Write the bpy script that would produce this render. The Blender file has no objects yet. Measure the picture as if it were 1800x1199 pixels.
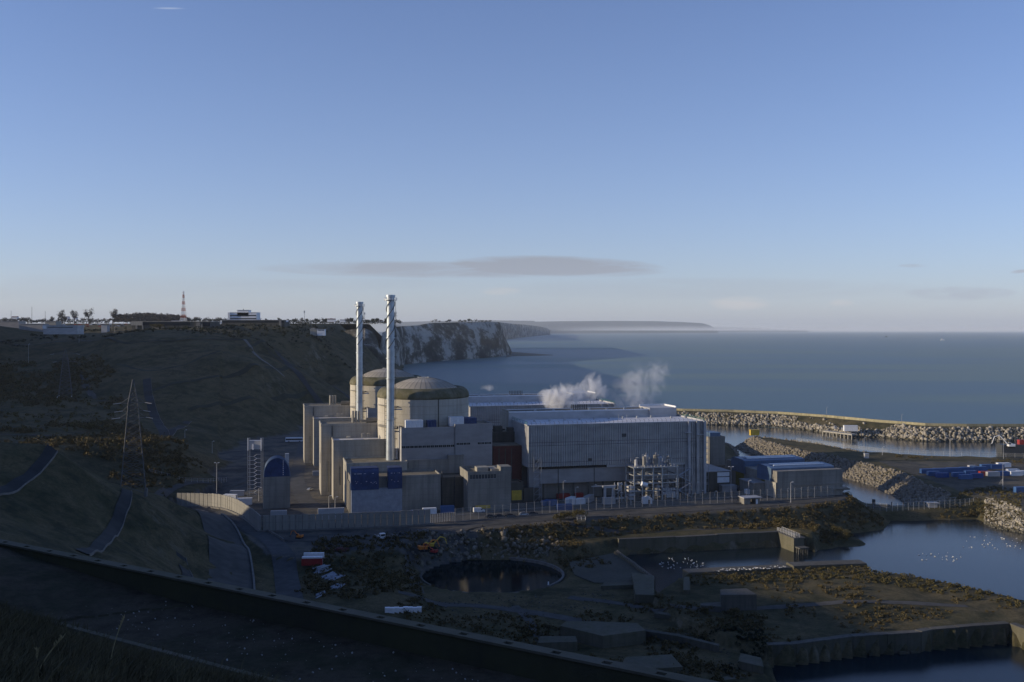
import bpy, math, random
import numpy as np
from mathutils import Vector, Matrix
R = math.radians
random.seed(7); rng = np.random.default_rng(7)
scene = bpy.context.scene
col = scene.collection
# ------------------------------------------------------------------ survey helpers
H, F, EL, CX = 104.0, 1700.0, 580.0, 900.0        # eye height above the sea, focal length / eye level in photo pixels
AL = R(14.0); CS, SN = math.cos(AL), math.sin(AL)  # the site grid is turned 14 degrees
def G(px, py, z):
    Y = (H - z) * F / (py - EL)
    return Vector(((px - CX) / F * Y, Y, z))
def W(px, py, Y): return Vector(((px - CX) / F * Y, Y, H - (py - EL) / F * Y))
def P2(px, Y): return ((px - CX) / F * Y, Y)
def site(u, v, z=0.0): return Vector((u * CS - v * SN, u * SN + v * CS, z))
def col_u(px, v):
    a = (px - CX) / F; Y = v / (CS - a * SN)
    return a * Y * CS + Y * SN
def col_Y(px, v):
    a = (px - CX) / F; return v / (CS - a * SN)
def zat(px, py, v): return H - (py - EL) / F * col_Y(px, v)
# ------------------------------------------------------------------ materials
def nodes(name):
    m = bpy.data.materials.new(name); m.use_nodes = True
    nt = m.node_tree; b = nt.nodes['Principled BSDF']
    return m, nt, b
def N(nt, t, **k):
    n = nt.nodes.new(t)
    for a, v in k.items(): setattr(n, a, v)
    return n
def ramp(nt, fac, stops):
    r = N(nt, 'ShaderNodeValToRGB')
    el = r.color_ramp.elements
    while len(el) < len(stops): el.new(0.5)
    for e, (p, c) in zip(el, stops): e.position = p; e.color = (*c, 1) if len(c) == 3 else c
    nt.links.new(fac, r.inputs[0]); return r.outputs[0]
def noise(nt, vec, scale, detail=6, rough=0.6, dist=0.0):
    n = N(nt, 'ShaderNodeTexNoise'); n.inputs['Scale'].default_value = scale
    n.inputs['Detail'].default_value = detail; n.inputs['Roughness'].default_value = rough
    n.inputs['Distortion'].default_value = dist
    if vec is not None: nt.links.new(vec, n.inputs['Vector'])
    return n.outputs['Fac']
def mapping(nt, vec, scale=(1, 1, 1), rot=(0, 0, 0)):
    m = N(nt, 'ShaderNodeMapping'); m.inputs['Scale'].default_value = scale; m.inputs['Rotation'].default_value = rot
    nt.links.new(vec, m.inputs['Vector']); return m.outputs['Vector']
def mixc(nt, fac, a, b, mode='MIX'):
    m = N(nt, 'ShaderNodeMix', data_type='RGBA', blend_type=mode)
    for i, v in ((0, fac), (6, a), (7, b)):
        if isinstance(v, (int, float)): m.inputs[i].default_value = v
        elif isinstance(v, tuple): m.inputs[i].default_value = (*v, 1)
        else: nt.links.new(v, m.inputs[i])
    return m.outputs[2]
def math_(nt, op, a, b=None, clamp=False):
    m = N(nt, 'ShaderNodeMath', operation=op, use_clamp=clamp)
    for i, v in ((0, a), (1, b)):
        if v is None: continue
        if isinstance(v, (int, float)): m.inputs[i].default_value = v
        else: nt.links.new(v, m.inputs[i])
    return m.outputs[0]
def bump(nt, b, h, strength, dist):
    n = N(nt, 'ShaderNodeBump'); n.inputs['Strength'].default_value = strength; n.inputs['Distance'].default_value = dist
    nt.links.new(h, n.inputs['Height']); nt.links.new(n.outputs[0], b.inputs['Normal'])
def plain(name, c, var=0.25, scale=0.6, rough=0.7, metal=0.0, spec=0.4):
    m, nt, b = nodes(name); tc = N(nt, 'ShaderNodeTexCoord').outputs['Object']
    f = noise(nt, tc, scale)
    lo = tuple(x * (1 - var) for x in c); hi = tuple(min(1, x * (1 + var)) for x in c)
    nt.links.new(ramp(nt, f, [(0.3, lo), (0.7, hi)]), b.inputs['Base Color'])
    b.inputs['Roughness'].default_value = rough; b.inputs['Metallic'].default_value = metal
    b.inputs['Specular IOR Level'].default_value = spec
    return m
def concrete(name, c, dirt=0.5, pour=3.0, moss=0.0, streak=1.0):
    m, nt, b = nodes(name); tc = N(nt, 'ShaderNodeTexCoord').outputs['Object']
    big = noise(nt, tc, 0.06, 8, 0.6); fine = noise(nt, tc, 1.3, 8, 0.7)
    st = noise(nt, mapping(nt, tc, (0.55, 0.55, 0.035)), 1.0, 6, 0.65)
    c1 = ramp(nt, big, [(0.3, tuple(x * (1 - 0.35 * dirt) for x in c)), (0.7, tuple(x * (1 + 0.12) for x in c))])
    d = tuple(x * 0.42 for x in c)
    c2 = mixc(nt, math_(nt, 'MULTIPLY', ramp(nt, st, [(0.44, (0, 0, 0)), (0.68, (1, 1, 1))]), 0.62 * dirt * streak), c1, d)
    c3 = mixc(nt, math_(nt, 'MULTIPLY', ramp(nt, fine, [(0.45, (0, 0, 0)), (0.7, (1, 1, 1))]), 0.35 * dirt), c2, tuple(x * 0.6 for x in c))
    sx = N(nt, 'ShaderNodeSeparateXYZ'); nt.links.new(tc, sx.inputs[0])
    fr = math_(nt, 'FRACT', math_(nt, 'DIVIDE', sx.outputs[2], pour))
    ln = math_(nt, 'LESS_THAN', fr, 0.05)
    xx = math_(nt, 'FRACT', math_(nt, 'DIVIDE', math_(nt, 'ADD', sx.outputs[0], sx.outputs[1]), pour * 2.1))
    ln2 = math_(nt, 'LESS_THAN', xx, 0.012)
    c4 = mixc(nt, math_(nt, 'MULTIPLY', math_(nt, 'MAXIMUM', ln, ln2), 0.4), c3, d)
    if moss:
        mo = noise(nt, tc, 0.25, 8, 0.7)
        c4 = mixc(nt, math_(nt, 'MULTIPLY', ramp(nt, mo, [(0.35, (0, 0, 0)), (0.6, (1, 1, 1))]), moss), c4, (0.07, 0.068, 0.03))
    nt.links.new(c4, b.inputs['Base Color']); b.inputs['Roughness'].default_value = 0.9
    b.inputs['Specular IOR Level'].default_value = 0.25
    bump(nt, b, fine, 0.4, 0.15)
    return m
def metal_paint(name, c, rough=0.45, metal=0.3, streak=0.3):
    m, nt, b = nodes(name); tc = N(nt, 'ShaderNodeTexCoord').outputs['Object']
    st = noise(nt, mapping(nt, tc, (0.9, 0.9, 0.06)), 1.0, 6, 0.7)
    pan = noise(nt, mapping(nt, tc, (0.13, 0.13, 0.3)), 1.0, 2, 0.5)
    c1 = ramp(nt, st, [(0.35, tuple(x * (1 - streak) for x in c)), (0.65, c)])
    c2 = mixc(nt, 0.5, c1, ramp(nt, pan, [(0.35, tuple(x * 0.75 for x in c)), (0.65, tuple(min(1, x * 1.15) for x in c))]))
    nt.links.new(c2, b.inputs['Base Color']); b.inputs['Roughness'].default_value = rough; b.inputs['Metallic'].default_value = metal
    return m
def foliage_mat(name, c, c2):
    m, nt, b = nodes(name); tc = N(nt, 'ShaderNodeTexCoord').outputs['Object']
    f = noise(nt, tc, 0.35, 4, 0.7)
    nt.links.new(ramp(nt, f, [(0.35, c), (0.65, c2)]), b.inputs['Base Color'])
    b.inputs['Roughness'].default_value = 0.85; b.inputs['Specular IOR Level'].default_value = 0.15
    b.inputs['Subsurface Weight'].default_value = 0.0
    return m
M = {}
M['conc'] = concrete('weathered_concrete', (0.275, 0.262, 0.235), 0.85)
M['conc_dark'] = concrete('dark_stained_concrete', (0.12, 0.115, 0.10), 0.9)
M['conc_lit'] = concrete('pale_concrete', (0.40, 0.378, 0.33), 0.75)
M['panel'] = concrete('barrier_concrete', (0.27, 0.26, 0.235), 0.6, 3.7)
M['drum'] = concrete('reactor_concrete', (0.46, 0.43, 0.37), 0.6, 4.6)
M['moss'] = concrete('mossy_concrete', (0.19, 0.175, 0.125), 0.9, 50, 0.7)
M['dome'] = concrete('dome_concrete', (0.40, 0.365, 0.31), 0.25, 60, 0, 0.3)
M['quay'] = concrete('old_quay_concrete', (0.145, 0.135, 0.105), 1.0, 2.2, 0.45)
M['rooftop'] = plain('roof_gravel', (0.19, 0.165, 0.12), 0.4, 0.25, 0.95)
M['rooflight'] = plain('pale_roof_membrane', (0.62, 0.62, 0.64), 0.12, 0.15, 0.6)
M['clad'] = metal_paint('ribbed_grey_cladding', (0.40, 0.40, 0.405))
M['clad2'] = metal_paint('smooth_grey_cladding', (0.29, 0.285, 0.29), 0.5, 0.1, 0.1)
M['cladlight'] = metal_paint('light_grey_cladding', (0.42, 0.42, 0.43), 0.5, 0.1, 0.1)
M['steel'] = metal_paint('galvanised_steel', (0.42, 0.44, 0.47), 0.45, 0.6)
M['chim'] = metal_paint('chimney_metal', (0.44, 0.49, 0.54), 0.38, 0.45, 0.18)
M['pylon'] = plain('weathered_pylon_steel', (0.11, 0.11, 0.11), 0.4, 0.4, 0.7, 0.2)
M['darksteel'] = plain('dark_steel', (0.06, 0.065, 0.07), 0.3, 1.0, 0.6, 0.3)
M['glass'] = plain('dark_window_glass', (0.02, 0.024, 0.03), 0.2, 1.0, 0.15, 0.0, 0.5)
M['blue'] = plain('blue_tarpaulin', (0.018, 0.042, 0.125), 0.35, 0.5, 0.6)
M['bluemetal'] = metal_paint('blue_roof_cladding', (0.09, 0.15, 0.25), 0.45, 0.15)
M['bluebox'] = metal_paint('blue_container_paint', (0.05, 0.13, 0.32), 0.5, 0.1)
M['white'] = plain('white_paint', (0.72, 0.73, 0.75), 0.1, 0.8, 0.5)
M['sheet'] = plain('pale_sheeting', (0.25, 0.275, 0.32), 0.18, 0.5, 0.7)
M['red'] = plain('dark_red_cladding', (0.095, 0.028, 0.024), 0.25, 0.3, 0.7)
M['redpaint'] = plain('red_paint', (0.30, 0.035, 0.03), 0.15, 0.5, 0.5)
M['yellow2'] = plain('faded_yellow', (0.16, 0.13, 0.02), 0.3, 0.4, 0.8)
M['yellow'] = plain('yellow_paint', (0.55, 0.38, 0.05), 0.2, 0.5, 0.6)
M['orange'] = plain('orange_paint', (0.55, 0.18, 0.03), 0.2, 0.5, 0.6)
M['green'] = plain('green_railing_paint', (0.03, 0.13, 0.10), 0.2, 0.5, 0.6)
M['rubber'] = plain('black_rubber', (0.02, 0.02, 0.02), 0.2, 1, 0.9)
M['carblack'] = plain('dark_car_paint', (0.03, 0.035, 0.045), 0.1, 1, 0.3, 0.2)
M['carsilver'] = plain('silver_car_paint', (0.35, 0.37, 0.4), 0.1, 1, 0.35, 0.5)
M['asphalt'] = plain('asphalt', (0.055, 0.056, 0.058), 0.3, 0.3, 0.95)
M['path'] = plain('worn_road', (0.062, 0.060, 0.056), 0.35, 0.2, 0.95)
M['kerb'] = plain('kerb_concrete', (0.15, 0.142, 0.13), 0.25, 0.5, 0.9)
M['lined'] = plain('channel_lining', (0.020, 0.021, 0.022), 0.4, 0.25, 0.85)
M['leaf'] = foliage_mat('scrub_foliage', (0.050, 0.043, 0.019), (0.130, 0.098, 0.042))
M['leafy'] = foliage_mat('yellow_scrub_foliage', (0.060, 0.050, 0.020), (0.125, 0.105, 0.042))
M['leafd'] = foliage_mat('dark_evergreen_foliage', (0.014, 0.02, 0.012), (0.035, 0.04, 0.02))
M['twig'] = foliage_mat('bare_winter_twigs', (0.045, 0.04, 0.035), (0.09, 0.08, 0.07))
M['bark'] = plain('bark', (0.06, 0.05, 0.04), 0.3, 1.0, 0.9)
M['dry'] = plain('dry_grass_stalk', (0.30, 0.25, 0.13), 0.3, 4, 0.9)
M['grass'] = plain('rough_grass', (0.05, 0.045, 0.025), 0.4, 0.7, 0.9)
def rock_mat():
    m, nt, b = nodes('chalky_boulder'); tc = N(nt, 'ShaderNodeTexCoord').outputs['Object']
    f = noise(nt, tc, 0.5, 6, 0.8); v = N(nt, 'ShaderNodeTexVoronoi'); v.inputs['Scale'].default_value = 0.45
    nt.links.new(tc, v.inputs['Vector'])
    sx = N(nt, 'ShaderNodeSeparateColor'); nt.links.new(v.outputs['Color'], sx.inputs[0])
    c = ramp(nt, sx.outputs[0], [(0.0, (0.10, 0.09, 0.07)), (0.45, (0.25, 0.225, 0.18)), (1.0, (0.46, 0.42, 0.35))])
    c = mixc(nt, ramp(nt, f, [(0.4, (0, 0, 0)), (0.7, (0.6, 0.6, 0.6))]), c, (0.14, 0.12, 0.09))
    sz = N(nt, 'ShaderNodeSeparateXYZ'); g = N(nt, 'ShaderNodeNewGeometry'); nt.links.new(g.outputs['Position'], sz.inputs[0])
    wet = math_(nt, 'LESS_THAN', math_(nt, 'ADD', sz.outputs[2], math_(nt, 'MULTIPLY', f, 2.0)), 2.4)
    c = mixc(nt, math_(nt, 'MULTIPLY', wet, 0.75), c, (0.035, 0.035, 0.025))
    nt.links.new(c, b.inputs['Base Color']); b.inputs['Roughness'].default_value = 0.9
    return m
M['rock'] = rock_mat()
M['rockd'] = plain('shaded_weathered_boulder', (0.17, 0.15, 0.12), 0.55, 0.5, 0.9)  # browner stone, darkened further in place of building shadows on the spit
# ------------------------------------------------------------------ mesh builder
class MB:
    def __init__(s): s.v = []; s.f = []; s.smooth = False
    def quad(s, a, b, c, d):
        i = len(s.v); s.v += [a, b, c, d]; s.f.append((i, i + 1, i + 2, i + 3)); return s
    def prism(s, bot, top):                          # two rings of equal length
        i = len(s.v); n = len(bot); s.v += list(bot) + list(top)
        s.f.append(tuple(i + n - 1 - k for k in range(n))); s.f.append(tuple(i + n + k for k in range(n)))
        for k in range(n):
            j = (k + 1) % n; s.f.append((i + k, i + j, i + n + j, i + n + k))
        return s
    def box(s, u0, u1, v0, v1, z0, z1):               # in the site grid
        if u1 < u0: u0, u1 = u1, u0
        return s.prism([site(u0, v0, z0), site(u1, v0, z0), site(u1, v1, z0), site(u0, v1, z0)],
                       [site(u0, v0, z1), site(u1, v0, z1), site(u1, v1, z1), site(u0, v1, z1)])
    def lbox(s, x0, x1, y0, y1, z0, z1):              # in world axes
        V = Vector
        return s.prism([V((x0, y0, z0)), V((x1, y0, z0)), V((x1, y1, z0)), V((x0, y1, z0))],
                       [V((x0, y0, z1)), V((x1, y0, z1)), V((x1, y1, z1)), V((x0, y1, z1))])
    def obox(s, c, d, L, Wd, z0, z1):                 # centre, direction angle
        ca, sa = math.cos(d), math.sin(d)
        pts = [(-L/2, -Wd/2), (L/2, -Wd/2), (L/2, Wd/2), (-L/2, Wd/2)]
        q = [(c[0] + x*ca - y*sa, c[1] + x*sa + y*ca) for x, y in pts]
        return s.prism([Vector((x, y, z0)) for x, y in q], [Vector((x, y, z1)) for x, y in q])
    def bar(s, a, b, r, r2=None, n=6):
        a = Vector(a); b = Vector(b); r2 = r if r2 is None else r2
        d = (b - a)
        if d.length < 1e-6: return s
        d.normalize(); up = Vector((0, 0, 1)) if abs(d.z) < 0.95 else Vector((1, 0, 0))
        x = d.cross(up).normalized(); y = d.cross(x).normalized()
        ring = lambda c, q: [c + x * q * math.cos(2*math.pi*k/n) - y * q * math.sin(2*math.pi*k/n) for k in range(n)]
        return s.prism(ring(a, r)[::1], ring(b, r2)[::1])
    def tube(s, pts, r, n=6):
        for a, b in zip(pts[:-1], pts[1:]): s.bar(a, b, r, n=n)
        return s
    def lathe(s, c, prof, n=64, cap=False):
        i = len(s.v); m = len(prof)
        for r, z in prof:
            for k in range(n):
                a = 2*math.pi*k/n; s.v.append(Vector((c[0] + r*math.cos(a), c[1] + r*math.sin(a), z)))
        for j in range(m-1):
            for k in range(n):
                k2 = (k+1) % n; s.f.append((i+j*n+k, i+j*n+k2, i+(j+1)*n+k2, i+(j+1)*n+k))
        if cap: s.f.append(tuple(i+(m-1)*n+k for k in range(n)))
        return s
    def wall(s, pts, th, z0=None, z1=None):           # polyline of Vectors, top at pt.z unless z1
        for a, b in zip(pts[:-1], pts[1:]):
            d = Vector((b.x-a.x, b.y-a.y, 0)); L = d.length
            if L < 1e-6: continue
            d /= L; nrm = Vector((-d.y, d.x, 0)) * th
            za = a.z if z1 is None else z1; zb = b.z if z1 is None else z1
            q = [Vector((a.x, a.y, z0)), Vector((b.x, b.y, z0)), Vector((b.x, b.y, z0)) + nrm, Vector((a.x, a.y, z0)) + nrm]
            t = [Vector((p.x, p.y, z)) for p, z in zip(q, (za, zb, zb, za))]
            s.prism(q, t)
        return s
    def islands(s):
        par = list(range(len(s.v)))
        def fd(a):
            while par[a] != a: par[a] = par[par[a]]; a = par[a]
            return a
        for f in s.f:
            for k in f[1:]: par[fd(f[0])] = fd(k)
        g = {}
        for f in s.f: g.setdefault(fd(f[0]), []).append(f)
        out = []
        for fs in g.values():
            ids = sorted({i for f in fs for i in f}); mp = {i: k for k, i in enumerate(ids)}
            m = MB(); m.v = [s.v[i] for i in ids]; m.f = [tuple(mp[i] for i in f) for f in fs]; out.append(m)
        return out
    def build_each(s, name, mat, parent, smooth=False):   # every loose piece becomes a part of its own
        for m in s.islands(): m.build(name, mat, parent, smooth)
    def build(s, name, mat, parent=None, smooth=False):
        root = parent
        while root is not None and root.parent is not None: root = root.parent
        off = Vector(root.location) if root is not None else Vector((0, 0, 0))
        me = bpy.data.meshes.new(name)
        me.from_pydata([tuple(Vector(p) - off) for p in s.v], [], s.f); me.update()
        me.materials.append(M[mat] if isinstance(mat, str) else mat)
        if smooth or s.smooth:
            me.polygons.foreach_set('use_smooth', [True]*len(me.polygons))
        o = bpy.data.objects.new(name, me); col.objects.link(o)
        if parent is not None: o.parent = parent
        return o
def tag(o, label=None, cat=None, group=None, kind=None):
    if label: o['label'] = label
    if cat: o['category'] = cat
    if group: o['group'] = group
    if kind: o['kind'] = kind
    return o
def thing(name, loc, label, cat, group=None):
    o = bpy.data.objects.new(name, None); o.empty_display_size = 1; col.objects.link(o); o.location = loc
    return tag(o, label, cat, group)
def solo(mb, name, mat, label, cat, group=None, smooth=False):   # a thing that is one mesh, origin at its base
    xs = [p[0] for p in mb.v]; ys = [p[1] for p in mb.v]; zs = [p[2] for p in mb.v]
    o = mb.build(name, mat, smooth=smooth); c = Vector((sum(xs)/len(xs), sum(ys)/len(ys), min(zs)))
    o.data.transform(Matrix.Translation(-c)); o.location = c
    return tag(o, label, cat, group)
def copy_tree(o, parent=None):
    c = o.copy(); col.objects.link(c)
    if parent is not None: c.parent = parent
    for ch in list(o.children): copy_tree(ch, c)
    return c
def place(o, loc, rz=0.0, sc=1.0, label=None, group=None, fresh=True):
    c = copy_tree(o) if fresh else o
    c.location = loc; c.rotation_euler[2] = rz
    c.scale = (sc, sc, sc) if not isinstance(sc, tuple) else sc
    if label: c['label'] = label
    if group: c['group'] = group
    return c
# ------------------------------------------------------------------ terrain
def pts_np(l): return np.array(l, dtype=float)
def xy(l, z): return [(G(a, b, z).x, G(a, b, z).y) for a, b in l]
def poly_dist(X, Y, poly):
    P = np.array(poly); Q = np.roll(P, -1, axis=0)
    lo, hi = P.min(0)-45, P.max(0)+45
    sel = (X > lo[0]) & (X < hi[0]) & (Y > lo[1]) & (Y < hi[1])
    if sel.sum() < X.size*0.9:
        D = np.full(X.shape, 60.0); I = np.zeros(X.shape, bool)
        if sel.any():
            d, ii = poly_dist_(X[sel], Y[sel], P, Q); D[sel] = d; I[sel] = ii
        return D, I
    return poly_dist_(X, Y, P, Q)
def poly_dist_(X, Y, P, Q):
    best = np.full(X.shape, 1e18); inside = np.zeros(X.shape, bool)
    for (ax, ay), (bx, by) in zip(P, Q):
        dx, dy = bx-ax, by-ay; L = dx*dx+dy*dy+1e-9
        t = np.clip(((X-ax)*dx+(Y-ay)*dy)/L, 0, 1)
        d = (X-ax-t*dx)**2+(Y-ay-t*dy)**2; best = np.minimum(best, d)
        c = ((ay > Y) != (by > Y)) & (X < (bx-ax)*(Y-ay)/(by-ay+1e-12)+ax); inside ^= c
    return np.where(inside, 0, np.sqrt(best)), inside
def vnoise(X, Y, s, seed):
    r = np.random.default_rng(seed); T = r.random((256, 256))
    x = X/s+1000; y = Y/s+1000; xi = np.floor(x).astype(int); yi = np.floor(y).astype(int)
    fx = x-xi; fy = y-yi; fx = fx*fx*(3-2*fx); fy = fy*fy*(3-2*fy)
    g = lambda a, b: T[a % 256, b % 256]
    return (g(xi, yi)*(1-fx)+g(xi+1, yi)*fx)*(1-fy)+(g(xi, yi+1)*(1-fx)+g(xi+1, yi+1)*fx)*fy-0.5
def fbm(X, Y, s, seed, o=4): return sum(vnoise(X, Y, s/2**k, seed+k)/2**k for k in range(o))
ctl_img = [(80,793,350),(0,800,330),(0,832,318),(130,825,350),(200,862,365),(255,885,372),(300,922,372),(325,962,365),(335,1010,345),
 (0,950,230),(100,960,250),(200,980,270),(280,1000,300),(360,900,478),(375,950,414),(375,1000,364),(300,892,494),
 (235,862,410),(200,856,420),(290,872,430),(150,858,430),(100,795,560),(0,795,560),(200,790,580),(300,805,600),(300,775,640),
 (0,760,640),(150,772,640),(115,703,850),(0,700,850),(200,702,850),(265,770,720),(300,768,715),
 (0,640,1000),(100,640,1000),(0,605,1120),(200,622,1000),(330,640,950),(330,700,850),(330,755,745),(380,800,665),
 (450,640,960),(450,700,900),(450,745,850),(530,650,1050),(530,700,980),(530,742,940),(600,640,1180),(600,690,1120),
 (200,592,1050),(330,594,1030),(450,590,1080),(550,592,1200),(620,590,1350),(100,590,1150),
 (-12,578,1300),(0,570,1700),(150,570,1700),(300,570,1700),(450,570,1700),(560,570.5,1750),(0,569.5,2700),(200,569.5,2700),(420,569.5,2700),(560,569.5,2700),(-20,573,1600),(-12,592,1130),(0,578,1300),(655,571,1700),(650,569,2200),(655,568,2600),(690,568,3000),(700,567,3500),(660,567,3500),(620,571,1700),(200,575,1400),(400,576,1400),(550,577,1500),(0,571,2000),(300,570,2000),(560,571,2200),(0,570,3500),(300,569,3500),(560,569,3500),
 (640,600,1400),(650,625,1430),(668,645,1450),(690,662,1450),(640,582,1600),(610,578,1800)]
ctl = [tuple(W(*c)) for c in ctl_img]
ctl += [(-209,711,11),(-190,626,11),(-217,802,11),(-203,931,11),(-230,1180,11),(-100,600,10),(0,600,10),(0,450,8),(100,600,8),(-100,800,10),(-100,1000,9),(0,900,6),
 (-150,520,10),(-120,450,10),(-135,1400,-12),(-100,1600,-12),(-200,1900,-12),(-175,1560,-12),(-185,1700,-12),(-212,1950,-12),(-245,2180,-12),(-262,2420,-12),(-150,2200,-15),(150,1200,-14),(0,1400,-14),(300,1000,-14),(600,800,-14),(300,700,-14),(200,400,-12),(100,350,-10),(300,300,-12),(600,500,-12),(600,300,-10),
 (0,1250,-12),(-60,1100,-12),(0,1050,-12),(-120,1160,-10),(-145,1260,-12),(-300,2600,-12),(-330,3000,-10),(0,2500,-14),(500,1500,-14),(1000,1000,-14),
 (-640,500,96),(-620,600,96),(-660,720,135),(-720,900,190),(-715,1040,195),(-800,1250,125),(-380,300,112),(-370,380,104),(-330,200,118),(-520,440,92),(-288,488,32),(-380,488,48),(-480,500,64),(-480,560,60),(-420,640,50),(-520,700,62),  # out-of-view left ridge, heights shaped for the shade it throws on the hillside
 (-90,40,122),(-200,50,146),(-300,110,146),(-90,100,80),(-200,200,84),(-60,150,62),(0,150,45),(60,150,32),(0,100,62),(0,280,4),(-60,280,14),(-60,340,6),(60,280,3),(120,200,8),(200,250,2),(-100,300,20),(-110,400,13),  # first points: unseen hill at left, put in to shade the foreground
 (150,60,85),(100,100,55),(100,-80,104),(-100,-80,125),(0,-60,106),(250,100,50),(60,330,0),(0,380,0)]
ctl = np.array(ctl)
def rbf_fit(c):
    n = len(c); D = np.sqrt((c[:, None, 0]-c[None, :, 0])**2+(c[:, None, 1]-c[None, :, 1])**2)
    A = np.zeros((n+3, n+3)); A[:n, :n] = D + np.eye(n)*0.02; A[:n, n] = 1; A[:n, n+1:] = c[:, :2]/1000; A[n, :n] = 1; A[n+1:, :n] = (c[:, :2]/1000).T
    return np.linalg.solve(A, np.concatenate([c[:, 2], [0, 0, 0]]))
wts = rbf_fit(ctl)
def rbf(X, Y):
    if X.ndim == 2 and X.shape[0] > 50:              # smooth: evaluate every fourth ray and ring, interpolate between
        i = np.unique(np.append(np.arange(0, X.shape[0], 4), X.shape[0]-1)); j = np.unique(np.append(np.arange(0, X.shape[1], 4), X.shape[1]-1))
        c = rbf(X[np.ix_(i, j)].ravel(), Y[np.ix_(i, j)].ravel()).reshape(len(i), len(j))
        t = np.array([np.interp(np.arange(X.shape[1]), j, r) for r in c])
        return np.array([np.interp(np.arange(X.shape[0]), i, t[:, k]) for k in range(X.shape[1])]).T
    z = wts[-3]+wts[-2]*X/1000+wts[-1]*Y/1000
    for k in range(len(ctl)): z = z+wts[k]*np.sqrt((X-ctl[k, 0])**2+(Y-ctl[k, 1])**2)
    return z
PLAT = xy([(296,893),(345,903),(400,915),(440,948),(470,975),(560,985),(620,968),(740,962),(800,948),(830,935),(900,926),(1000,918),(1100,909),(1200,903),(1300,897),(1400,890),(1478,881),(1490,874),(1484,866)], 12) + \
  [(P2(1430,590)), (P2(1300,660)), (P2(1262,650)), (P2(1252,690)), (P2(1247,850)), (P2(1200,960)), (P2(1000,965)), (P2(850,960)), (-110,1000), (-190,1050), (-250,1100), (-300,1000), (-230,760), (-195,640), (-195,540)]
TOP3 = xy([(560,1010),(640,990),(740,980),(1080,985),(1150,1040),(1200,1045),(1300,1070),(1360,1150),(1330,1230),(1100,1330),(700,1260),(500,1120)], 3)
TOP8 = xy([(505,965),(600,962),(650,1000),(690,1040),(690,1075),(505,1090)], 9)
QUAYN = xy([(960,975),(1085,949),(1372,936),(1425,945),(1440,925),(1300,915),(1000,930)], 6.3)
SPITV = xy([(1400,938),(1440,928),(1485,938),(1497,947),(1430,955)], 2)
PENA = xy([(1150,1045),(1207,1006),(1392,996),(1515,990),(1540,1010),(1560,1112),(1400,1132),(1352,1140),(1200,1090)], 6)
PENB = xy([(1480,1000),(1540,1005),(1600,1012),(1700,1032),(1790,1052),(1900,1085),(1900,1098),(1786,1093),(1500,1120)], 6)
CAUS = xy([(1475,893),(1600,894),(1745,888),(1745,882),(1600,888),(1480,884)], 5)
YARD = xy([(1328,767),(1420,777),(1500,792),(1650,801),(1800,804),(2000,806),(2000,920),(1800,893),(1770,880),(1735,872),(1680,868),(1640,855),(1590,830),(1540,818),(1480,804),(1400,789),(1345,774)], 10)
BRK = xy([(1150,722),(1200,725),(1367,730),(1453,736),(1533,744),(1627,752),(1800,752),(2100,752),(2100,745),(1800,745),(1627,744.5),(1533,738),(1453,730.5),(1367,725),(1200,719.5),(1150,717)], 11)
BERM = xy([(1400,742),(1430,745),(1500,756),(1570,756),(1560,748),(1480,741),(1420,737)], 6)
LDOCK = [(G(a, b, c).x, G(a, b, c).y) for a, b, c in ((1350,1138,5.8),(1400,1136,5.8),(1500,1122,6),(1640,1110,6),(1775,1099,6.1),(1864,1136,6.1),(1960,1400,0),(1400,1330,0),(1370,1215,0))]
NDOCK = [(G(a, b, c).x, G(a, b, c).y) for a, b, c in ((1088,951.5,6.6),(1225,945,6.6),(1368,938,6.6),(1372,950,0),(1440,972,0),(1520,1006,0),(1395,1003,6.2),(1212,1011,6.2),(1160,1025,4.5),(1122,995,4.5),(1087,972,4.5))]
PC = G(865, 1012, 1.0)                               # round pond
FEAT = [(PLAT,12,0.55),(TOP3,3,0.6),(TOP8,9,0.35),(QUAYN,6.3,2.5),(SPITV,2,0.35),(PENA,6,2.5),(PENB,6,0.45),(CAUS,5,0.5),(YARD,10,0.62),(BRK,11,0.6),(BERM,6,0.6)]
PA, PN = Vector((-26.5, 50.0)), Vector((0.5255, 0.8508))
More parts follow.
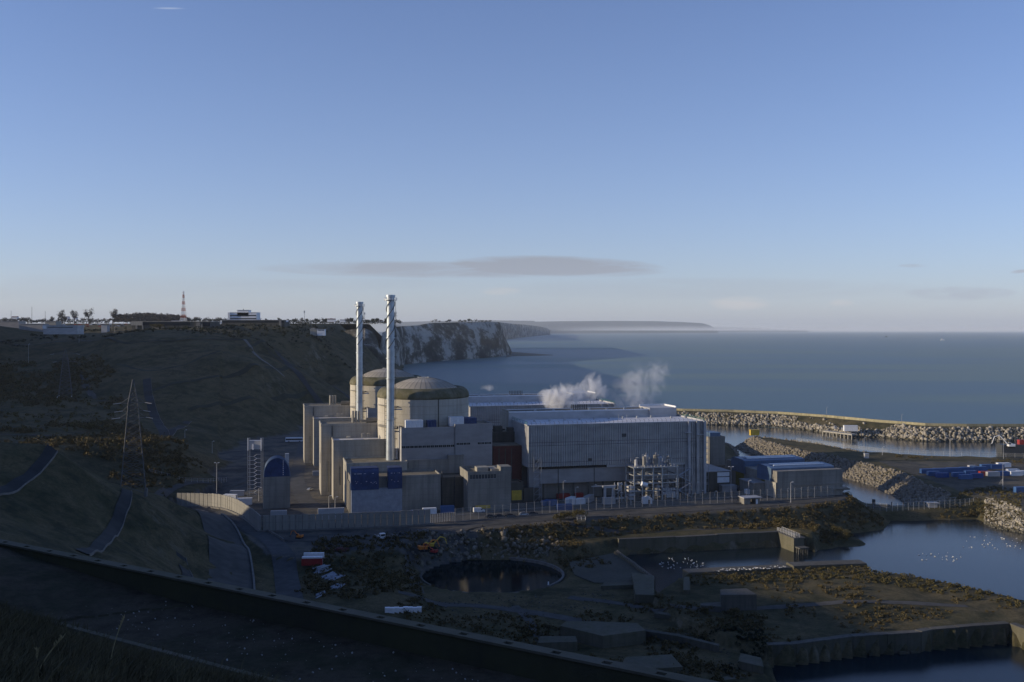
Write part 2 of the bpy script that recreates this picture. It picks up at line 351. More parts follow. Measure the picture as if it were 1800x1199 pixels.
def height(X, Y, rough=True):
    X = np.asarray(X, float); Y = np.asarray(Y, float)
    h = rbf(X, Y)
    h = np.where((Y > 1100) & (X/(Y+1e-6) > -0.57), np.minimum(h, H+Y*(0.0040+0.0025*np.clip((Y-1150)/400, 0, 1))), h)
    h = np.where(Y > 1480, np.minimum(h, -0.112*Y-X), h)
    amp = np.clip((h-4)/30, 0, 1)
    far = np.clip((Y-950)/350, 0, 1)
    h = h + fbm(X, Y, 70, 3)*6*amp*(1-far*0.9)
    h = h + fbm(X, Y, 14, 9, 3)*1.5*amp*(1-far)
    n1 = fbm(X, Y, 12, 21, 3); z = h
    for poly, zt, sl in FEAT:
        d, ins = poly_dist(X, Y, poly)
        amp2 = 0.0 if zt in (12,) else 0.5
        f = zt - sl*np.maximum(0, d) + n1*np.where(ins, amp2, np.clip(d/3, 0, 1)*1.2)
        z = np.maximum(z, f)
    d, ins = poly_dist(X, Y, PLAT)
    low = z.copy()
    dip = 3.4*np.clip((-126-X)/52, 0, 1)*np.clip((640-Y)/60, 0, 1)   # the yard falls away behind the left end of the wall
    z = np.where(ins, np.where(h > 14.5, h-2.5, 12.0-dip), z)
    rp = np.hypot(X-PC.x, Y-PC.y)
    z = np.where(rp < 29.2, np.minimum(z, -1.5), z)
    z = np.where((rp >= 29.2) & (rp < 32), np.minimum(z, 1.4), z)
    bank = 1.4+1.15*(rp-31.5)+fbm(X, Y, 7, 61, 3)*5*np.clip((rp-31)/8, 0, 1)
    z = np.where((rp >= 32) & (rp < 46), np.minimum(z, bank), z)
    for cut in (LDOCK, NDOCK):
        d, ins2 = poly_dist(X, Y, cut); z = np.where(ins2, np.minimum(z, -2.0), z)
    # near field: berm with parapet, bank up to the camera
    s = (X-PA.x)*PN.x + (Y-PA.y)*PN.y
    r = np.hypot(X, Y)
    bank = 92 + 0.42*np.clip(-5.3-s, 0, 23.2)
    ditch = np.where((s < -5.0) & (s > -6.4), -0.7, 0)
    near = np.where(s > 0.4, 91.4-0.75*(s-0.4), np.where(s > -5.0, 92.0, bank+ditch+vnoise(X, Y, 2.2, 5)*0.45+vnoise(X, Y, 0.7, 6)*0.2))
    wgt = np.clip((70-r)/25, 0, 1)*np.clip((X+60)/25, 0, 1)
    z = np.where((s > -40) & (s < 0.4) & (wgt > 0), near*wgt+z*(1-wgt), np.where((s >= 0.4) & (r < 75), np.minimum(z, near), z))
    return z
def hz(x, y): return float(height(np.array([x]), np.array([y]))[0])
a_in = np.linspace(-29.5, 29.5, 500); a_out = np.concatenate([np.linspace(-110, -30, 70), a_in, np.linspace(30, 60, 16)])
rr = 3.0*np.exp(np.linspace(0, math.log(3600/3.0), 860))
AA, RR = np.meshgrid(np.radians(a_out), rr)
TX = RR*np.sin(AA); TY = RR*np.cos(AA)
TZ = height(TX, TY)
nr, na = TX.shape
idx = np.arange(nr*na).reshape(nr, na)
q = np.stack([idx[:-1, :-1], idx[:-1, 1:], idx[1:, 1:], idx[1:, :-1]], -1).reshape(-1, 4)
zf = TZ.ravel()[q].max(axis=1); q = q[zf > -2.5]
use = np.unique(q); remap = -np.ones(nr*na, int); remap[use] = np.arange(len(use)); q = remap[q]
V = np.stack([TX.ravel(), TY.ravel(), TZ.ravel()], -1)[use]
me = bpy.data.meshes.new('ground'); me.vertices.add(len(V)); me.vertices.foreach_set('co', V.ravel())
me.loops.add(q.size); me.loops.foreach_set('vertex_index', q[:, ::-1].ravel()); me.polygons.add(len(q))
me.polygons.foreach_set('loop_start', np.arange(0, q.size, 4)); me.polygons.foreach_set('loop_total', np.full(len(q), 4))
me.update(calc_edges=True); me.validate()
me.polygons.foreach_set('use_smooth', [True]*len(me.polygons))
dp, inp = poly_dist(V[:, 0], V[:, 1], PLAT); dy, iny = poly_dist(V[:, 0], V[:, 1], YARD)
asph = np.where(inp & (V[:, 2] < 12.3), 1.0, 0.0)
yard_in = iny & (V[:, 1] < 690) & (V[:, 0] > 262+0*V[:, 1])
asph = np.maximum(asph, np.where(yard_in, 0.8, 0))
sN = (V[:, 0]-PA.x)*PN.x+(V[:, 1]-PA.y)*PN.y
berm = ((sN < 0.6) & (sN > -5.0) & (np.hypot(V[:, 0], V[:, 1]) < 75)).astype(float)
at = me.attributes.new('paved', 'FLOAT', 'POINT'); at.data.foreach_set('value', asph)
at = me.attributes.new('berm', 'FLOAT', 'POINT'); at.data.foreach_set('value', berm)
lit = np.clip(1-np.abs(V[:, 2]-6)/8, 0, 1)*(V[:, 1] < 1000)
def ground_mat():
    m, nt, b = nodes('rough_ground'); g = N(nt, 'ShaderNodeNewGeometry'); pos = g.outputs['Position']
    big = noise(nt, pos, 0.018, 8, 0.62); mid = noise(nt, pos, 0.11, 8, 0.7); fine = noise(nt, pos, 0.9, 8, 0.75)
    c = ramp(nt, big, [(0.32, (0.042, 0.044, 0.023)), (0.48, (0.072, 0.067, 0.034)), (0.58, (0.118, 0.097, 0.054)), (0.7, (0.056, 0.058, 0.031))])
    c = mixc(nt, ramp(nt, mid, [(0.42, (0, 0, 0)), (0.66, (0.8, 0.8, 0.8))]), c, (0.145, 0.116, 0.066))
    c = mixc(nt, ramp(nt, mid, [(0.28, (0.9, 0.9, 0.9)), (0.42, (0, 0, 0))]), c, (0.024, 0.027, 0.014))
    c = mixc(nt, ramp(nt, fine, [(0.45, (0, 0, 0)), (0.65, (0.6, 0.6, 0.6))]), c, (0.038, 0.033, 0.017))
    sn = N(nt, 'ShaderNodeSeparateXYZ'); nt.links.new(g.outputs['Normal'], sn.inputs[0])
    big2 = noise(nt, mapping(nt, pos, (1, 1, 2.5)), 0.045, 10, 0.78, 0.4)
    c = mixc(nt, ramp(nt, big2, [(0.50, (0, 0, 0)), (0.60, (0.75, 0.75, 0.75))]), c, (0.030, 0.032, 0.018))
    steep = ramp(nt, sn.outputs[2], [(0.60, (1, 1, 1)), (0.80, (0, 0, 0))])
    chm = math_(nt, 'MULTIPLY', steep, ramp(nt, noise(nt, mapping(nt, pos, (1, 1, 0.4)), 0.12, 8, 0.75), [(0.5, (0, 0, 0)), (0.62, (0.7, 0.7, 0.7))]))
    c = mixc(nt, chm, c, (0.20, 0.18, 0.14))
    a = N(nt, 'ShaderNodeAttribute', attribute_name='paved')
    pn = noise(nt, pos, 0.07, 8, 0.7)
    pav = ramp(nt, pn, [(0.35, (0.045, 0.045, 0.046)), (0.5, (0.085, 0.082, 0.077)), (0.6, (0.14, 0.125, 0.10)), (0.7, (0.07, 0.066, 0.052))])
    c = mixc(nt, a.outputs['Fac'], c, pav)
    a2 = N(nt, 'ShaderNodeAttribute', attribute_name='berm')
    bc0 = noise(nt, pos, 0.22, 6, 0.7)
    bc = ramp(nt, noise(nt, pos, 0.9, 9, 0.78), [(0.35, (0.036, 0.030, 0.022)), (0.55, (0.078, 0.066, 0.048)), (0.72, (0.042, 0.038, 0.022))])
    bc = mixc(nt, ramp(nt, bc0, [(0.48, (0, 0, 0)), (0.62, (0.8, 0.8, 0.8))]), bc, (0.030, 0.034, 0.018))
    bc = mixc(nt, ramp(nt, bc0, [(0.30, (0.7, 0.7, 0.7)), (0.42, (0, 0, 0))]), bc, (0.105, 0.090, 0.068))
    c = mixc(nt, a2.outputs['Fac'], c, bc)
    nt.links.new(c, b.inputs['Base Color']); b.inputs['Roughness'].default_value = 0.95; b.inputs['Specular IOR Level'].default_value = 0.1
    bump(nt, b, math_(nt, 'ADD', fine, mid), 0.6, 0.5)
    return m
me.materials.append(ground_mat())
go = bpy.data.objects.new('ground', me); col.objects.link(go); tag(go, kind='structure')
# ------------------------------------------------------------------ water
def water_mat(name, c1, c2, rough, bscale, bstr, spec=0.5, patches=False, bdist=0.2):
    m, nt, b = nodes(name); pos = N(nt, 'ShaderNodeNewGeometry').outputs['Position']
    if patches:
        big = noise(nt, mapping(nt, pos, (0.0005, 0.0016, 1), (0, 0, R(-12))), 1.0, 4, 0.5, 0.4)
        nt.links.new(ramp(nt, big, [(0.44, c1), (0.53, c2)]), b.inputs['Base Color'])
        r = ramp(nt, big, [(0.44, (rough*0.92,)*3), (0.53, (rough*1.1,)*3)]); nt.links.new(r, b.inputs['Roughness'])
    else:
        nt.links.new(ramp(nt, noise(nt, pos, 0.02), [(0.4, c1), (0.6, c2)]), b.inputs['Base Color']); b.inputs['Roughness'].default_value = rough
    b.inputs['Specular IOR Level'].default_value = spec; b.inputs['IOR'].default_value = 1.33
    w = noise(nt, mapping(nt, pos, (1, 1.8, 1)), bscale, 6, 0.6)
    bump(nt, b, w, bstr, bdist)
    return m
def sheet(name, poly, z, mat, kind='structure'):
    m = bpy.data.meshes.new(name); m.from_pydata([(x, y, z) for x, y in poly], [], [tuple(range(len(poly)))]); m.update(); m.materials.append(mat)
    o = bpy.data.objects.new(name, m); col.objects.link(o); return tag(o, kind=kind)
SEA_R = 60000
sea_poly = [(SEA_R*math.sin(a), SEA_R*math.cos(a)) for a in [2*math.pi*k/96 for k in range(96)]][::-1]
sheet('sea', sea_poly, -0.08, water_mat('open_sea', (0.075, 0.135, 0.155), (0.155, 0.215, 0.195), 0.42, 0.12, 1.0, 0.35, True, 1.2))
calm = water_mat('sheltered_water', (0.010, 0.018, 0.024), (0.014, 0.024, 0.03), 0.12, 1.1, 0.16, 0.35)
BASIN = [(-30,285),(60,240),(700,240),(1400,800),(430,960),(300,1010),(225,1075),(150,1120),(110,960),(115,700),(150,640),(150,560),(40,470),(10,440),(-30,300)]
sheet('harbour_water', BASIN[::-1], 0.0, calm)
sheet('pond_water', [(PC.x+31*math.cos(a), PC.y+31*math.sin(a)) for a in [2*math.pi*k/64 for k in range(64)]], 0.7, water_mat('pond_water', (0.008, 0.012, 0.012), (0.012, 0.016, 0.014), 0.05, 1.5, 0.05))
# ------------------------------------------------------------------ chalk cliffs and far coast
def chalk_mat():
    m, nt, b = nodes('chalk_face'); pos = N(nt, 'ShaderNodeNewGeometry').outputs['Position']
    n1 = noise(nt, mapping(nt, pos, (0.0075, 0.0075, 0.014)), 1.0, 11, 0.74, 0.2); n2 = noise(nt, mapping(nt, pos, (0.04, 0.04, 0.02)), 1.0, 9, 0.75, 0.2)
    c = ramp(nt, n1, [(0.42, (0.045, 0.043, 0.033)), (0.50, (0.11, 0.10, 0.08)), (0.55, (0.36, 0.34, 0.30)), (0.72, (0.46, 0.44, 0.40))])
    c = mixc(nt, ramp(nt, n2, [(0.5, (0, 0, 0)), (0.66, (0.55, 0.55, 0.55))]), c, (0.05, 0.046, 0.035))
    nt.links.new(c, b.inputs['Base Color']); b.inputs['Roughness'].default_value = 0.95; b.inputs['Specular IOR Level'].default_value = 0.1
    bump(nt, b, n2, 0.7, 6)
    return m
M['chalk'] = chalk_mat()
M['field'] = plain('pale_field', (0.26, 0.24, 0.17), 0.3, 0.004, 0.95)
M['coast'] = plain('distant_land', (0.06, 0.065, 0.05), 0.3, 0.0006, 0.95)
def interp(px, pts): return float(np.interp(px, [p[0] for p in pts], [p[1] for p in pts]))
def cliff(name, px0, px1, n, base, top, depth, amp, seed, mat, rows=26, back=None, backmat='field', run=0.45, frq=120.0):
    mb = MB(); r = []
    for i in range(n+1):
        px = px0+(px1-px0)*i/n; Yb = interp(px, base); yt = interp(px, top); colv = []
        zt = H-(yt-EL)/F*(Yb+depth)
        nn = float(fbm(np.array([px*Yb/F]), np.array([seed*50.0]), frq, seed, 4)[0])*amp
        for j in range(rows+1):
            t = j/rows; g = t**0.75
            X, Y = P2(px, Yb+depth*(run*t+(1-run)*t**3))
            d = float(fbm(np.array([px*Yb/F]), np.array([t*zt*1.3]), frq*0.35, seed+7, 4)[0])*amp*0.8*math.sin(math.pi*min(1, t*1.1+0.05))
            colv.append(Vector((X+(nn+d)*0.25*math.sin(math.pi*min(t, 0.97)), Y+(nn+d)*math.sin(math.pi*min(1, t)), -3+(zt+3)*(t))))
        r.append(colv)
    for c in r: mb.v += c
    k = rows+1
    for i in range(n):
        for j in range(rows): mb.f.append((i*k+j, (i+1)*k+j, (i+1)*k+j+1, i*k+j+1))
    o = mb.build(name, mat, smooth=True); tag(o, kind='structure')
    if back:
        mb = MB(); Yk = back
        for i in range(n):
            a, b = r[i][-1], r[i+1][-1]
            pa, pb = px0+(px1-px0)*i/n, px0+(px1-px0)*(i+1)/n
            f = lambda p: (p.x/p.y*Yk, Yk, H+(p.z-H)*1.0*(Yk/p.y)*1.03+0.0)
            mb.quad(a, b, Vector(f(b)), Vector(f(a)))
        o2 = mb.build('cliff_top_fields', backmat); tag(o2, kind='structure')
    return o
basep = [(672,2250),(700,2560),(712,2898),(742,3070),(780,3250),(832,3467),(880,3760),(896,4000),(899,4300)]
topp = [(672,585),(694,574.5),(716,573),(735,572),(755,568),(793,567),(862,565.6),(878,566.5),(883,575),(886,590),(897,611),(899,622)]
cliff('chalk_cliff', 672, 899, 420, basep, topp, 130, 42, 11, 'chalk', back=5600)
cliff('near_cliff', 604, 702, 150, [(604,1400),(702,1400)], [(604,582),(620,579),(642,577),(655,583),(664,597),(667,612),(680,636),(695,656),(702,667)], 70, 26, 31, 'chalk', back=None, frq=70)
mb = MB(); ys_ = [1750, 2300, 3200, 4800, 7000, 10000]; pxs_ = list(range(-400, 700, 50))+[690]
for i in range(len(ys_)-1):
    for j in range(len(pxs_)-1):
        q = [(pxs_[j], ys_[i]), (pxs_[j+1], ys_[i]), (pxs_[j+1], ys_[i+1]), (pxs_[j], ys_[i+1])]
        mb.quad(*[Vector((*P2(min(a, 655) if y < 2300 else min(a, 668) if y < 3200 else a, y), H+y*0.0064*(1-0.04*math.sin(a*0.011+y*0.0007))-0.3)) for a, y in q])
tag(mb.build('plateau_fields', 'field'), kind='structure')
# shingle beach tongue at the headland foot
mb = MB()
bt = [G(888,629,0.0),G(900,626.5,0),G(972,624.6,0),G(940,622,0),G(899,619,0)]
bb = [Vector((p.x, p.y, -2)) for p in bt]; top_ = [Vector((p.x, p.y, 1.5)) for p in bt]; mb.prism(bb, top_)
tag(mb.build('beach', 'rooftop'), kind='structure')
cliff('far_cliff', 876, 968, 160, [(876,9000),(900,11500),(930,15000),(968,20000)], [(876,566),(900,569),(925,571),(950,574),(962,577),(968,581)], 400, 160, 17, 'chalk', rows=12, back=None, frq=500)
cliff('far_coast', 930, 1262, 160, [(930,27000),(1262,31000)], [(930,566),(1000,565),(1080,564.5),(1150,565),(1200,566.5),(1235,568.5),(1250,573),(1262,580)], 2500, 500, 23, 'coast', rows=6, back=36000, backmat='coast', frq=3000)
cliff('far_coast', 680, 940, 60, [(680,25000),(940,27500)], [(680,567),(760,565),(860,563.5),(940,564.5)], 2500, 500, 29, 'coast', rows=6, back=36000, backmat='coast', frq=3000)
cliff('far_coast', 1240, 1420, 60, [(1240,45000),(1420,47000)], [(1240,575),(1330,576.5),(1380,580)], 2500, 300, 37, 'coast', rows=4, back=None, frq=4000)
# ------------------------------------------------------------------ sky, sun, camera, haze
SUN_EL, SUN_AZ = R(12.5), None
sdir = Vector((-1.0, -0.12, 0)).normalized()
sun_dir = Vector((sdir.x*math.cos(SUN_EL), sdir.y*math.cos(SUN_EL), math.sin(SUN_EL)))
world = bpy.data.worlds.new('World'); scene.world = world; world.use_nodes = True
nt = world.node_tree; bg = nt.nodes['Background']
sky = N(nt, 'ShaderNodeTexSky', sky_type='NISHITA'); sky.sun_disc = False
sky.sun_elevation = SUN_EL; sky.sun_rotation = math.atan2(sun_dir.x, sun_dir.y); sky.altitude = 100; sky.air_density = 0.85; sky.dust_density = 0.2; sky.ozone_density = 4.5
tcw = N(nt, 'ShaderNodeTexCoord').outputs['Generated']
sp = N(nt, 'ShaderNodeSeparateXYZ'); nt.links.new(tcw, sp.inputs[0])
az = math_(nt, 'DIVIDE', sp.outputs[0], math_(nt, 'MAXIMUM', sp.outputs[1], 0.001)); elv = math_(nt, 'DIVIDE', sp.outputs[2], math_(nt, 'MAXIMUM', sp.outputs[1], 0.001))
def gauss(px, py, sx, sy, tilt=0.0):
    a = math_(nt, 'SUBTRACT', az, (px-CX)/F); e = math_(nt, 'SUBTRACT', math_(nt, 'SUBTRACT', elv, (EL-py)/F), math_(nt, 'MULTIPLY', a, tilt))
    r2 = math_(nt, 'ADD', math_(nt, 'POWER', math_(nt, 'ABSOLUTE', math_(nt, 'DIVIDE', a, sx/F)), 2.0), math_(nt, 'POWER', math_(nt, 'ABSOLUTE', math_(nt, 'DIVIDE', e, sy/F)), 2.0))
    return math_(nt, 'SUBTRACT', 1.0, r2, True)
cb = N(nt, 'ShaderNodeCombineXYZ'); nt.links.new(az, cb.inputs[0]); nt.links.new(elv, cb.inputs[1])
wn = noise(nt, mapping(nt, cb.outputs[0], (7, 60, 1)), 1.0, 8, 0.68, 1.0)
wn2 = noise(nt, mapping(nt, cb.outputs[0], (28, 110, 1)), 1.0, 6, 0.6, 0.4)
def cloud(px, py, sx, sy, k, tilt=0.0, nn=None):
    g = gauss(px, py, sx, sy, tilt); nn = nn or wn
    return math_(nt, 'MULTIPLY', ramp(nt, math_(nt, 'MULTIPLY', math_(nt, 'POWER', g, 0.7), math_(nt, 'SUBTRACT', math_(nt, 'MULTIPLY', nn, 2.2), 0.35)), [(0.14, (0, 0, 0)), (0.72, (1, 1, 1))]), k)
dark = math_(nt, 'ADD', cloud(985, 468, 205, 20, 1.15, -0.03), cloud(760, 474, 330, 16, 0.8, -0.01))
for a in ((1690, 516, 110, 14, 0.5, 0, wn2), (1605, 467, 30, 4, 0.4, 0, wn2), (1795, 477, 22, 4, 0.8, 0.1, wn2), (1250, 508, 420, 22, 0.22), (150, 505, 460, 26, 0.16), (620, 500, 260, 12, 0.14)):
    dark = math_(nt, 'ADD', dark, cloud(*a))
lightc = math_(nt, 'ADD', cloud(1300, 533, 60, 14, 0.5, 0, wn2), math_(nt, 'ADD', cloud(1480, 533, 25, 8, 0.4, 0, wn2), cloud(880, 512, 40, 8, 0.3, 0, wn2)))
trail0 = math_(nt, 'MULTIPLY', math_(nt, 'POWER', gauss(297, 14.6, 34, 2.2, -0.01), 1.5), 0.3)
skyc = mixc(nt, 1.0, sky.outputs[0], (1.36, 1.12, 1.2), 'MULTIPLY')
veil = math_(nt, 'MULTIPLY', math_(nt, 'EXPONENT', math_(nt, 'MULTIPLY', math_(nt, 'MAXIMUM', sp.outputs[2], 0.0), -5.2)), 0.5)   # thin high haze, thickest low down
skyc = mixc(nt, veil, skyc, (3.45, 3.72, 4.05))
grey = N(nt, 'ShaderNodeRGBToBW'); nt.links.new(skyc, grey.inputs[0])
gc = N(nt, 'ShaderNodeCombineColor'); 
for i, k in enumerate((0.66, 0.72, 0.86)): nt.links.new(math_(nt, 'MULTIPLY', grey.outputs[0], k), gc.inputs[i])
lc = N(nt, 'ShaderNodeCombineColor')
for i, k in enumerate((1.28, 1.2, 1.15)): nt.links.new(math_(nt, 'MULTIPLY', grey.outputs[0], k), lc.inputs[i])
skyc = mixc(nt, math_(nt, 'MINIMUM', dark, 0.9), skyc, gc.outputs[0])
skyc = mixc(nt, math_(nt, 'MINIMUM', math_(nt, 'ADD', lightc, 0.0), 0.9), skyc, lc.outputs[0])
skyc = mixc(nt, trail0, skyc, (5.2, 5.6, 6.2))
nt.links.new(skyc, bg.inputs['Color']); bg.inputs['Strength'].default_value = 0.145
sl = bpy.data.lights.new('sun', 'SUN'); sl.energy = 5.0; sl.angle = R(0.5); sl.color = (1.0, 0.84, 0.60)
so = bpy.data.objects.new('sun', sl); col.objects.link(so); so.rotation_euler = sun_dir.to_track_quat('Z', 'Y').to_euler(); so.location = (-200, 0, 400)
cam = bpy.data.cameras.new('camera'); co = bpy.data.objects.new('camera', cam); col.objects.link(co); scene.camera = co
cam.sensor_width = 36; cam.lens = 36*F/1800; cam.shift_y = -(599.5-EL)/1800; cam.clip_start = 0.5; cam.clip_end = 130000
co.location = (0, 0, H); co.rotation_euler = (R(90), 0, 0)
scene.cycles.volume_bounces = 2; scene.cycles.max_bounces = 8
vs = scene.view_settings; vs.view_transform = 'Standard'; vs.look = 'None'; vs.exposure = 0.0; vs.gamma = 1
def volume_mat(name, density, color=(0.75, 0.82, 0.92), aniso=0.0):
    m = bpy.data.materials.new(name); m.use_nodes = True; nt = m.node_tree
    nt.nodes.remove(nt.nodes['Principled BSDF']); out = nt.nodes['Material Output']
    v = N(nt, 'ShaderNodeVolumePrincipled'); v.inputs['Density'].default_value = density; v.inputs['Color'].default_value = (*color, 1); v.inputs['Anisotropy'].default_value = aniso
    nt.links.new(v.outputs[0], out.inputs['Volume']); return m, nt, v
M['haze'] = volume_mat('haze_air', 2.6e-5)[0]
mb = MB().lbox(-62000, 62000, -62000, 62000, -16, 700)
tag(mb.build('haze', 'haze'), kind='stuff')
# low sea fog lying on the horizon in front of the far coast
m_, nt_, v_ = volume_mat('sea_fog', 1.3e-4, (0.9, 0.93, 0.98)); M['fog'] = m_
tg_ = N(nt_, 'ShaderNodeTexCoord').outputs['Generated']; sg_ = N(nt_, 'ShaderNodeSeparateXYZ'); nt_.links.new(tg_, sg_.inputs[0])
fz_ = math_(nt_, 'POWER', math_(nt_, 'SUBTRACT', 1.0, sg_.outputs[2], True), 1.6); fx_ = math_(nt_, 'MULTIPLY', math_(nt_, 'MULTIPLY', sg_.outputs[0], 9.0, True), 1.0, True)
nf_ = noise(nt_, mapping(nt_, tg_, (7, 2, 1.5)), 1.0, 4, 0.5)
nt_.links.new(math_(nt_, 'MULTIPLY', math_(nt_, 'MULTIPLY', fz_, fx_), math_(nt_, 'MULTIPLY', nf_, 5.2e-4)), v_.inputs['Density'])
mb = MB(); mb.lbox(600, 26000, 16500, 23500, 92, 215)
o_ = mb.build('sea_fog', 'fog'); tag(o_, 'low bank of pale sea fog under the distant headland', 'fog', None, 'stuff')
# ================================================================== THE POWER STATION
GZ = 12.0
def blk(name, parts, label, cat='building', group=None):
    """a building made of named boxes: parts = [(part, mat, [(u0,u1,v0,v1,z0,z1), ...])]"""
    allb = [b for p in parts for b in p[2]]
    u = min(b[0] for b in allb); v = min(b[2] for b in allb); z = min(b[4] for b in allb)
    t = thing(name, site(u, v, z), label, cat, group)
    t['_']=0; del t['_']
    for pn, mt, bs in parts:
        mb = MB()
        for b in bs: mb.box(*b)
        mb.build(pn, mt, t)
    return t
def parapet(u0, u1, v0, v1, z, h=0.9, w=0.5):
    return [(u0, u1, v0, v0+w, z, z+h), (u0, u1, v1-w, v1, z, z+h), (u0, u0+w, v0+w, v1-w, z, z+h), (u1-w, u1, v0+w, v1-w, z, z+h)]
def cbuild(name, u0, u1, v0, v1, z1, label, mat='conc', z0=11.0, roof='rooftop', par=0.9, extra=(), cat='concrete building', group=None):
    c = 0.12
    parts = [('wall', mat, [(u0, u1, v0, v1, z0, z1)]), ('roof', roof, [(u0+0.52, u1-0.52, v0+0.52, v1-0.52, z1-0.3, z1+0.12)]),
             ('parapet', mat, parapet(u0-c, u1+c, v0-c, v1+c, z1-0.35, par+0.35))]
    return blk(name, parts+list(extra), label, cat, group)
def pipe_parts(t, name, mat, tubes, r=0.14):
    mb = MB()
    for tb in tubes: mb.tube(tb, r)
    return mb.build(name, mat, t)
def win_row(t, px0, px1, n, v, z0, z1, gap=0.25, proud=0.06, skip=()):
    uu = np.linspace(col_u(px0, v), col_u(px1, v), n+1)
    for k in range(n):
        if k in skip: continue
        a, b = uu[k], uu[k+1]; g = (b-a)*gap/2
        w = MB().box(a+g, b-g, v-proud, v+0.1, z0, z1).build('window', 'glass', t)
        f = MB(); e = 0.13
        f.box(a+g-e, b-g+e, v-proud-0.05, v-proud+0.02, z1, z1+e).box(a+g-e, b-g+e, v-proud-0.05, v-proud+0.02, z0-e, z0).box((a+b)/2-0.05, (a+b)/2+0.05, v-proud-0.03, v-proud+0.0, z0, z1)
        f.build('frame', 'steel', w)
UNIT = []                                             # things repeated for the second reactor unit
# ---- reactor building
RC = Vector((-50.3, 548.0)); RR_ = 25.6
def reactor():
    t = thing('reactor_building', (RC.x, RC.y, 12), 'nearer pale concrete reactor drum with mossy rounded rim and low ribbed dome', 'reactor building', 'reactor buildings')
    MB().lathe(RC, [(RR_, 12), (RR_, 52.0), (RR_+0.12, 52.1), (RR_+0.12, 52.5), (RR_, 52.6), (RR_, 62.2), (RR_+0.15, 62.3), (RR_+0.15, 62.7), (RR_, 62.8), (RR_, 66.2)], 128).build('drum', 'drum', t)
    MB().lathe(RC, [(RR_+0.02, 66.2), (RR_+0.45, 66.4), (RR_+0.45, 67.2), (RR_+0.1, 68.8), (RR_-0.9, 70.4), (RR_-2.3, 71.5), (RR_-3.8, 72.0), (RR_-5.0, 71.8), (RR_-5.6, 71.2), (RR_-5.9, 70.9)], 128).build('rim', 'moss', t, smooth=True)
    prof = []
    for k in range(15):
        a = k/14; r = 19.75*(1-a); prof.append((max(r, 0.01), 70.9 + 6.3*(1-(r/19.75)**2)**0.92))
    d = MB().lathe(RC, prof, 96).build('dome', 'dome', t, smooth=True)
    mb = MB()
    for k in range(36):
        a = 2*math.pi*k/36
        for (r0, z0), (r1, z1) in zip(prof[:-2], prof[1:-1]):
            mb.bar((RC.x+r0*math.cos(a), RC.y+r0*math.sin(a), z0), (RC.x+r1*math.cos(a), RC.y+r1*math.sin(a), z1), 0.07, n=4)
    mb.build('rib', 'conc_dark', d).data
    mb = MB()
    for k in range(40):
        a = 2*math.pi*k/40; r = 3.2
        mb.bar((RC.x+r*math.cos(a), RC.y+r*math.sin(a), 76.9), (RC.x+r*math.cos(a), RC.y+r*math.sin(a), 77.35), 0.07, n=4)
    mb.build('railing', 'steel', d)
    def on(a, r=RR_, z=0): return Vector((RC.x+r*math.sin(a), RC.y-r*math.cos(a), z))
    mb = MB()                                          # expansion joint and drain pipes
    for deg in (24,): mb.bar(on(R(deg), RR_+0.05, 12), on(R(deg), RR_+0.05, 67), 0.35)
    mb.build('joint', 'conc_dark', t)
    mb = MB()
    for deg in (-47, -43): mb.bar(on(R(deg), RR_+0.9, 14), on(R(deg), RR_+0.9, 68), 0.16)
    for z in np.arange(22, 68, 2.2): mb.bar(on(R(-47), RR_+0.9, z), on(R(-43), RR_+0.9, z), 0.12); mb.bar(on(R(-45), RR_, z), on(R(-45), RR_+0.9, z), 0.12)
    mb.build('ladder', 'darksteel', t)
    mb = MB()
    for z in (50.6, 62.3):
        for k in range(16):
            a0, a1 = R(-62+k*2.2), R(-62+(k+1)*2.2); c = (on(a0, RR_+0.7)+on(a1, RR_+0.7))/2
            mb.obox(c, (a0+a1)/2, 1.05, 1.4, z, z+0.35 if z > 60 else z+1.1)
    mb.build('walkway', 'conc', t)
    mb = MB()
    for deg, z in ((-12, 66), (6, 65), (14, 66), (32, 66), (48, 65.5)): mb.box
    return t
UNIT.append(reactor())
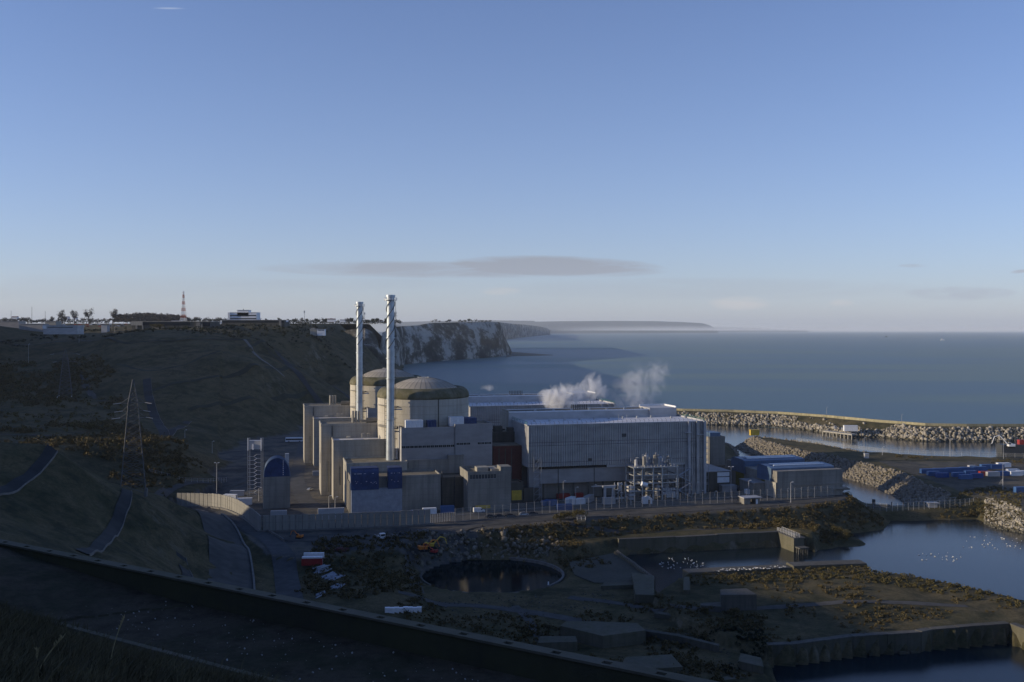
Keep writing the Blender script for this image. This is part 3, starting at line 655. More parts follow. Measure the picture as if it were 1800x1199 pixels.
# ---- chimney
def chimney():
    cx, cy = P2(686.5, 519.5); zt = H-(518.5-EL)/F*cy
    t = thing('chimney', (cx, cy, 34), 'taller nearer silver ventilation stack wound with dark helical strakes', 'chimney', 'ventilation stacks')
    prof = [(2.45, 34), (2.35, 45)]
    for z in (56, 67, 78, 89, 100):
        prof += [(2.15, z-0.5), (2.5, z-0.45), (2.5, z), (2.12, z+0.05)]
    prof += [(2.0, 113), (2.0, zt-2.6), (2.25, zt-2.5), (2.25, zt-1.2), (2.55, zt-1.1), (2.55, zt), (2.1, zt), (2.1, zt-3)]
    MB().lathe((cx, cy), prof, 40).build('shaft', 'chim', t, smooth=False)
    for s in range(3):
        mb = MB(); pts = []
        for k in range(70):
            f = k/69; z = 94+f*(zt-3-94); a = 2*math.pi*(s/3+f*1.45); r = 2.28
            pts.append(Vector((cx+r*math.cos(a), cy+r*math.sin(a), z)))
        mb.tube(pts, 0.2, 4); mb.build('strake', 'darksteel', t)
    mb = MB()
    mb.lathe((cx, cy), [(2.1, zt-2.9), (3.5, zt-2.9), (3.5, zt-2.65), (2.1, zt-2.65)], 24)
    for k in range(16):
        a = 2*math.pi*k/16; mb.bar((cx+3.45*math.cos(a), cy+3.45*math.sin(a), zt-2.7), (cx+3.45*math.cos(a), cy+3.45*math.sin(a), zt-1.6), 0.06, n=4)
    pts = [Vector((cx+3.45*math.cos(a), cy+3.45*math.sin(a), zt-1.6)) for a in [2*math.pi*k/16 for k in range(17)]]
    mb.tube(pts, 0.06, 4); mb.build('platform', 'steel', t)
    mb = MB()
    for dy in (-0.3, 0.3): mb.bar((cx+2.75, cy+dy, 36), (cx+2.75, cy+dy, zt-3), 0.07, n=4)
    for z in np.arange(38, zt-3, 0.9): mb.bar((cx+2.75, cy-0.3, z), (cx+2.75, cy+0.3, z), 0.05, n=4)
    for z in np.arange(40, zt-6, 5.5): mb.lbox(cx+2.0, cx+3.6, cy-0.5, cy+0.5, z, z+0.16)
    mb.build('ladder', 'darksteel', t)
    mb = MB().lbox(cx+1.5, cx+6.2, cy+0.5, cy+1.3, 61, 61.6).lbox(cx+1.5, cx+6.5, cy+1, cy+1.8, 49, 49.6)
    mb.build_each('bracket', 'steel', t)
    return t
UNIT.append(chimney())
# ---- tall concrete slabs left of the reactor
uP0, uP1 = col_u(564.5, 547), col_u(664, 547); zP = zat(565, 745.5, 547)
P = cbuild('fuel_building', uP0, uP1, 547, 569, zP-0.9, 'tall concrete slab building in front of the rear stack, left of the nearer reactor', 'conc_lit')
pipe_parts(P, 'downpipe', 'darksteel', [[site(col_u(584, 546.7), 546.7, 45), site(col_u(584, 546.7), 546.7, zP-1)]], 0.2)
mb = MB().box(uP1-6, uP1, 551, 553, zP-0.5, zP+2.5); mb.box(uP1-9, uP1+3, 550, 551.4, zP+0.5, zP+1.3); mb.build('roof_duct', 'conc', P)
mb = MB(); [mb.bar(site(uP1-10-k*1.7, 553, zP), site(uP1-10-k*1.7, 553, zP+6.5), 0.7, n=10) for k in range(3)]; mb.build_each('vent_stack', 'conc_lit', P)
UNIT.append(P)
uQ0, uQ1 = col_u(586, 531), col_u(683, 531); zQ = zat(586, 774, 531)
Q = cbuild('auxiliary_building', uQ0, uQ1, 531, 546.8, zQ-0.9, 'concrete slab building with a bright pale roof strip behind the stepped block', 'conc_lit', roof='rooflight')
pipe_parts(Q, 'downpipe', 'darksteel', [[site(col_u(577, 546.5)+0, 546.4, z) for z in (14, 31)], [site(col_u(598, 530.7), 530.7, 20), site(col_u(598, 530.7), 530.7, 30)]], 0.22)
mb = MB(); [mb.box(uQ0+16+k*3, uQ0+17.4+k*3, 539, 540.4, zQ, zQ+2.4) for k in range(2)]; mb.box(uQ0+8, uQ0+10, 540, 543, zQ, zQ+0.8); mb.build_each('roof_vent', 'conc_lit', Q)
UNIT.append(Q)
uR0, uR1 = col_u(609, 507), col_u(716, 507); zR = zat(609, 814.5, 507)
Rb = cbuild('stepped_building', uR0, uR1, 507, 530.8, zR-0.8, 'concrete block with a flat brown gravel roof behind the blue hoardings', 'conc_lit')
MB().box(col_u(684, 522), col_u(699, 522), 521, 527, zR-0.7, zR+5.2).build('white_cabin', 'white', Rb)
Ub = cbuild('long_flat_building', uR1+0.05, col_u(788, 509), 509, 523, zR-0.6, 'long flat roofed concrete building below the windowed grey cladding', 'conc')
pipe_parts(Ub, 'downpipe', 'darksteel', [[site(uR1+0.6, 508.6, 31), site(uR1+0.6, 508.6, zR-1)]], 0.2)
cbuild('lift_head', col_u(788.2, 508.5), col_u(815, 508.5), 508.5, 514, zat(800, 801.5, 508.5), 'small raised concrete head with a sunlit edge above the long flat roof', 'conc', par=0.5)
uS0, uS1 = col_u(617, 489), col_u(774.5, 489); zS = zat(774, 833.5, 489)
S = cbuild('diesel_building', uS0, uS1, 489, 506.8, zS-0.9, 'low wide concrete building with pale sheeting and blue hoardings on its front', 'conc')
z859 = zat(640, 859.5, 487)
mb = MB().box(col_u(617.5, 486), col_u(707, 486), 486, 488.9, 11, z859); mb.build('pale_sheeting', 'sheet', S)
for a, b, zt in ((617, 666, 823.5), (682, 707, 822)):
    u0, u1 = col_u(a, 485.8), col_u(b, 485.8); z1 = zat(a, zt, 486)
    mb = MB(); n = 14; ring = []
    for k in range(n+1):
        f = k/n; ring.append((485.75+0.12*math.sin(f*9)+ (0 if f < 0.75 else (f-0.75)*9), z859-0.3+(z1-z859)*min(1, f*1.12)))
    for (va, za), (vb, zb) in zip(ring[:-1], ring[1:]):
        mb.quad(site(u0, va, za), site(u1, va, za), site(u1, vb, zb), site(u0, vb, zb))
    mb.prism([site(u0, v, z) for v, z in ring]+[site(u0, 489.5, z1), site(u0, 489.5, z859)], [site(u0+0.15, v, z) for v, z in ring]+[site(u0+0.15, 489.5, z1), site(u0+0.15, 489.5, z859)])
    mb.prism([site(u1-0.15, v, z) for v, z in ring]+[site(u1-0.15, 489.5, z1), site(u1-0.15, 489.5, z859)], [site(u1, v, z) for v, z in ring]+[site(u1, 489.5, z1), site(u1, 489.5, z859)])
    mb.box(u0+0.2, u1-0.2, 487, 495, z1-0.5, z1-0.3)
    hd = mb.build('hoarding', 'blue', S)
    mb = MB()
    for k in range(26 if a == 617 else 12):
        uu = random.uniform(u0+1, u1-1); zz = random.choice([z1-2.9, z1-2.9, z1-7+random.uniform(-1, 1)])
        mb.box(uu, uu+random.uniform(.15, .6), 485.5, 485.6, zz, zz+0.22)
    mb.build('white_tie', 'white', hd)
mb = MB()
for k in range(3): mb.box(uS0-0.8+k*0.0, uS0-0.01, 489.5+k*5.5, 491.3+k*5.5, 11, zS-3)
mb.build('buttress', 'conc_lit', S)
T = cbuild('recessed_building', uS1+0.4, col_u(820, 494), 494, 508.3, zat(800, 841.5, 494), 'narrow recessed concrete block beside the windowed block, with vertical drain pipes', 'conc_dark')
pipe_parts(T, 'downpipe', 'darksteel', [[site(col_u(777, 493.6), 493.6, 12), site(col_u(777, 493.6), 493.6, 31)], [site(col_u(799, 493.6), 493.6, 12), site(col_u(799, 493.6), 493.6, 28)]], 0.35)
uB0, uB1 = col_u(822.5, 482), col_u(898.5, 482); zB = zat(823, 829, 482)
B3 = cbuild('windowed_block', uB0, uB1, 482, 503, zB-1.4, 'square concrete block with one row of nine small dark windows', 'conc', par=1.2,
            extra=[('raised_corner', 'conc', [(col_u(880, 481.85), uB1+0.15, 481.82, 490, zB-1.2, zB+1.9)]), ('rooftop_box', 'conc_lit', [(uB0+6, uB0+12, 488, 494, zB-1.2, zB+1.0), (uB0+13, uB0+17, 486, 497, zB-1.2, zB+0.2)])])
win_row(B3, 826, 872, 9, 482, zat(850, 841.5, 482), zat(850, 833.5, 482), 0.3)
MB().box(col_u(836, 481.9), col_u(862, 481.9), 481.8, 482, 13, 14.6).build('faded_stripe', 'yellow', B3)
# ---- clad building with window bands
uW0, uW1, uW2 = col_u(706, 511), col_u(799.5, 511), col_u(865, 511); zW = zat(706, 754.5, 511); zW2 = zat(865, 746.6, 511)
Wb = blk('clad_building', [('left_wall', 'clad2', [(uW0, uW1, 511, 529, 30, zW)]), ('right_wall', 'clad2', [(uW1+0.02, uW2, 510.6, 533, 22, zW2)]),
     ('roof', 'rooftop', [(uW0+0.4, uW1-0.1, 511.4, 527, zW-0.1, zW+0.02), (uW1+0.5, uW2-0.5, 511.2, 532.4, zW2-0.1, zW2+0.02)]),
     ('parapet', 'clad2', parapet(uW0-0.1, uW1, 510.9, 529.1, zW-0.2, 0.9, 0.35)+parapet(uW1+0.02, uW2+0.1, 510.5, 533.1, zW2-0.2, 1.0, 0.35)),
     ('vertical_joint', 'darksteel', [(uW1-0.06, uW1+0.1, 510.52, 510.7, 24, zW2)]), ('end_wall', 'cladlight', [(uW0-0.15, uW0-0.01, 511.2, 528.5, 30, zW-0.2)])],
     'two part dark grey clad building with window bands below the nearer dome', 'clad building')
win_row(Wb, 706, 799, 13, 511, zat(750, 787, 511), zat(750, 783, 511), 0.18)
win_row(Wb, 802, 864, 10, 510.6, zat(830, 781.5, 510.6), zat(830, 777.8, 510.6), 0.2, skip=(4, 5))
UNIT.append(Wb)
# tarpaulined stores on its roof
def tarp(px0, px1, v, d, zb, h, mat, label, slant=0.0, seed=1):
    u0, u1 = col_u(px0, v), col_u(px1, v); r = random.Random(seed); n = 12; mb = MB(); top = []; bot = []
    def wv(): return r.uniform(-0.12, 0.12)
    fr = [(u0+(u1-u0)*k/n, v+wv()*1.5) for k in range(n+1)]; bk = [(u1-(u1-u0)*k/n, v+d+wv()) for k in range(n+1)]
    pts = fr+bk
    mb.prism([site(a, b, zb) for a, b in pts], [site(a, b, zb+h+wv()+slant*(a-u0)) for a, b in pts])
    return solo(mb, 'tarpaulin_cover', mat, label, 'tarpaulin cover')
tarp(713, 744, 513.5, 5, zW, 4.3, 'white', 'crumpled white tarpaulin cover on the grey clad roof below the dome', 0, 3)
tarp(751.5, 767, 514, 4.5, zW, 4.0, 'blue', 'small blue tarpaulin cover just right of the crumpled white one', 0, 4)
tarp(791, 815.5, 513.5, 6, zW2-0.6, 4.8, 'white', 'smooth white tarpaulin box on the taller clad roof', 0, 5)
tarp(816.5, 838, 514, 8, zW2, 3.6, 'blue', 'dark blue tarpaulin cover right of the smooth white box', 0, 6)
# ---- red building, dark roofs between
uE0, uE1 = col_u(867, 514), col_u(917, 514)
blk('red_building', [('wall', 'red', [(uE0, uE1, 514, 529, 12, zat(890, 784, 514))]), ('roof', 'rooftop', [(uE0+0.3, uE1-0.3, 514.3, 528.7, zat(890, 784, 514), zat(890, 784, 514)+0.25)]),
    ('pilaster', 'conc_dark', [(u, u+0.5, 513.85, 513.99, 16, zat(890, 788, 514)) for u in (uE0+3, uE0+6.5, uE0+10)])], 'dark red clad building between the grey clad building and the turbine hall', 'building')
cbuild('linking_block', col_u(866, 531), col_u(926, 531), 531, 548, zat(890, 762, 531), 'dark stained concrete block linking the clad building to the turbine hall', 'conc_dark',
       extra=[('roof_plant', 'conc_dark', [(col_u(870, 533), col_u(884, 533), 534, 538, 46, 49.5), (col_u(893, 533), col_u(905, 533), 533, 537, 46, 48.5)])])
cbuild('yellow_wall_building', col_u(899, 500), col_u(920, 500), 500, 512, zat(910, 851, 500), 'low block with a faded yellow front beside the windowed concrete block', 'conc_dark', extra=[('yellow_front', 'yellow', [(col_u(899.5, 499.9), col_u(917, 499.9), 499.9, 500, 13.2, zat(908, 862, 500))])])
M['yellow2'] = plain('faded_yellow', (0.16, 0.13, 0.02), 0.3, 0.4, 0.8)
cbuild('grey_annex', col_u(921, 501), col_u(947, 501), 501, 502.9, zat(930, 861, 501), 'low grey annex against the turbine hall, right of the yellow front', 'conc_dark')
mb = MB()
for pxx in (938.5, 951.5):
    for vv in (497.5, 501.5): mb.bar(site(col_u(pxx, vv), vv, 12), site(col_u(pxx, vv), vv, 35.5), 0.13, n=5)
for z in (16, 20, 24, 28, 32, 35.4):
    mb.bar(site(col_u(938.5, 497.5), 497.5, z), site(col_u(951.5, 497.5), 497.5, z), 0.11, n=4); mb.bar(site(col_u(938.5, 501.5), 501.5, z), site(col_u(951.5, 501.5), 501.5, z), 0.11, n=4)
    mb.bar(site(col_u(938.5, 497.5), 497.5, z-3.6), site(col_u(951.5, 497.5), 497.5, z), 0.07, n=4)
solo(mb, 'scaffold', 'steel', 'thin scaffold frame at the left corner of the ribbed turbine hall', 'scaffold')
# ---- turbine hall
def hall():
    u0, u1 = col_u(928, 503), col_u(1238, 503); zt = zat(928, 748, 503); v1 = 537; v2 = 553.5; zu = zt+4.4
    t = thing('turbine_hall', site(u0, 503, 12), 'nearer long turbine hall of ribbed grey cladding with a white roof', 'turbine hall', 'turbine halls')
    uL = col_u(1205, 503)                              # ribs reach the ground right of here
    zr = zat(950, 821, 503)
    MB().box(u0, uL, 503.15, v1, zr, zt-0.4).box(uL, u1, 503.15, v1, 12, zt-0.4).box(u0+0.02, u0+14, 520, v1, 12, zr+0.5).build('wall', 'clad', t)
    mb = MB(); n = 78
    for k in range(n):
        a = u0+(u1-u0)*k/n; w = (u1-u0)/n; zz = zr if a < uL else 14
        q = [(a, 503.15), (a+w*0.18, 502.72), (a+w*0.55, 502.72), (a+w*0.73, 503.15)]
        mb.prism([site(x, y, zz) for x, y in q], [site(x, y, zt-0.3) for x, y in q])
    m2 = 26
    for k in range(m2):
        a = 503.6+(v1-504)*k/m2; w = (v1-504)/m2
        q = [(u0, a), (u0-0.35, a+w*0.2), (u0-0.35, a+w*0.55), (u0, a+w*0.75)]
        mb.prism([site(x, y, zr) for x, y in q], [site(x, y, zt-0.3) for x, y in q])
        q = [(u1, a), (u1+0.35, a+w*0.2), (u1+0.35, a+w*0.55), (u1, a+w*0.75)]
        mb.prism([site(x, y, 14) for x, y in q], [site(x, y, zt-0.3) for x, y in q])
    mb.build('ribs', 'clad', t)
    mb = MB()
    for zz_ in (zt-9.5, zt-11.2, zt-20.4): mb.box(u0+0.3, u1-0.2, 502.62, 502.72, zz_, zz_+0.16)
    mb.build('seam', 'darksteel', t)
    for k, (f, zz_, w_, h_) in enumerate([(0.04, zr+1.5, 1.6, 2.2), (0.33, zr+2.5, 2.2, 1.4), (0.52, zt-7.5, 2.6, 1.8), (0.71, zr+3.0, 1.4, 1.0)]):
        uu = u0+(u1-u0)*f; MB().box(uu, uu+w_, 502.6, 502.75, zz_, zz_+h_).build('louvre', 'darksteel', t)
    for f in (0.17, 0.37, 0.57): uu = ub0_ = u0+(u1-u0)*f; MB().bar(site(uu, 504.4, 12), site(uu, 504.4, zr-1.6), 0.16).build('drainpipe', 'darksteel', t)
    MB().box(u0+0.6, u1-0.6, 503.7, v1, zt-0.35, zt-0.1).build('roof', 'rooflight', t)
    MB().box(u0-0.5, u1+0.5, 502.6, 503.5, zt-0.3, zt+0.25).box(u1-0.6, u1+0.5, 503.5, v1+12, zt-0.3, zt+0.7).box(u0-0.5, u0+0.3, 503.5, v2-4, zt-0.3, zt+0.3).build('parapet', 'cladlight', t)
    # lower wall, set back under the ribbed cladding
    ub0, ub1 = col_u(950, 503), col_u(1067, 503)
    MB().box(ub0, uL-0.02, 504.6, 508, 20.6, zr-0.7).box(u0+1, ub0, 504.9, 508, 12, zr-0.1).build('lower_wall', 'clad2', t)
    MB().box(ub0, ub1, 503.9, 504.5, zr-1.4, zr-0.02).build('window_band', 'glass', t)
    MB().box(ub1, uL, 503.3, 504.55, zr-1.5, zr-0.02).build('light_band', 'cladlight', t)
    MB().box(ub0, uL-0.1, 508.2, 516, 12, 21).build('base_wall', 'conc', t)
    mb = MB(); [mb.box(u, u+0.7, 504.8, 505.5, 12, 20.6) for u in np.arange(ub0+2, uL, 8.5)]; mb.build_each('column', 'conc_dark', t)
    # upper storey
    ue = col_u(1187, v1+0.3); um = col_u(1141, v1)
    MB().box(u0-2.0, ue, v1+0.02, v2, 30, zu-0.3).build('upper_storey', 'cladlight', t)
    MB().box(um, ue+0.2, v1-1.0, v2+0.4, zt-0.1, zu+0.8).build('end_block', 'cladlight', t)
    MB().box(u0-2.3, um, v1-0.2, v1+0.5, zu-0.3, zu+0.35).box(u0-2.3, um, v2-0.3, v2+0.2, zu-0.3, zu+0.3).box(um+0.5, ue-0.4, v2-0.1, v2+0.6, zu+0.8, zu+1.7).box(ue-0.3, ue+0.3, v1-0.9, v2+0.3, zu+0.8, zu+1.7).build('roof_edge', 'white', t)
    MB().box(u0-1.6, um-0.2, v1+0.6, v2-0.4, zu-0.32, zu-0.1).build('upper_roof', 'conc_dark', t)
    MB().box(u0-2.05, u0-1.75+0.3, v1+2, v2+6, 26, zu-0.8).box(u0-2.4, u0-1.7, v1+0.5, v2+0.2, zu-0.5, zu+0.9).build('gable_wall', 'conc_lit', t)
    mb = MB()
    for k in range(9): mb.bar(site(col_u(1006, 545)+k*1.15, 546+0.2*(k % 2), zu-0.2), site(col_u(1006, 545)+k*1.15, 546+0.2*(k % 2), zu+2.9), 0.24, n=8)
    mb.build_each('exhaust_pipe', 'darksteel', t)
    mb = MB()
    for k in range(11): mb.box(u0+9+k*9.2, u0+9.9+k*9.2, 524+(k*37 % 9), 525.3+(k*37 % 9), zt-0.1, zt+1.1)
    for k in range(7): mb.box(u0+14+k*11, u0+15.3+k*11, v1+4, v1+5, zu-0.2, zu+0.8)
    mb.bar(site(um-24, 524, zt-0.1), site(um-24, 524, zt+3.2), 0.09); mb.bar(site(um-19, 524, zt-0.1), site(um-19, 524, zt+3.2), 0.09); mb.bar(site(um-24, 524, zt+3.1), site(um-19, 524, zt+3.1), 0.09)
    mb.build_each('roof_vent', 'steel', t)
    mb = MB()
    for k in range(39):
        u = u0+2+(u1-u0-4)*k/38; mb.bar(site(u, 503.2, zt), site(u, 503.2, zt+1.5), 0.07, n=4); mb.bar(site(u, 503.2, zt+1.5), site(u-0.5, 503.6, zt+1.9), 0.07, n=4)
    mb.bar(site(u0+1, 503.2, zt+0.9), site(u1, 503.2, zt+0.9), 0.035, n=4); mb.build('front_railing', 'darksteel', t)
    for ux in (u0-0.3, u1+0.2):
        mb = MB()
        for k in range(13):
            v = 503.4+k*(v1+8-503.4)/12; mb.bar(site(ux, v, zt), site(ux, v, zt+1.9), 0.09, n=4); mb.bar(site(ux, v, zt+1.9), site(ux-0.6, v, zt+2.2), 0.09, n=4)
        for z in (0.8, 1.4): mb.bar(site(ux, 503.4, zt+z), site(ux, v1+8, zt+z), 0.08, n=4)
        mb.build('side_railing', 'green', t)
    for px_, r in ((1211, 0.62), (1226, 0.75), (1238.5, 0.7)):
        uu = col_u(px_, 502.2); mb = MB(); q = [(uu-r, 501.4), (uu+r, 501.4), (uu+r, 502.7), (uu-r, 502.7)]
        mb.prism([site(x, y, 12) for x, y in q], [site(x, y, zt+(0.3 if px_ > 1215 else 0.2)) for x, y in q]); mb.build('column', 'cladlight' if px_ != 1226 else 'clad', t)
    mb = MB()
    for px_, z in ((1210, 46.5), (1231, 45.2)): u = col_u(px_, 500); mb.box(u-2, u+2, 499.7, 501.3, z, z+0.35)
    mb.build_each('bracket', 'steel', t)
    mb = MB().box(col_u(1216, 502), col_u(1223, 502), 502.1, 502.7, 12, 22.5); mb.build('door', 'clad2', t)
    mb = MB()
    for z in np.arange(16, 50, 3.4):
        mb.box(u1+1, u1+5, 508, 512, z, z+0.15); mb.box(u1+1, u1+5, 507.9, 508, z+1.0, z+1.12)
    for a in (u1+1, u1+5):
        for v in (508, 512): mb.bar(site(a, v, 12), site(a, v, 51), 0.14, n=4)
    mb.build('stair_tower', 'steel', t)
    return t, u0, u1, zt
HALL, hu0, hu1, hzt = hall(); UNIT.append(HALL)
# ---- second unit: the same things 134 m further along the site
D2 = Vector((-37.0, 129.0, 0))
L2 = {'reactor_building': 'farther pale concrete reactor drum with mossy rim, partly behind the silver stack', 'chimney': 'shorter-looking farther silver ventilation stack, the left one',
      'fuel_building': 'farthest tall concrete slab building against the dark hillside', 'auxiliary_building': 'concrete slab building at the foot of the farther stack',
      'clad_building': 'grey clad building seen in the gap between the two reactor drums', 'turbine_hall': 'farther turbine hall of ribbed grey cladding, behind the steam'}
for t in UNIT:
    c = copy_tree(t); c.location = Vector(t.location)+D2; c['label'] = L2[t.name.split('.')[0]]
# cable from the bracket down to the process tower
a, b = site(col_u(1231, 500), 499.9, 45.1), site(col_u(1170, 496), 496, 39.5)
solo(MB().tube([a.lerp(b, f)-Vector((0, 0, 4.2*math.sin(math.pi*f)*1.0)) for f in np.linspace(0, 1, 16)], 0.09, 4), 'cable', 'cladlight', 'pale cable sagging from the turbine hall bracket to the process tower', 'cable')
# ---- steel process tower
def process_tower():
    v0, v1 = 488.5, 501; pxs = [1115, 1129, 1148, 1164, 1190]; zD = zat(1150, 822, 489); us = [col_u(p, v0) for p in pxs]
    t = thing('process_tower', site(us[0], v0, 12), 'open pale steel frame tower carrying upright tanks in front of the turbine hall', 'process tower')
    mb = MB()
    for u in us:
        for v in (v0, v1): mb.box(u-0.35, u+0.35, v-0.35, v+0.35, 12, zD)
    for z in (17, 21, 25.3):
        for v in (v0, v1): mb.box(us[0]-0.3, us[-1]+0.3, v-0.2, v+0.2, z, z+0.55)
        for u in us: mb.box(u-0.2, u+0.2, v0+0.35, v1-0.35, z, z+0.5)
    mb.build('frame', 'steel', t)
    MB().box(us[0]-0.6, us[-1]+0.6, v0-0.6, v1+0.4, zD, zD+0.5).box(us[0]+1, us[2], v0+1, v1-1, 20.9, 21).build('deck', 'steel', t)
    r = random.Random(3)
    for k, (px_, h, rad, z0) in enumerate([(1131, 5.6, 0.9, zD), (1137.5, 5.9, 1.0, zD), (1144, 5.2, 0.85, zD), (1151, 6.2, 1.25, zD), (1158, 4.6, 1.2, zD), (1166, 4.4, 1.3, zD), (1174, 4.9, 1.2, zD), (1120, 3.6, 0.9, zD), (1183, 3.4, 1.0, zD), (1138, 5, 1.4, 13), (1157, 6, 1.5, 13), (1176, 5.5, 1.6, 13)]):
        u = col_u(px_, v0+4); v = v0+3+(k % 3)*2.6; c = site(u, v); 
        tk = MB().lathe(c, [(rad, z0+0.4), (rad, z0+h), (rad*0.8, z0+h+0.3), (0.2, z0+h+0.5)], 14, True).build('tank', 'cladlight' if k % 3 else 'conc', t, smooth=False)
        mb = MB().bar((c.x, c.y, z0+h+0.4), (c.x, c.y, z0+h+1.6), 0.14).bar((c.x, c.y, z0+h+1.5), (c.x+r.uniform(-2, 2), c.y-1, z0+h+1.5), 0.12); mb.build('nozzle', 'steel', tk)
    mb = MB()
    for k in range(46):
        u = r.uniform(us[0], us[-1]); v = r.uniform(v0, v1-2); z = r.uniform(13, zD-2) if k % 2 else zD+0.4+r.uniform(0, 4); L = r.uniform(1, 5)
        if k % 3 == 0: mb.bar(site(u, v, z), site(u, v, z+L*0.7), 0.15)
        elif k % 3 == 1: mb.bar(site(u, v, z), site(u+L, v, z), 0.13)
        else: mb.tube([site(u, v, z), site(u, v, z+1.5), site(u+1.4, v, z+1.5), site(u+1.4, v, z-1)], 0.13)
    mb.build('pipework', 'steel', t)
    mb = MB()
    for u in np.linspace(us[0], us[-1], 14): mb.bar(site(u, v0-0.5, zD+0.5), site(u, v0-0.5, zD+1.6), 0.06, n=4)
    for z in (1.0, 1.6): mb.bar(site(us[0], v0-0.5, zD+z), site(us[-1], v0-0.5, zD+z), 0.06, n=4)
    mb.build('railing', 'steel', t)
    mb = MB(); ua, ub = us[-1]+1.4, us[-1]+9.2
    for u in (ua, (ua+ub)/2, ub):
        for v in (v0+1, v0+5): mb.bar(site(u, v, 12), site(u, v, zD+0.6), 0.2, n=5)
    for k, z in enumerate((12.5, 16.5, 20.5, 24.5)):
        mb.bar(site(ua, v0+1, z+4), site(ub, v0+1, z+4), 0.14, n=4)
        a_, b_ = (ua, ub) if k % 2 else (ub, ua)
        mb.bar(site(a_, v0+1, z), site(b_, v0+1, z+4), 0.2, n=4); mb.bar(site(a_, v0+2, z), site(b_, v0+2, z+4), 0.2, n=4)
    mb.build('stair', 'steel', t)
    c = site(col_u(1132, v0-1), v0-1.2); mb = MB().bar((c.x-1.5, c.y-0.5, 21.5), (c.x+1.5, c.y+0.4, 20.5), 1.25, n=14); mb.build('drum', 'white', t)
    mb = MB()
    for k in range(4): mb.box(us[0]-3.4, us[0]-0.8, v0-1.5, v0+3, 13+k*2.0, 14.2+k*2.0)
    for k in range(5):
        for j in range(2): mb.box(us[3]+k*1.5, us[3]+1.1+k*1.5, v0-0.9, v0-0.4, 15.0+j*2, 16.4+j*2)
    mb.build_each('cooler', 'cladlight', t)
    return t
process_tower()
# ---- pumping station at the channel
def pumping():
    v0 = 479; u0, u1 = col_u(1366, v0), col_u(1481, v0); zt = zat(1481, 824.5, v0)
    t = thing('pumping_station', site(u0, v0, 2), 'concrete pumping station with two blue sawtooth roofs standing in the channel', 'pumping station')
    MB().box(u0, u1, v0, v0+4.5, 6, zt).box(u0-0.2, u1+0.1, v0+4.5, 541, 3, zt-2.2).box(u0+0.3, u1+2.8, v0-0.6, v0+1, 15.2, 16.4).box(u0+10, u1+1.0, v0-0.35, v0+0.1, 18.2, 19.0).build('wall', 'conc', t)
    MB().box(u1-4, u1+4.2, v0-0.8, v0+12, 14.8, 15.5).build('ledge', 'conc_dark', t)
    for a, b in ((v0+5, v0+21), (v0+36, v0+53)):
        z0 = zt-2.2
        mb = MB(); ua, ub = u0-0.8, u1-2.0
        q = [(a, z0-4.2), (a, zt+1.0), (a+3.5, zt+1.6), (b-3.5, zt+1.9), (b, zt+1.0), (b, z0-4.2)]
        mb.prism([site(ua, y, z) for y, z in q], [site(ub, y, z) for y, z in q]); rf = mb.build('blue_roof', 'bluemetal', t)
        MB().box(ua+4, ub-4, a+4.2, a+6.2, zt+1.7, zt+2.2).box(ua+4, ub-4, a+8.2, a+10.2, zt+1.8, zt+2.3).build('rooflight', 'white', rf)
        MB().box(ua+4, ub-4, a+6.4, a+8.0, zt+1.75, zt+2.0).build('louvre', 'darksteel', rf)
        MB().box(u0-0.35, u0-0.2, a+2, a+12, 12, z0-4.3).build('door', 'yellow2', t)
    MB().box(u0-0.3, u0+8, v0+54, v0+60, 8, zt-1).build('end_block', 'conc', t)
    return t
pumping()
cbuild('intake_block', col_u(1247, 560), col_u(1274.5, 560), 560, 575, zat(1260, 770, 560), 'small square concrete intake block at the water behind the turbine hall', 'conc', z0=2,
       extra=[('ledge', 'conc_dark', [(col_u(1247, 560), col_u(1276, 560)+1, 558.6, 560, 18, 18.7), (col_u(1247, 560), col_u(1278, 560)+1, 558, 560, 13.5, 15)]), ('blue_plant', 'bluemetal', [(col_u(1248, 562), col_u(1266, 562), 562, 572, zat(1260, 770, 560), zat(1260, 770, 560)+3.2)])])
us_, ue_ = col_u(1262, 508), col_u(1284.5, 508)
blk('panelled_shed', [('wall', 'conc_dark', [(us_-9, ue_, 509, 545, 12, 22.8)]), ('roof', 'clad2', [(us_-9.3, ue_+0.3, 508.3, 545.3, 22.8, 23.2)]),
    ('white_panel', 'white', [(us_, ue_-0.5, 508.7, 508.9, 20.1, 22.4), (us_, ue_-0.5, 508.7, 508.9, 16.5, 19.6)]), ('lean_to', 'clad2', [(us_+0.5, ue_+1.5, 503.5, 508.2, 12, 15.6)])],
    'low shed with white end panels between the turbine hall and the pumping station', 'shed')
u_, w_ = col_u(1333, 484), col_u(1398, 484)
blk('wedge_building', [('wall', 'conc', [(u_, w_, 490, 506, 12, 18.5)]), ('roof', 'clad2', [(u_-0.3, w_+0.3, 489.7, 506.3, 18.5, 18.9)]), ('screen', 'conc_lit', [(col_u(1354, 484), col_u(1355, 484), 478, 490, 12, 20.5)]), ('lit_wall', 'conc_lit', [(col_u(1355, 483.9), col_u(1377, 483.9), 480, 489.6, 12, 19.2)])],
    'pale grey low building with a sunlit end wall before the pumping station', 'building')
u_, w_ = col_u(1308, 465), col_u(1336, 465)
blk('gatehouse', [('wall', 'conc', [(u_, u_+3.5, 465, 470, 12, 15.2), (w_-2.6, w_, 465, 470, 12, 15.2)]), ('roof', 'cladlight', [(u_-0.5, w_+0.8, 464.2, 471, 15.2, 15.6)]), ('white_door', 'white', [(w_-2.4, w_-1.4, 464.85, 464.97, 12, 14.4)])],
    'small open gatehouse with a flat pale roof behind the mesh fence', 'gatehouse')
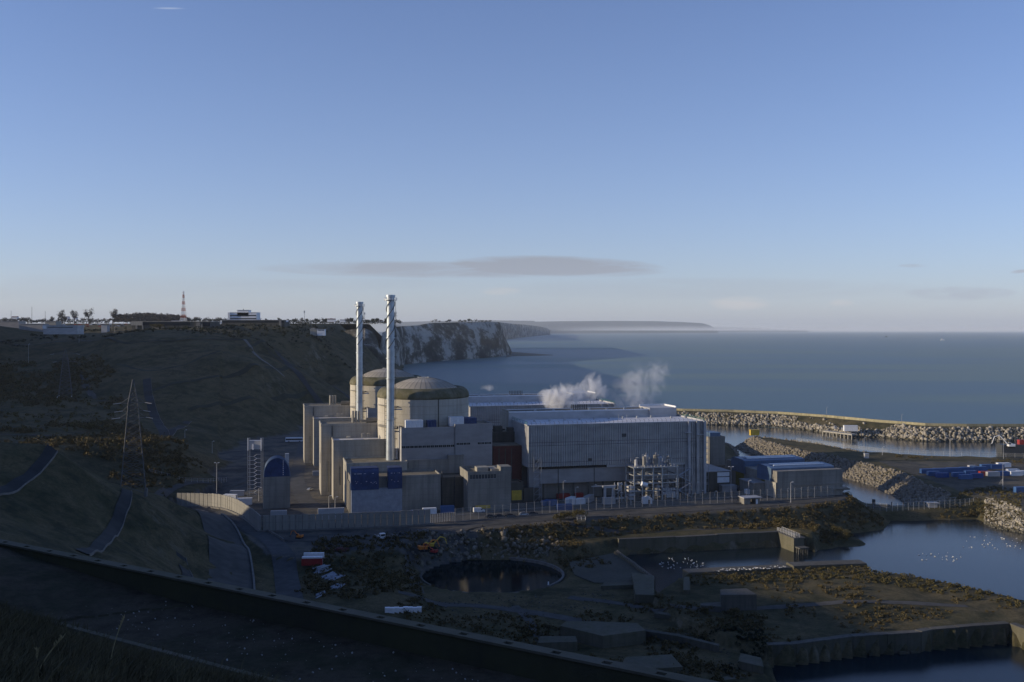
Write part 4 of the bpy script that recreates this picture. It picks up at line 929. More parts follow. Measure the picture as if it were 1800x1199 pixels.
# ---- arched blue store and stair tower on the left
def arch_store():
    x0, y0 = P2(463.5, 497); w = 13.3; zb = 28.3
    t = thing('arched_store', (x0, y0, 12), 'tall pale store under a blue barrel vault, left of the reactor blocks', 'store')
    p = lambda u, v, z: Vector((x0, y0, 0))+Vector((u*CS-v*SN, u*SN+v*CS, z))
    def bx(a, b, c, d, e, f): return [p(a, c, e), p(b, c, e), p(b, d, e), p(a, d, e)], [p(a, c, f), p(b, c, f), p(b, d, f), p(a, d, f)]
    MB().prism(*bx(0, w, 0, 12, 8, zb)).build('wall', 'conc', t)
    mb = MB(); ring = []
    for k in range(15):
        a = math.pi*k/14; ring.append((w/2-(w/2-0.1)*math.cos(a), zb+ (9.6 if a < math.pi/2 else 9.6)*math.sin(a)**0.85))
    mb.prism([p(u, 0.2, z) for u, z in ring], [p(u, 9, z-0.0) for u, z in ring]); v = mb.build('vault', 'blue', t)
    for vv in (-0.1, 4.4, 9.1): MB().tube([p(u, vv, z+0.12) for u, z in ring], 0.22, 5).build('hoop', 'bluemetal', v)
    mb = MB(); [mb.prism(*bx(w*0.72, w*0.72+0.4, -0.1, -0.02, zb+0.8+k*1.0, zb+1.2+k*1.0)) for k in range(8)]; mb.build('white_tie', 'white', v)
    MB().prism(*bx(w-2.5, w-0.5, 6, 8, zb+6, zb+11)).build('vent', 'cladlight', t)
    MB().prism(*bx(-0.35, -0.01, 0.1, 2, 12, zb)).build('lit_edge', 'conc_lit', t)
arch_store()
def stair_tower():
    cx, cy = P2(449, 543); w = 3.7; t = thing('stair_tower', (cx, cy, 12), 'tall openwork stair tower topped by a white cabin, left of the arched store', 'stair tower')
    mb = MB()
    for sx in (-w, w):
        for sy in (-2, 2): mb.bar((cx+sx, cy+sy, 9), (cx+sx, cy+sy, 43.4), 0.17, n=5)
    n = 10
    for k in range(n):
        z = 13+k*2.25
        mb.bar((cx-w, cy-2, z), (cx-w*0.1, cy-2, z), 0.1, n=4); mb.bar((cx-w*0.1, cy-2, z), (cx+w*0.35, cy-2, z+1.1), 0.12, n=4); mb.bar((cx+w*0.35, cy-2, z+1.1), (cx+w, cy-2, z+1.1), 0.1, n=4)
        mb.bar((cx-w*0.1, cy-2, z), (cx+w*0.35, cy-2, z-1.1), 0.12, n=4)
    mb.build('frame', 'steel', t)
    MB().lbox(cx-w+0.4, cx+w-0.4, cy-1.8, cy+1.8, 37.2, 42.0).build('cabin', 'cladlight', t)
    MB().lbox(cx-w-0.2, cx-w+0.25, cy-2.2, cy-1.9, 36.5, 43.6).build('white_post', 'white', t); MB().lbox(cx-1.2, cx-0.5, cy-2.3, cy-1.9, 37, 40.2).build('white_post', 'white', t); MB().lbox(cx+w-0.25, cx+w+0.2, cy-2.2, cy-1.9, 36.5, 43.6).build('white_post', 'white', t)
stair_tower()
mb = MB().box(col_u(559, 477), col_u(605, 477), 477, 478.5, 12, 17.3); o = solo(mb, 'low_screen', 'cladlight', 'low white screen wall behind the concrete barrier, left of the blue hoardings', 'screen wall')
# ---- concrete barrier of upright panels
bp = [(311,890.5),(330,891),(350,891.5),(372,892),(392,894.5),(410,900),(425,908),(440,919),(458,935),(520,933),(600,930),(700,926),(757,922)]
bpts = [G(a, b, z) for (a, b), z in zip(bp, (8.7, 8.9, 9.3, 9.9, 10.5, 11.1, 11.6, 12, 12, 12, 12, 12, 12))]
L = [0]
for a, b in zip(bpts[:-1], bpts[1:]): L.append(L[-1]+(b-a).length)
def along(s):
    k = min(max(np.searchsorted(L, s)-1, 0), len(L)-2); f = (s-L[k])/(L[k+1]-L[k]); return bpts[k].lerp(bpts[k+1], f), math.atan2((bpts[k+1]-bpts[k]).y, (bpts[k+1]-bpts[k]).x)
t = thing('barrier_wall', bpts[0], 'curving wall of tall upright concrete panels round the station, sunlit at its left end', 'barrier wall')
s = 0.0; r = random.Random(5); n = int(L[-1]/2.95)
for k in range(min(n, 100)):
    c, d = along((k+0.5)*L[-1]/n); mb = MB().obox((c.x, c.y), d, L[-1]/n-0.34, 0.45, 8.0, 7.35+c.z+r.uniform(-0.12, 0.12)); mb.build('panel', 'panel', t)
mb = MB()
for k in range(60):
    c, d = along(k*L[-1]/59.01); mb.obox((c.x-math.sin(d)*-0.5, c.y-0.5*math.cos(d)), d, 3.2, 1.6, c.z-0.6, c.z+0.7)
mb.build('footing', 'kerb', t)
mb = MB()
for k in range(60): c, d = along(L[-1]*0.3+k*L[-1]*0.7/60.01); mb.obox((c.x, c.y+0.6), d, 3.0, 0.1, 18.5, 18.8)
mb.build('backing_rail', 'darksteel', t)
# ---- mesh perimeter fence
def mesh_mat():
    m, nt, b = nodes('fence_mesh'); g = N(nt, 'ShaderNodeNewGeometry').outputs['Position']
    b.inputs['Base Color'].default_value = (0.30, 0.30, 0.28, 1); b.inputs['Roughness'].default_value = 0.7
    b.inputs['Alpha'].default_value = 0.22; return m
M['mesh'] = mesh_mat()
def fence(name, pts, h, step, label, r=0.07, post='cladlight', crank=True):
    Ls = [0]
    for a, b in zip(pts[:-1], pts[1:]): Ls.append(Ls[-1]+(b-a).length)
    t = thing(name, pts[0], label, 'fence'); n = min(99, int(Ls[-1]/step)); mb = MB()
    for k in range(n+1):
        s = Ls[-1]*k/n; i = min(max(np.searchsorted(Ls, s)-1, 0), len(Ls)-2); p = pts[i].lerp(pts[i+1], (s-Ls[i])/(Ls[i+1]-Ls[i]))
        p1 = MB().bar(p-Vector((0, 0, 0.5)), p+Vector((0, 0, h)), r, n=5)
        if crank: p1.bar(p+Vector((0, 0, h)), p+Vector((0.15, -0.5, h+0.45)), r*0.8, n=4)
        p1.build('post', post, t)
    for a, b in zip(pts[:-1], pts[1:]):
        mb.quad(a, b, b+Vector((0, 0, h-0.1)), a+Vector((0, 0, h-0.1)))
    mb.build('mesh_panel', 'mesh', t)
    mb = MB()
    for z in (h*0.5, h-0.1): mb.tube([p+Vector((0, 0, z)) for p in pts], 0.03, 4)
    mb.build('rail', post, t); return t
fence('perimeter_fence', [G(a, b, 12) for a, b in ((800,916.5),(830,913),(900,907),(1000,899),(1100,893),(1200,888),(1300,883),(1400,877),(1466,872.5))], 6.0, 4.2, 'tall mesh security fence running along the front of the station')
fence('inner_fence', [G(a, b, 12) for a, b in ((1466,872.5),(1440,864),(1400,850))], 4.6, 4.5, 'short return of mesh fence climbing back beside the pumping station')
mb = MB(); pts = [G(a, b, 12.0) for a, b in ((800,919),(830,915.5),(900,909.5),(1000,901.5),(1100,895),(1200,890),(1300,885),(1400,879),(1466,874.5))]
for a, b in zip(pts[:-1], pts[1:]): mb.wall([Vector((a.x, a.y, 12.45)), Vector((b.x, b.y, 12.45))], 0.4, 11.8)
solo(mb, 'fence_footing', 'kerb', 'continuous low concrete footing along the front mesh fence', 'footing')
t = fence('palisade_fence', [G(a, b, 12) for a, b in ((757,920),(790,916),(800,916.5))], 4.4, 0.9, 'short pale palisade fence between the concrete barrier and the mesh fence', 0.12, crank=False)
# ================================================================== GROUND DETAIL
def ribbon(name, pts, width, mat, lift=0.12, kind='structure', step=3.0):
    """a strip draped on the ground; pts are (x, y)"""
    P = [Vector((a, b)) for a, b in pts]; out = []
    for a, b in zip(P[:-1], P[1:]):
        n = max(1, int((b-a).length/step)); out += [a.lerp(b, k/n) for k in range(n)]
    out.append(P[-1]); 
    for _ in range(14): out = [out[0]]+[(out[i-1]+out[i]*2+out[i+1])/4 for i in range(1, len(out)-1)]+[out[-1]]
    Ls, Rs, Cs = [], [], []
    for i, p in enumerate(out):
        d = (out[min(i+1, len(out)-1)]-out[max(i-1, 0)]).normalized(); nn = Vector((-d.y, d.x))*width/2
        Ls.append(p+nn); Rs.append(p-nn); Cs.append(p)
    allp = Ls+Cs+Rs; zz = height(np.array([p.x for p in allp]), np.array([p.y for p in allp]))
    n = len(out); mb = MB()
    for i in range(3*n): mb.v.append(Vector((allp[i].x, allp[i].y, float(zz[i])+lift)))
    for i in range(n-1): mb.f.append((i, i+1, n+i+1, n+i)); mb.f.append((n+i, n+i+1, 2*n+i+1, 2*n+i))
    o = mb.build(name, mat, smooth=True); 
    if kind: tag(o, kind=kind)
    return o, [v.copy() for v in mb.v[:n]], [v.copy() for v in mb.v[2*n:]]
def hit(px, py, Y0=90, Y1=1700):                        # where the sight line through a photo point meets the ground
    Y = np.linspace(Y0, Y1, 1400); zz = height((px-CX)/F*Y, Y); k = np.argmax(zz >= H-(py-EL)/F*Y); y = float(Y[k]); return Vector(((px-CX)/F*y, y, float(zz[k])))
def gxy(l, z): return [(G(a, b, z).x, G(a, b, z).y) for a, b in l]
def wxy(l): return [P2(a, Y) for a, Y in l]
def kerbline(name, pts, w, h, mat, label, cat='kerb'):
    mb = MB()
    for a, b in zip(pts[:-1], pts[1:]):
        d = Vector((b.x-a.x, b.y-a.y, 0))
        if d.length < 1e-4: continue
        d.normalize(); n = Vector((-d.y, d.x, 0))*w/2; up = Vector((0, 0, h)); dn = Vector((0, 0, -0.6))
        mb.prism([a-n+dn, b-n+dn, b+n+dn, a+n+dn], [a-n+up, b-n+up, b+n+up, a+n+up])
    return solo(mb, name, mat, label, cat)
# roads
_, l1, r1 = ribbon('road', wxy([(262,500),(300,500)])+gxy([(330,888),(352,905),(385,930),(402,965),(408,1005),(404,1060)], 13.5), 16, 'path', 0.25)
kerbline('retaining_kerb', l1 if l1[-1].x > r1[-1].x else r1, 0.7, 0.8, 'kerb', 'pale concrete kerb curving along the right edge of the service road', 'kerb')
_, l1, r1 = ribbon('road', gxy([(380,893),(420,915),(452,935),(480,950),(500,975),(505,1010),(515,1060)], 12.3), 9, 'asphalt', 0.22)
kerbline('road_barrier', [Vector((p.x, p.y, p.z)) for p in l1[: len(l1)//2]], 0.4, 0.9, 'kerb', 'low white road barrier beside the bend below the concrete wall', 'barrier')
ribbon('gravel_yard', gxy([(500,948),(600,950),(700,944),(790,935),(850,921),(950,914),(1100,903),(1300,892),(1470,878)], 12), 6.5, 'path', 0.18)
ribbon('road', wxy([(215,455),(262,500),(300,545),(345,575)])+gxy([(400,822),(440,808),(480,800)], 22), 5, 'path', 0.3)
ribbon('road', gxy([(540,760),(530,800),(520,840),(535,880),(560,895)], 12), 9, 'asphalt', 0.06)
ribbon('path', [P2(a, y) for a, y in ((0,640),(60,642),(150,640),(210,640),(262,716),(300,716))], 2.2, 'path', 0.3)
ribbon('path', [P2(a, y) for a, y in ((10,850),(60,850),(115,846),(185,846))], 2.0, 'path', 0.3)
ribbon('path', [P2(a, y) for a, y in ((150,930),(146,900),(158,870),(172,850))], 4.0, 'path', 0.3)
M['turf'] = plain('dark_turf_line', (0.028, 0.030, 0.017), 0.4, 0.1, 0.95)
for l, w in (([(262,690),(300,676),(350,668),(420,660),(500,650),(560,640)], 5), ([(332,722),(400,712),(470,702),(540,690)], 4.5), ([(205,640),(260,655),(330,640),(420,622),(520,618)], 3.5), ([(470,612),(520,655),(560,700)], 6), ([(160,600),(220,606),(300,600),(380,597),(440,598)], 4), ([(0,600),(60,606),(130,598),(200,596)], 3)):
    ribbon('terrace_path', [(p.x, p.y) for p in (hit(a, b, 500, 1600) for a, b in l)], w, 'turf' if w > 3.2 else 'path', 0.3)
M['scree'] = plain('grey_scree', (0.07, 0.066, 0.06), 0.6, 0.06, 0.95)
for l, w in (([(146,655),(150,680),(163,697)], 6),): ribbon('scree', [(p.x, p.y) for p in (hit(a, b, 500, 1600) for a, b in l)], w, 'scree', 0.22)
# concrete lined drainage channels with a bright kerb on one side
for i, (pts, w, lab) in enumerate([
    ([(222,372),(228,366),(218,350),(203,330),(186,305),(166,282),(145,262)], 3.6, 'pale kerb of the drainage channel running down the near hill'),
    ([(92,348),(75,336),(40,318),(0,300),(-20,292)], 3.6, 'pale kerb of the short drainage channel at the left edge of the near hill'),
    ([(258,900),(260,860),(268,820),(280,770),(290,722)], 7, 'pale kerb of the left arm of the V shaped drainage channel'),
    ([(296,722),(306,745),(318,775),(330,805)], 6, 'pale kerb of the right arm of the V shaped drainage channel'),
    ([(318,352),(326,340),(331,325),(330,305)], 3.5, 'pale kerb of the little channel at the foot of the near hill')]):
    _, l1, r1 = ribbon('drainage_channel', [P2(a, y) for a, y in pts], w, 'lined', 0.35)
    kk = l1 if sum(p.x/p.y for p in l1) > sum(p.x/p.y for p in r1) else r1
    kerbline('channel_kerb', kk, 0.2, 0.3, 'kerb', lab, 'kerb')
ribbon('drainage_channel', [P2(a, y) for a, y in ((487,1080),(520,1040),(560,1000),(590,960))], 9, 'lined', 0.35)
ribbon('drainage_channel', [P2(a, y) for a, y in ((545,1150),(580,1100),(612,1060),(640,1020))], 7, 'lined', 0.35)
_, l1, r1 = ribbon('path', [P2(a, y) for a, y in ((430,1060),(448,1030),(470,1010),(500,1000))], 3.5, 'kerb', 0.5)
# quay walls
def quay(pts, z0, label, th=1.6, mat='quay', steps=True, seed=1):
    t = thing('quay_wall', Vector((pts[0].x, pts[0].y, z0)), label, 'quay wall'); r = random.Random(seed)
    mb = MB(); cp = MB()
    for a, b in zip(pts[:-1], pts[1:]):
        n = max(1, int((b-a).length/9)); 
        for k in range(n):
            p, q_ = a.lerp(b, k/n), a.lerp(b, (k+0.985)/n); dz = r.uniform(-0.12, 0.12)
            p = p+Vector((0, 0, dz)); q_ = q_+Vector((0, 0, dz)); mb.wall([p, q_], th, z0)
            d = Vector((b.x-a.x, b.y-a.y, 0)).normalized(); nn = Vector((-d.y, d.x, 0))
            cp.prism([p-nn*0.15, q_-nn*0.15, q_+nn*(th+0.8), p+nn*(th+0.8)], [v+Vector((0, 0, 0.35)) for v in (p-nn*0.15, q_-nn*0.15, q_+nn*(th+0.8), p+nn*(th+0.8))])
    mb.build('face', mat, t); cp.build('coping', 'conc_dark', t)
    if steps:
        mb = MB()
        for a, b in zip(pts[:-1], pts[1:]):
            d = Vector((b.x-a.x, b.y-a.y, 0)); n = max(1, int(d.length/4)); d.normalize(); nn = Vector((-d.y, d.x, 0))
            for k in range(n):
                if r.random() < 0.75:
                    p = a.lerp(b, (k+r.random()*0.4)/n); L_ = r.uniform(2, 4); w = r.uniform(0.5, 1.3); z = r.uniform(0.2, 0.8)
                    q = [p-nn*w, p+d*L_-nn*w, p+d*L_+nn*0.1, p+nn*0.1]; mb.prism([Vector((v.x, v.y, -1)) for v in q], [Vector((v.x, v.y, z)) for v in q])
        mb.build('broken_footing', 'quay', t)
    return t
quay([G(1088,949.5,6.6),G(1150,947,6.6),G(1225,943,6.6),G(1260,941,6.6),G(1370,936,6.6)], -2, 'long stained dock wall below the embankment with a broken waterline', seed=2)
c0, c1 = G(1365,935,6.6), G(1396,947.5,6.3)
quay([c0, c1], -2, 'short sunlit dock pier closing the long dock wall', th=5.5, steps=False)
mb = MB(); pts = [c0+Vector((0.5, 0.5, 0.4)), c1+Vector((0.5, 0.5, 0.4))]
for k in range(12): p = pts[0].lerp(pts[1], k/11); mb.bar(p, p+Vector((0, 0, 1.8)), 0.1, n=4); mb.bar(p+Vector((2.5, 0.8, 0)), p+Vector((2.5, 0.8, 1.8)), 0.1, n=4)
for z in (0.6, 1.2, 1.8): mb.bar(pts[0]+Vector((0, 0, z)), pts[1]+Vector((0, 0, z)), 0.07, n=4); mb.bar(pts[0]+Vector((2.5, .8, z)), pts[1]+Vector((2.5, .8, z)), 0.07, n=4)
solo(mb, 'gate_railing', 'cladlight', 'pale metal railings on top of the sunlit dock pier', 'railing')
mb = MB(); cc = G(1410, 962, 3.0)
mb.obox((cc.x, cc.y), 0.3, 5, 4, 2.6, 3.1); [mb.obox((cc.x+a, cc.y+b), 0.3, 0.5, 0.5, -2, 2.6) for a in (-2, 0, 2) for b in (-1.5, 1.5)]
solo(mb, 'landing_stage', 'conc_dark', 'small landing stage on posts at the end of the sunlit dock pier', 'landing stage')
quay([G(1392,999,6.2),G(1210,1008,6.2)], -2, 'grassy old quay lined with gulls, left of the gap', th=-7, steps=False, seed=4)
quay([G(1524,992,6.9),G(1395,997,6.9)], -2, 'old quay block with ivy on its face, right of the gap', th=-7.5, steps=False, seed=5)
quay([G(1350,1136,5.8),G(1400,1134,5.8),G(1500,1120,6.0),G(1620,1112,6.3),G(1640,1108,5.9),G(1775,1097,6.1)], -2, 'lower dock wall with dark vertical streaks across the bottom right corner', seed=6)
quay([G(1775,1097,6.1),G(1860,1130,6.1)], -2, 'return of the lower dock wall running out of the right edge', seed=7)
quay([G(1085,969,4.5),G(1120,992,4.5),G(1152,1018,4.5)], -2, 'slanting end wall of the dock beside the ruined slab', th=-1.5, seed=8)
def ruin(l, z0, z1, label, mat='quay', name='ruined_block', extra=None):
    b = [Vector((G(x, y, z1).x, G(x, y, z1).y, z0)) for x, y in l]; t = [G(x, y, z1) for x, y in l]
    o = MB().prism(b, t); 
    if extra: extra(o)
    return solo(o, name, mat, label, 'concrete ruin')
ruin([(1258,1048),(1305,1036),(1330,1046),(1268,1048)][:0] or [(1267,1046),(1330,1045),(1312,1034),(1266,1036)], 4.5, 11.5, 'larger roofless looking concrete bunker standing in the rough grass', 'conc_dark', 'bunker')
ruin([(1232,1064),(1268,1066),(1266,1058),(1231,1060)], 4.5, 8.2, 'small low bunker at the left foot of the larger bunker', 'conc_dark', 'bunker')
ruin([(1168,1037),(1207,1035),(1203,1031),(1170,1032)], 1.5, 5.2, 'low square concrete stump beside the dock slope', name='concrete_stump')
ruin([(1201,1037),(1213,1037),(1212,1014),(1202,1014)], 1.5, 7.5, 'upright concrete end block of the old quay', name='end_block')
ruin([(1056,1030),(1116,1028),(1112,1022),(1062,1024)], 1.0, 4.6, 'open fronted concrete shelter under the ruined slab', name='shelter')
ruin([(1117,1045),(1150,1046),(1150,1012),(1110,1006)], 1.0, 6.0, 'thick concrete stub wall with plants growing on top', name='stub_wall')
ruin([(985,1100),(1060,1118),(1135,1108),(1120,1095),(1040,1092),(995,1092)], 1.5, 7.0, 'rounded concrete mound with a dark mouth near the lower edge', name='concrete_mound')
ruin([(945,1130),(1015,1128),(1012,1118),(950,1118)], 1.5, 6.0, 'low dark concrete wall left of the rounded mound', name='low_ruin')
ruin([(1085,1180),(1200,1172),(1180,1150),(1100,1155)], 1.0, 5.0, 'flat broken concrete slab at the bottom of the old dock', name='broken_slab')
ruin([(1298,1162),(1342,1172),(1338,1156),(1302,1148)], 0.5, 5.4, 'narrow concrete culvert head beside the lower dock', name='culvert_head')
ruin([(1245,1199),(1320,1190),(1345,1180),(1260,1184)], 0.2, 3.0, 'sloping broken wall at the bottom edge by the lower dock', name='broken_wall')
ruin([(1014,916),(1029,916),(1029,909),(1015,909)], 2, 12.6, 'square concrete shaft with a railed top on the embankment', 'quay', 'shaft')
mb = MB(); c = G(1021.5, 912, 12.8)
for dx in (-2, 0, 2):
    for dy in (-2, 2): mb.bar((c.x+dx, c.y+dy, 12.4), (c.x+dx, c.y+dy, 14.2), 0.09, n=4)
for z in (13.3, 14.1):
    for dy in (-2, 2): mb.bar((c.x-2, c.y+dy, z), (c.x+2, c.y+dy, z), 0.07, n=4)
solo(mb, 'shaft_railing', 'cladlight', 'pale railing round the top of the square concrete shaft', 'railing')
mb = MB(); a0, b0 = G(1085,967,5.6), G(1150,1014,5.6)
for k in range(22): p = a0.lerp(b0, k/21); mb.bar(p-Vector((0, 0, 1.2)), p, 0.07, n=4)
for z in (-0.5, 0): mb.bar(a0+Vector((0, 0, z)), b0+Vector((0, 0, z)), 0.08, n=4)
solo(mb, 'dock_railing', 'conc', 'thin railing on the slanting end wall of the dock', 'railing')
# pond rim
def ring(c, r, w, z0, z1, a0, a1, n=70):
    mb = MB()
    for k in range(n):
        a, b = a0+(a1-a0)*k/n, a0+(a1-a0)*(k+1)/n; q = [(r, a), (r, b), (r+w, b), (r+w, a)]
        p = [(c.x+rr_*math.cos(t_), c.y+rr_*math.sin(t_)) for rr_, t_ in q]
        mb.prism([Vector((x, y, z0)) for x, y in p], [Vector((x, y, z1)) for x, y in p])
    return mb
solo(ring(PC, 29.4, 0.9, -1, 2.0, R(-40), R(75)), 'pond_rim', 'kerb', 'curved concrete rim on the right side of the round pond', 'pond rim')
solo(ring(PC, 29.4, 0.8, -1, 1.9, R(170), R(215)), 'pond_rim', 'conc_dark', 'curved concrete rim at the left end of the round pond', 'pond rim')
solo(ring(PC, 29.4, 1.2, -1, 1.7, R(240), R(300)), 'pond_rim', 'kerb', 'broken low rim along the near side of the round pond', 'pond rim')
c = G(964, 1027, 2); solo(MB().bar((c.x, c.y, 0.5), (c.x, c.y, 3.0), 0.35, 0.25, 8), 'white_post', 'white', 'single white post standing at the near right of the round pond', 'post')
# breakwater: wave wall, crest blocks, landing
bw = [G(a, b, 13.6) for a, b in ((1150,716.5),(1200,718.5),(1290,720.5),(1367,723.5),(1453,729.5),(1533,737),(1627,744),(1700,745.3),(1800,745.3),(2050,745.3))]
t = thing('breakwater_wall', Vector((bw[0].x, bw[0].y, 10)), 'long pale mossy wave wall along the crest of the breakwater', 'sea wall')
M['seawall'] = concrete('sea_wall_concrete', (0.42, 0.38, 0.25), 0.8, 30, 0.35)
tot = 0
for a, b in zip(bw[:-1], bw[1:]):
    n = max(1, int((b-a).length/13))
    for k in range(n):
        if tot >= 99: break
        p, q_ = a.lerp(b, k/n), a.lerp(b, (k+0.99)/n); MB().wall([p, q_], 1.6, 9.5).build('wall_section', 'seawall', t); tot += 1
# riprap -------------------------------------------------
def rocks_mesh(name, pts, sizes, seed, label, mat='rock'):
    r = np.random.default_rng(seed); phi = (1+5**0.5)/2
    ico = np.array([(-1,phi,0),(1,phi,0),(-1,-phi,0),(1,-phi,0),(0,-1,phi),(0,1,phi),(0,-1,-phi),(0,1,-phi),(phi,0,-1),(phi,0,1),(-phi,0,-1),(-phi,0,1)])/1.9
    fc = np.array([(0,11,5),(0,5,1),(0,1,7),(0,7,10),(0,10,11),(1,5,9),(5,11,4),(11,10,2),(10,7,6),(7,1,8),(3,9,4),(3,4,2),(3,2,6),(3,6,8),(3,8,9),(4,9,5),(2,4,11),(6,2,10),(8,6,7),(9,8,1)])
    n = len(pts); A = r.normal(size=(n, 3, 3)); Q = np.linalg.qr(A)[0]; S = r.uniform(0.55, 1.15, (n, 3, 1))
    base = ico[None]*(1+r.uniform(-0.22, 0.22, (n, 12, 1)))
    v = np.einsum('nij,nkj->nki', Q*S.transpose(0, 2, 1), base)*np.asarray(sizes)[:, None, None]+np.asarray(pts)[:, None, :]
    f = fc[None]+np.arange(n)[:, None, None]*12
    me = bpy.data.meshes.new(name); me.vertices.add(n*12); me.vertices.foreach_set('co', v.ravel()); F_ = f.reshape(-1, 3)
    me.loops.add(F_.size); me.loops.foreach_set('vertex_index', F_.ravel()); me.polygons.add(len(F_)); me.polygons.foreach_set('loop_start', np.arange(0, F_.size, 3)); me.polygons.foreach_set('loop_total', np.full(len(F_), 3)); me.update(calc_edges=True)
    me.materials.append(M[mat]); o = bpy.data.objects.new(name, me); col.objects.link(o)
    return tag(o, label, 'boulders', None, 'stuff')
def scatter(poly, n, seed, zmin, zmax, test=None):
    r = np.random.default_rng(seed); P = np.array(poly); lo, hi = P.min(0), P.max(0)
    X = r.uniform(lo[0], hi[0], n*4); Y = r.uniform(lo[1], hi[1], n*4); _, ins = poly_dist(X, Y, poly); X, Y = X[ins], Y[ins]
    Z = height(X, Y); k = (Z > zmin) & (Z < zmax); X, Y, Z = X[k][:n], Y[k][:n], Z[k][:n]
    return np.stack([X, Y, Z], -1)
def rk(poly, n, seed, zmin, zmax, s0, s1, label, mat='rock'):
    p = scatter(poly, n, seed, zmin, zmax); r = np.random.default_rng(seed+1); s = s0+(s1*1.25-s0)*r.random(len(p))**3; p[:, 2] += s*0.25
    rocks_mesh('rock_armour', p, s, seed+2, label, mat)
BWI = [(p.x, p.y) for p in (G(1170,722,11),G(1367,728,11),G(1453,735,11),G(1533,743,11),G(1627,750,11),G(1800,751,11),G(2000,751,11))]
BWO = [(p.x, p.y) for p in (G(2000,784,0),G(1800,781,0),G(1733,783,0),G(1583,777,0),G(1497,776,0),G(1447,771,0),G(1350,756,0),G(1250,751,0),G(1180,744,0))]
def off(poly, test): return [p for p in poly if test(p)]
pts = scatter(BWI+BWO, 16000, 41, -1.2, 10.6)
db, inb = poly_dist(pts[:, 0], pts[:, 1], BERM); pts = pts[(db > 1.0) | (rng.random(len(pts)) < 0.02)]
s_ = 0.5+1.9*rng.random(len(pts))**3; rocks_mesh('rock_armour', pts+np.stack([0*s_, 0*s_, s_*0.3], -1), s_, 43, 'pale boulders heaped on the harbour side of the breakwater')
OUT = [(p.x, p.y) for p in (G(1150,716,11),G(1367,723.5,11),G(1453,729,11),G(1533,736.5,11),G(1627,743,11),G(1800,744,11),G(2000,744,11),G(2000,741,11),G(1800,741,11),G(1627,740,11),G(1533,733,11),G(1453,726,11),G(1367,720.5,11),G(1150,712,11))]
pts = scatter(OUT, 2600, 51, 3, 12.5); s_ = 0.9+0.9*rng.random(len(pts)); rocks_mesh('crest_blocks', pts+np.array([0, 0, 2.2]), s_, 53, 'dark concrete blocks along the outer crest of the breakwater', 'conc_dark')
SPIT_B = gxy([(1275,775),(1285,765),(1330,762),(1420,778),(1500,800),(1560,822),(1610,840),(1660,858),(1700,868),(1700,885),(1640,892),(1560,890),(1530,872),(1480,850),(1420,830),(1300,800)], 3)
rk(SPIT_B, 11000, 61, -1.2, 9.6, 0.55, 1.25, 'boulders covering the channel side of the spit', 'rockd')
RB = gxy([(1735,880),(1760,872),(1800,900),(1900,940),(1900,965),(1800,945),(1740,925),(1730,905)], 4)
rk(RB, 4200, 71, -1.0, 9.3, 0.35, 0.85, 'sunlit boulders at the right edge below the container yard')
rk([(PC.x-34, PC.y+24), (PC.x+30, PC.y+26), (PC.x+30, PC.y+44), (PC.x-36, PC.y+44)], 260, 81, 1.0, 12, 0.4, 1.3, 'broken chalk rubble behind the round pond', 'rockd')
mb = MB(); a, b = G(1446,757,5.2), G(1497,763,5.2); mb.wall([a, b], 6, 4.0)
for k in range(9): p = a.lerp(b, k/8); mb.bar((p.x, p.y-0.2, -1), (p.x, p.y-0.2, 4.2), 0.5, n=6)
solo(mb, 'landing_jetty', 'conc_lit', 'pale concrete landing jetty on piles below the breakwater', 'jetty')
# ---- scrub
def leafmesh(name, C, size, per, leaf, seed, mat, label=None, cat=None, kind='stuff', squash=0.7, parent=None):
    r = np.random.default_rng(seed); C = np.asarray(C, float); n = len(C); size = np.broadcast_to(np.asarray(size, float), (n,))
    d = r.normal(size=(n, per, 3)); d /= np.linalg.norm(d, axis=2, keepdims=True)+1e-9; rad = r.random((n, per, 1))**0.45
    lump = 1+0.35*np.sin(d[..., :1]*3+np.arange(n)[:, None, None])
    p = C[:, None, :]+d*rad*size[:, None, None]*lump*np.array([1, 1, squash])+np.array([0, 0, 1])*size[:, None, None]*squash*0.6
    m = n*per; p = p.reshape(m, 3); L_ = np.repeat(size, per)*0+leaf*(0.6+0.8*r.random(m))
    a = r.normal(size=(m, 3)); a /= np.linalg.norm(a, axis=1, keepdims=True); b = np.cross(a, r.normal(size=(m, 3))); b /= np.linalg.norm(b, axis=1, keepdims=True)+1e-9
    a *= L_[:, None]; b *= L_[:, None]*0.7
    v = np.stack([p-a-b*0.4, p+a*0.2-b, p+a+b*0.4, p-a*0.2+b], 1)
    off_ = np.zeros(3)
    if parent is not None: off_ = np.array(parent.location)
    me = bpy.data.meshes.new(name); me.vertices.add(m*4); me.vertices.foreach_set('co', (v-off_).ravel()); me.loops.add(m*4); me.loops.foreach_set('vertex_index', np.arange(m*4)); me.polygons.add(m)
    me.polygons.foreach_set('loop_start', np.arange(0, m*4, 4)); me.polygons.foreach_set('loop_total', np.full(m, 4)); me.update(calc_edges=True)
    me.materials.append(M[mat]); o = bpy.data.objects.new(name, me); col.objects.link(o)
    if parent is not None: o.parent = parent
    else: tag(o, label, cat, None, kind)
    return o
def scrub(poly, n, seed, smin, smax, mat, label, zmin=0.8, zmax=200, per=26, leaf=0.35, thr=-9.0, scale=25):
    p = scatter(poly, n, seed, zmin, zmax); 
    if thr > -5: p = p[fbm(p[:, 0], p[:, 1], scale, seed) > thr]
    r = np.random.default_rng(seed); s = smin+(smax-smin)*r.random(len(p))**2.2
    leafmesh('scrub', p, s, per, leaf, seed, mat, label, 'scrub')
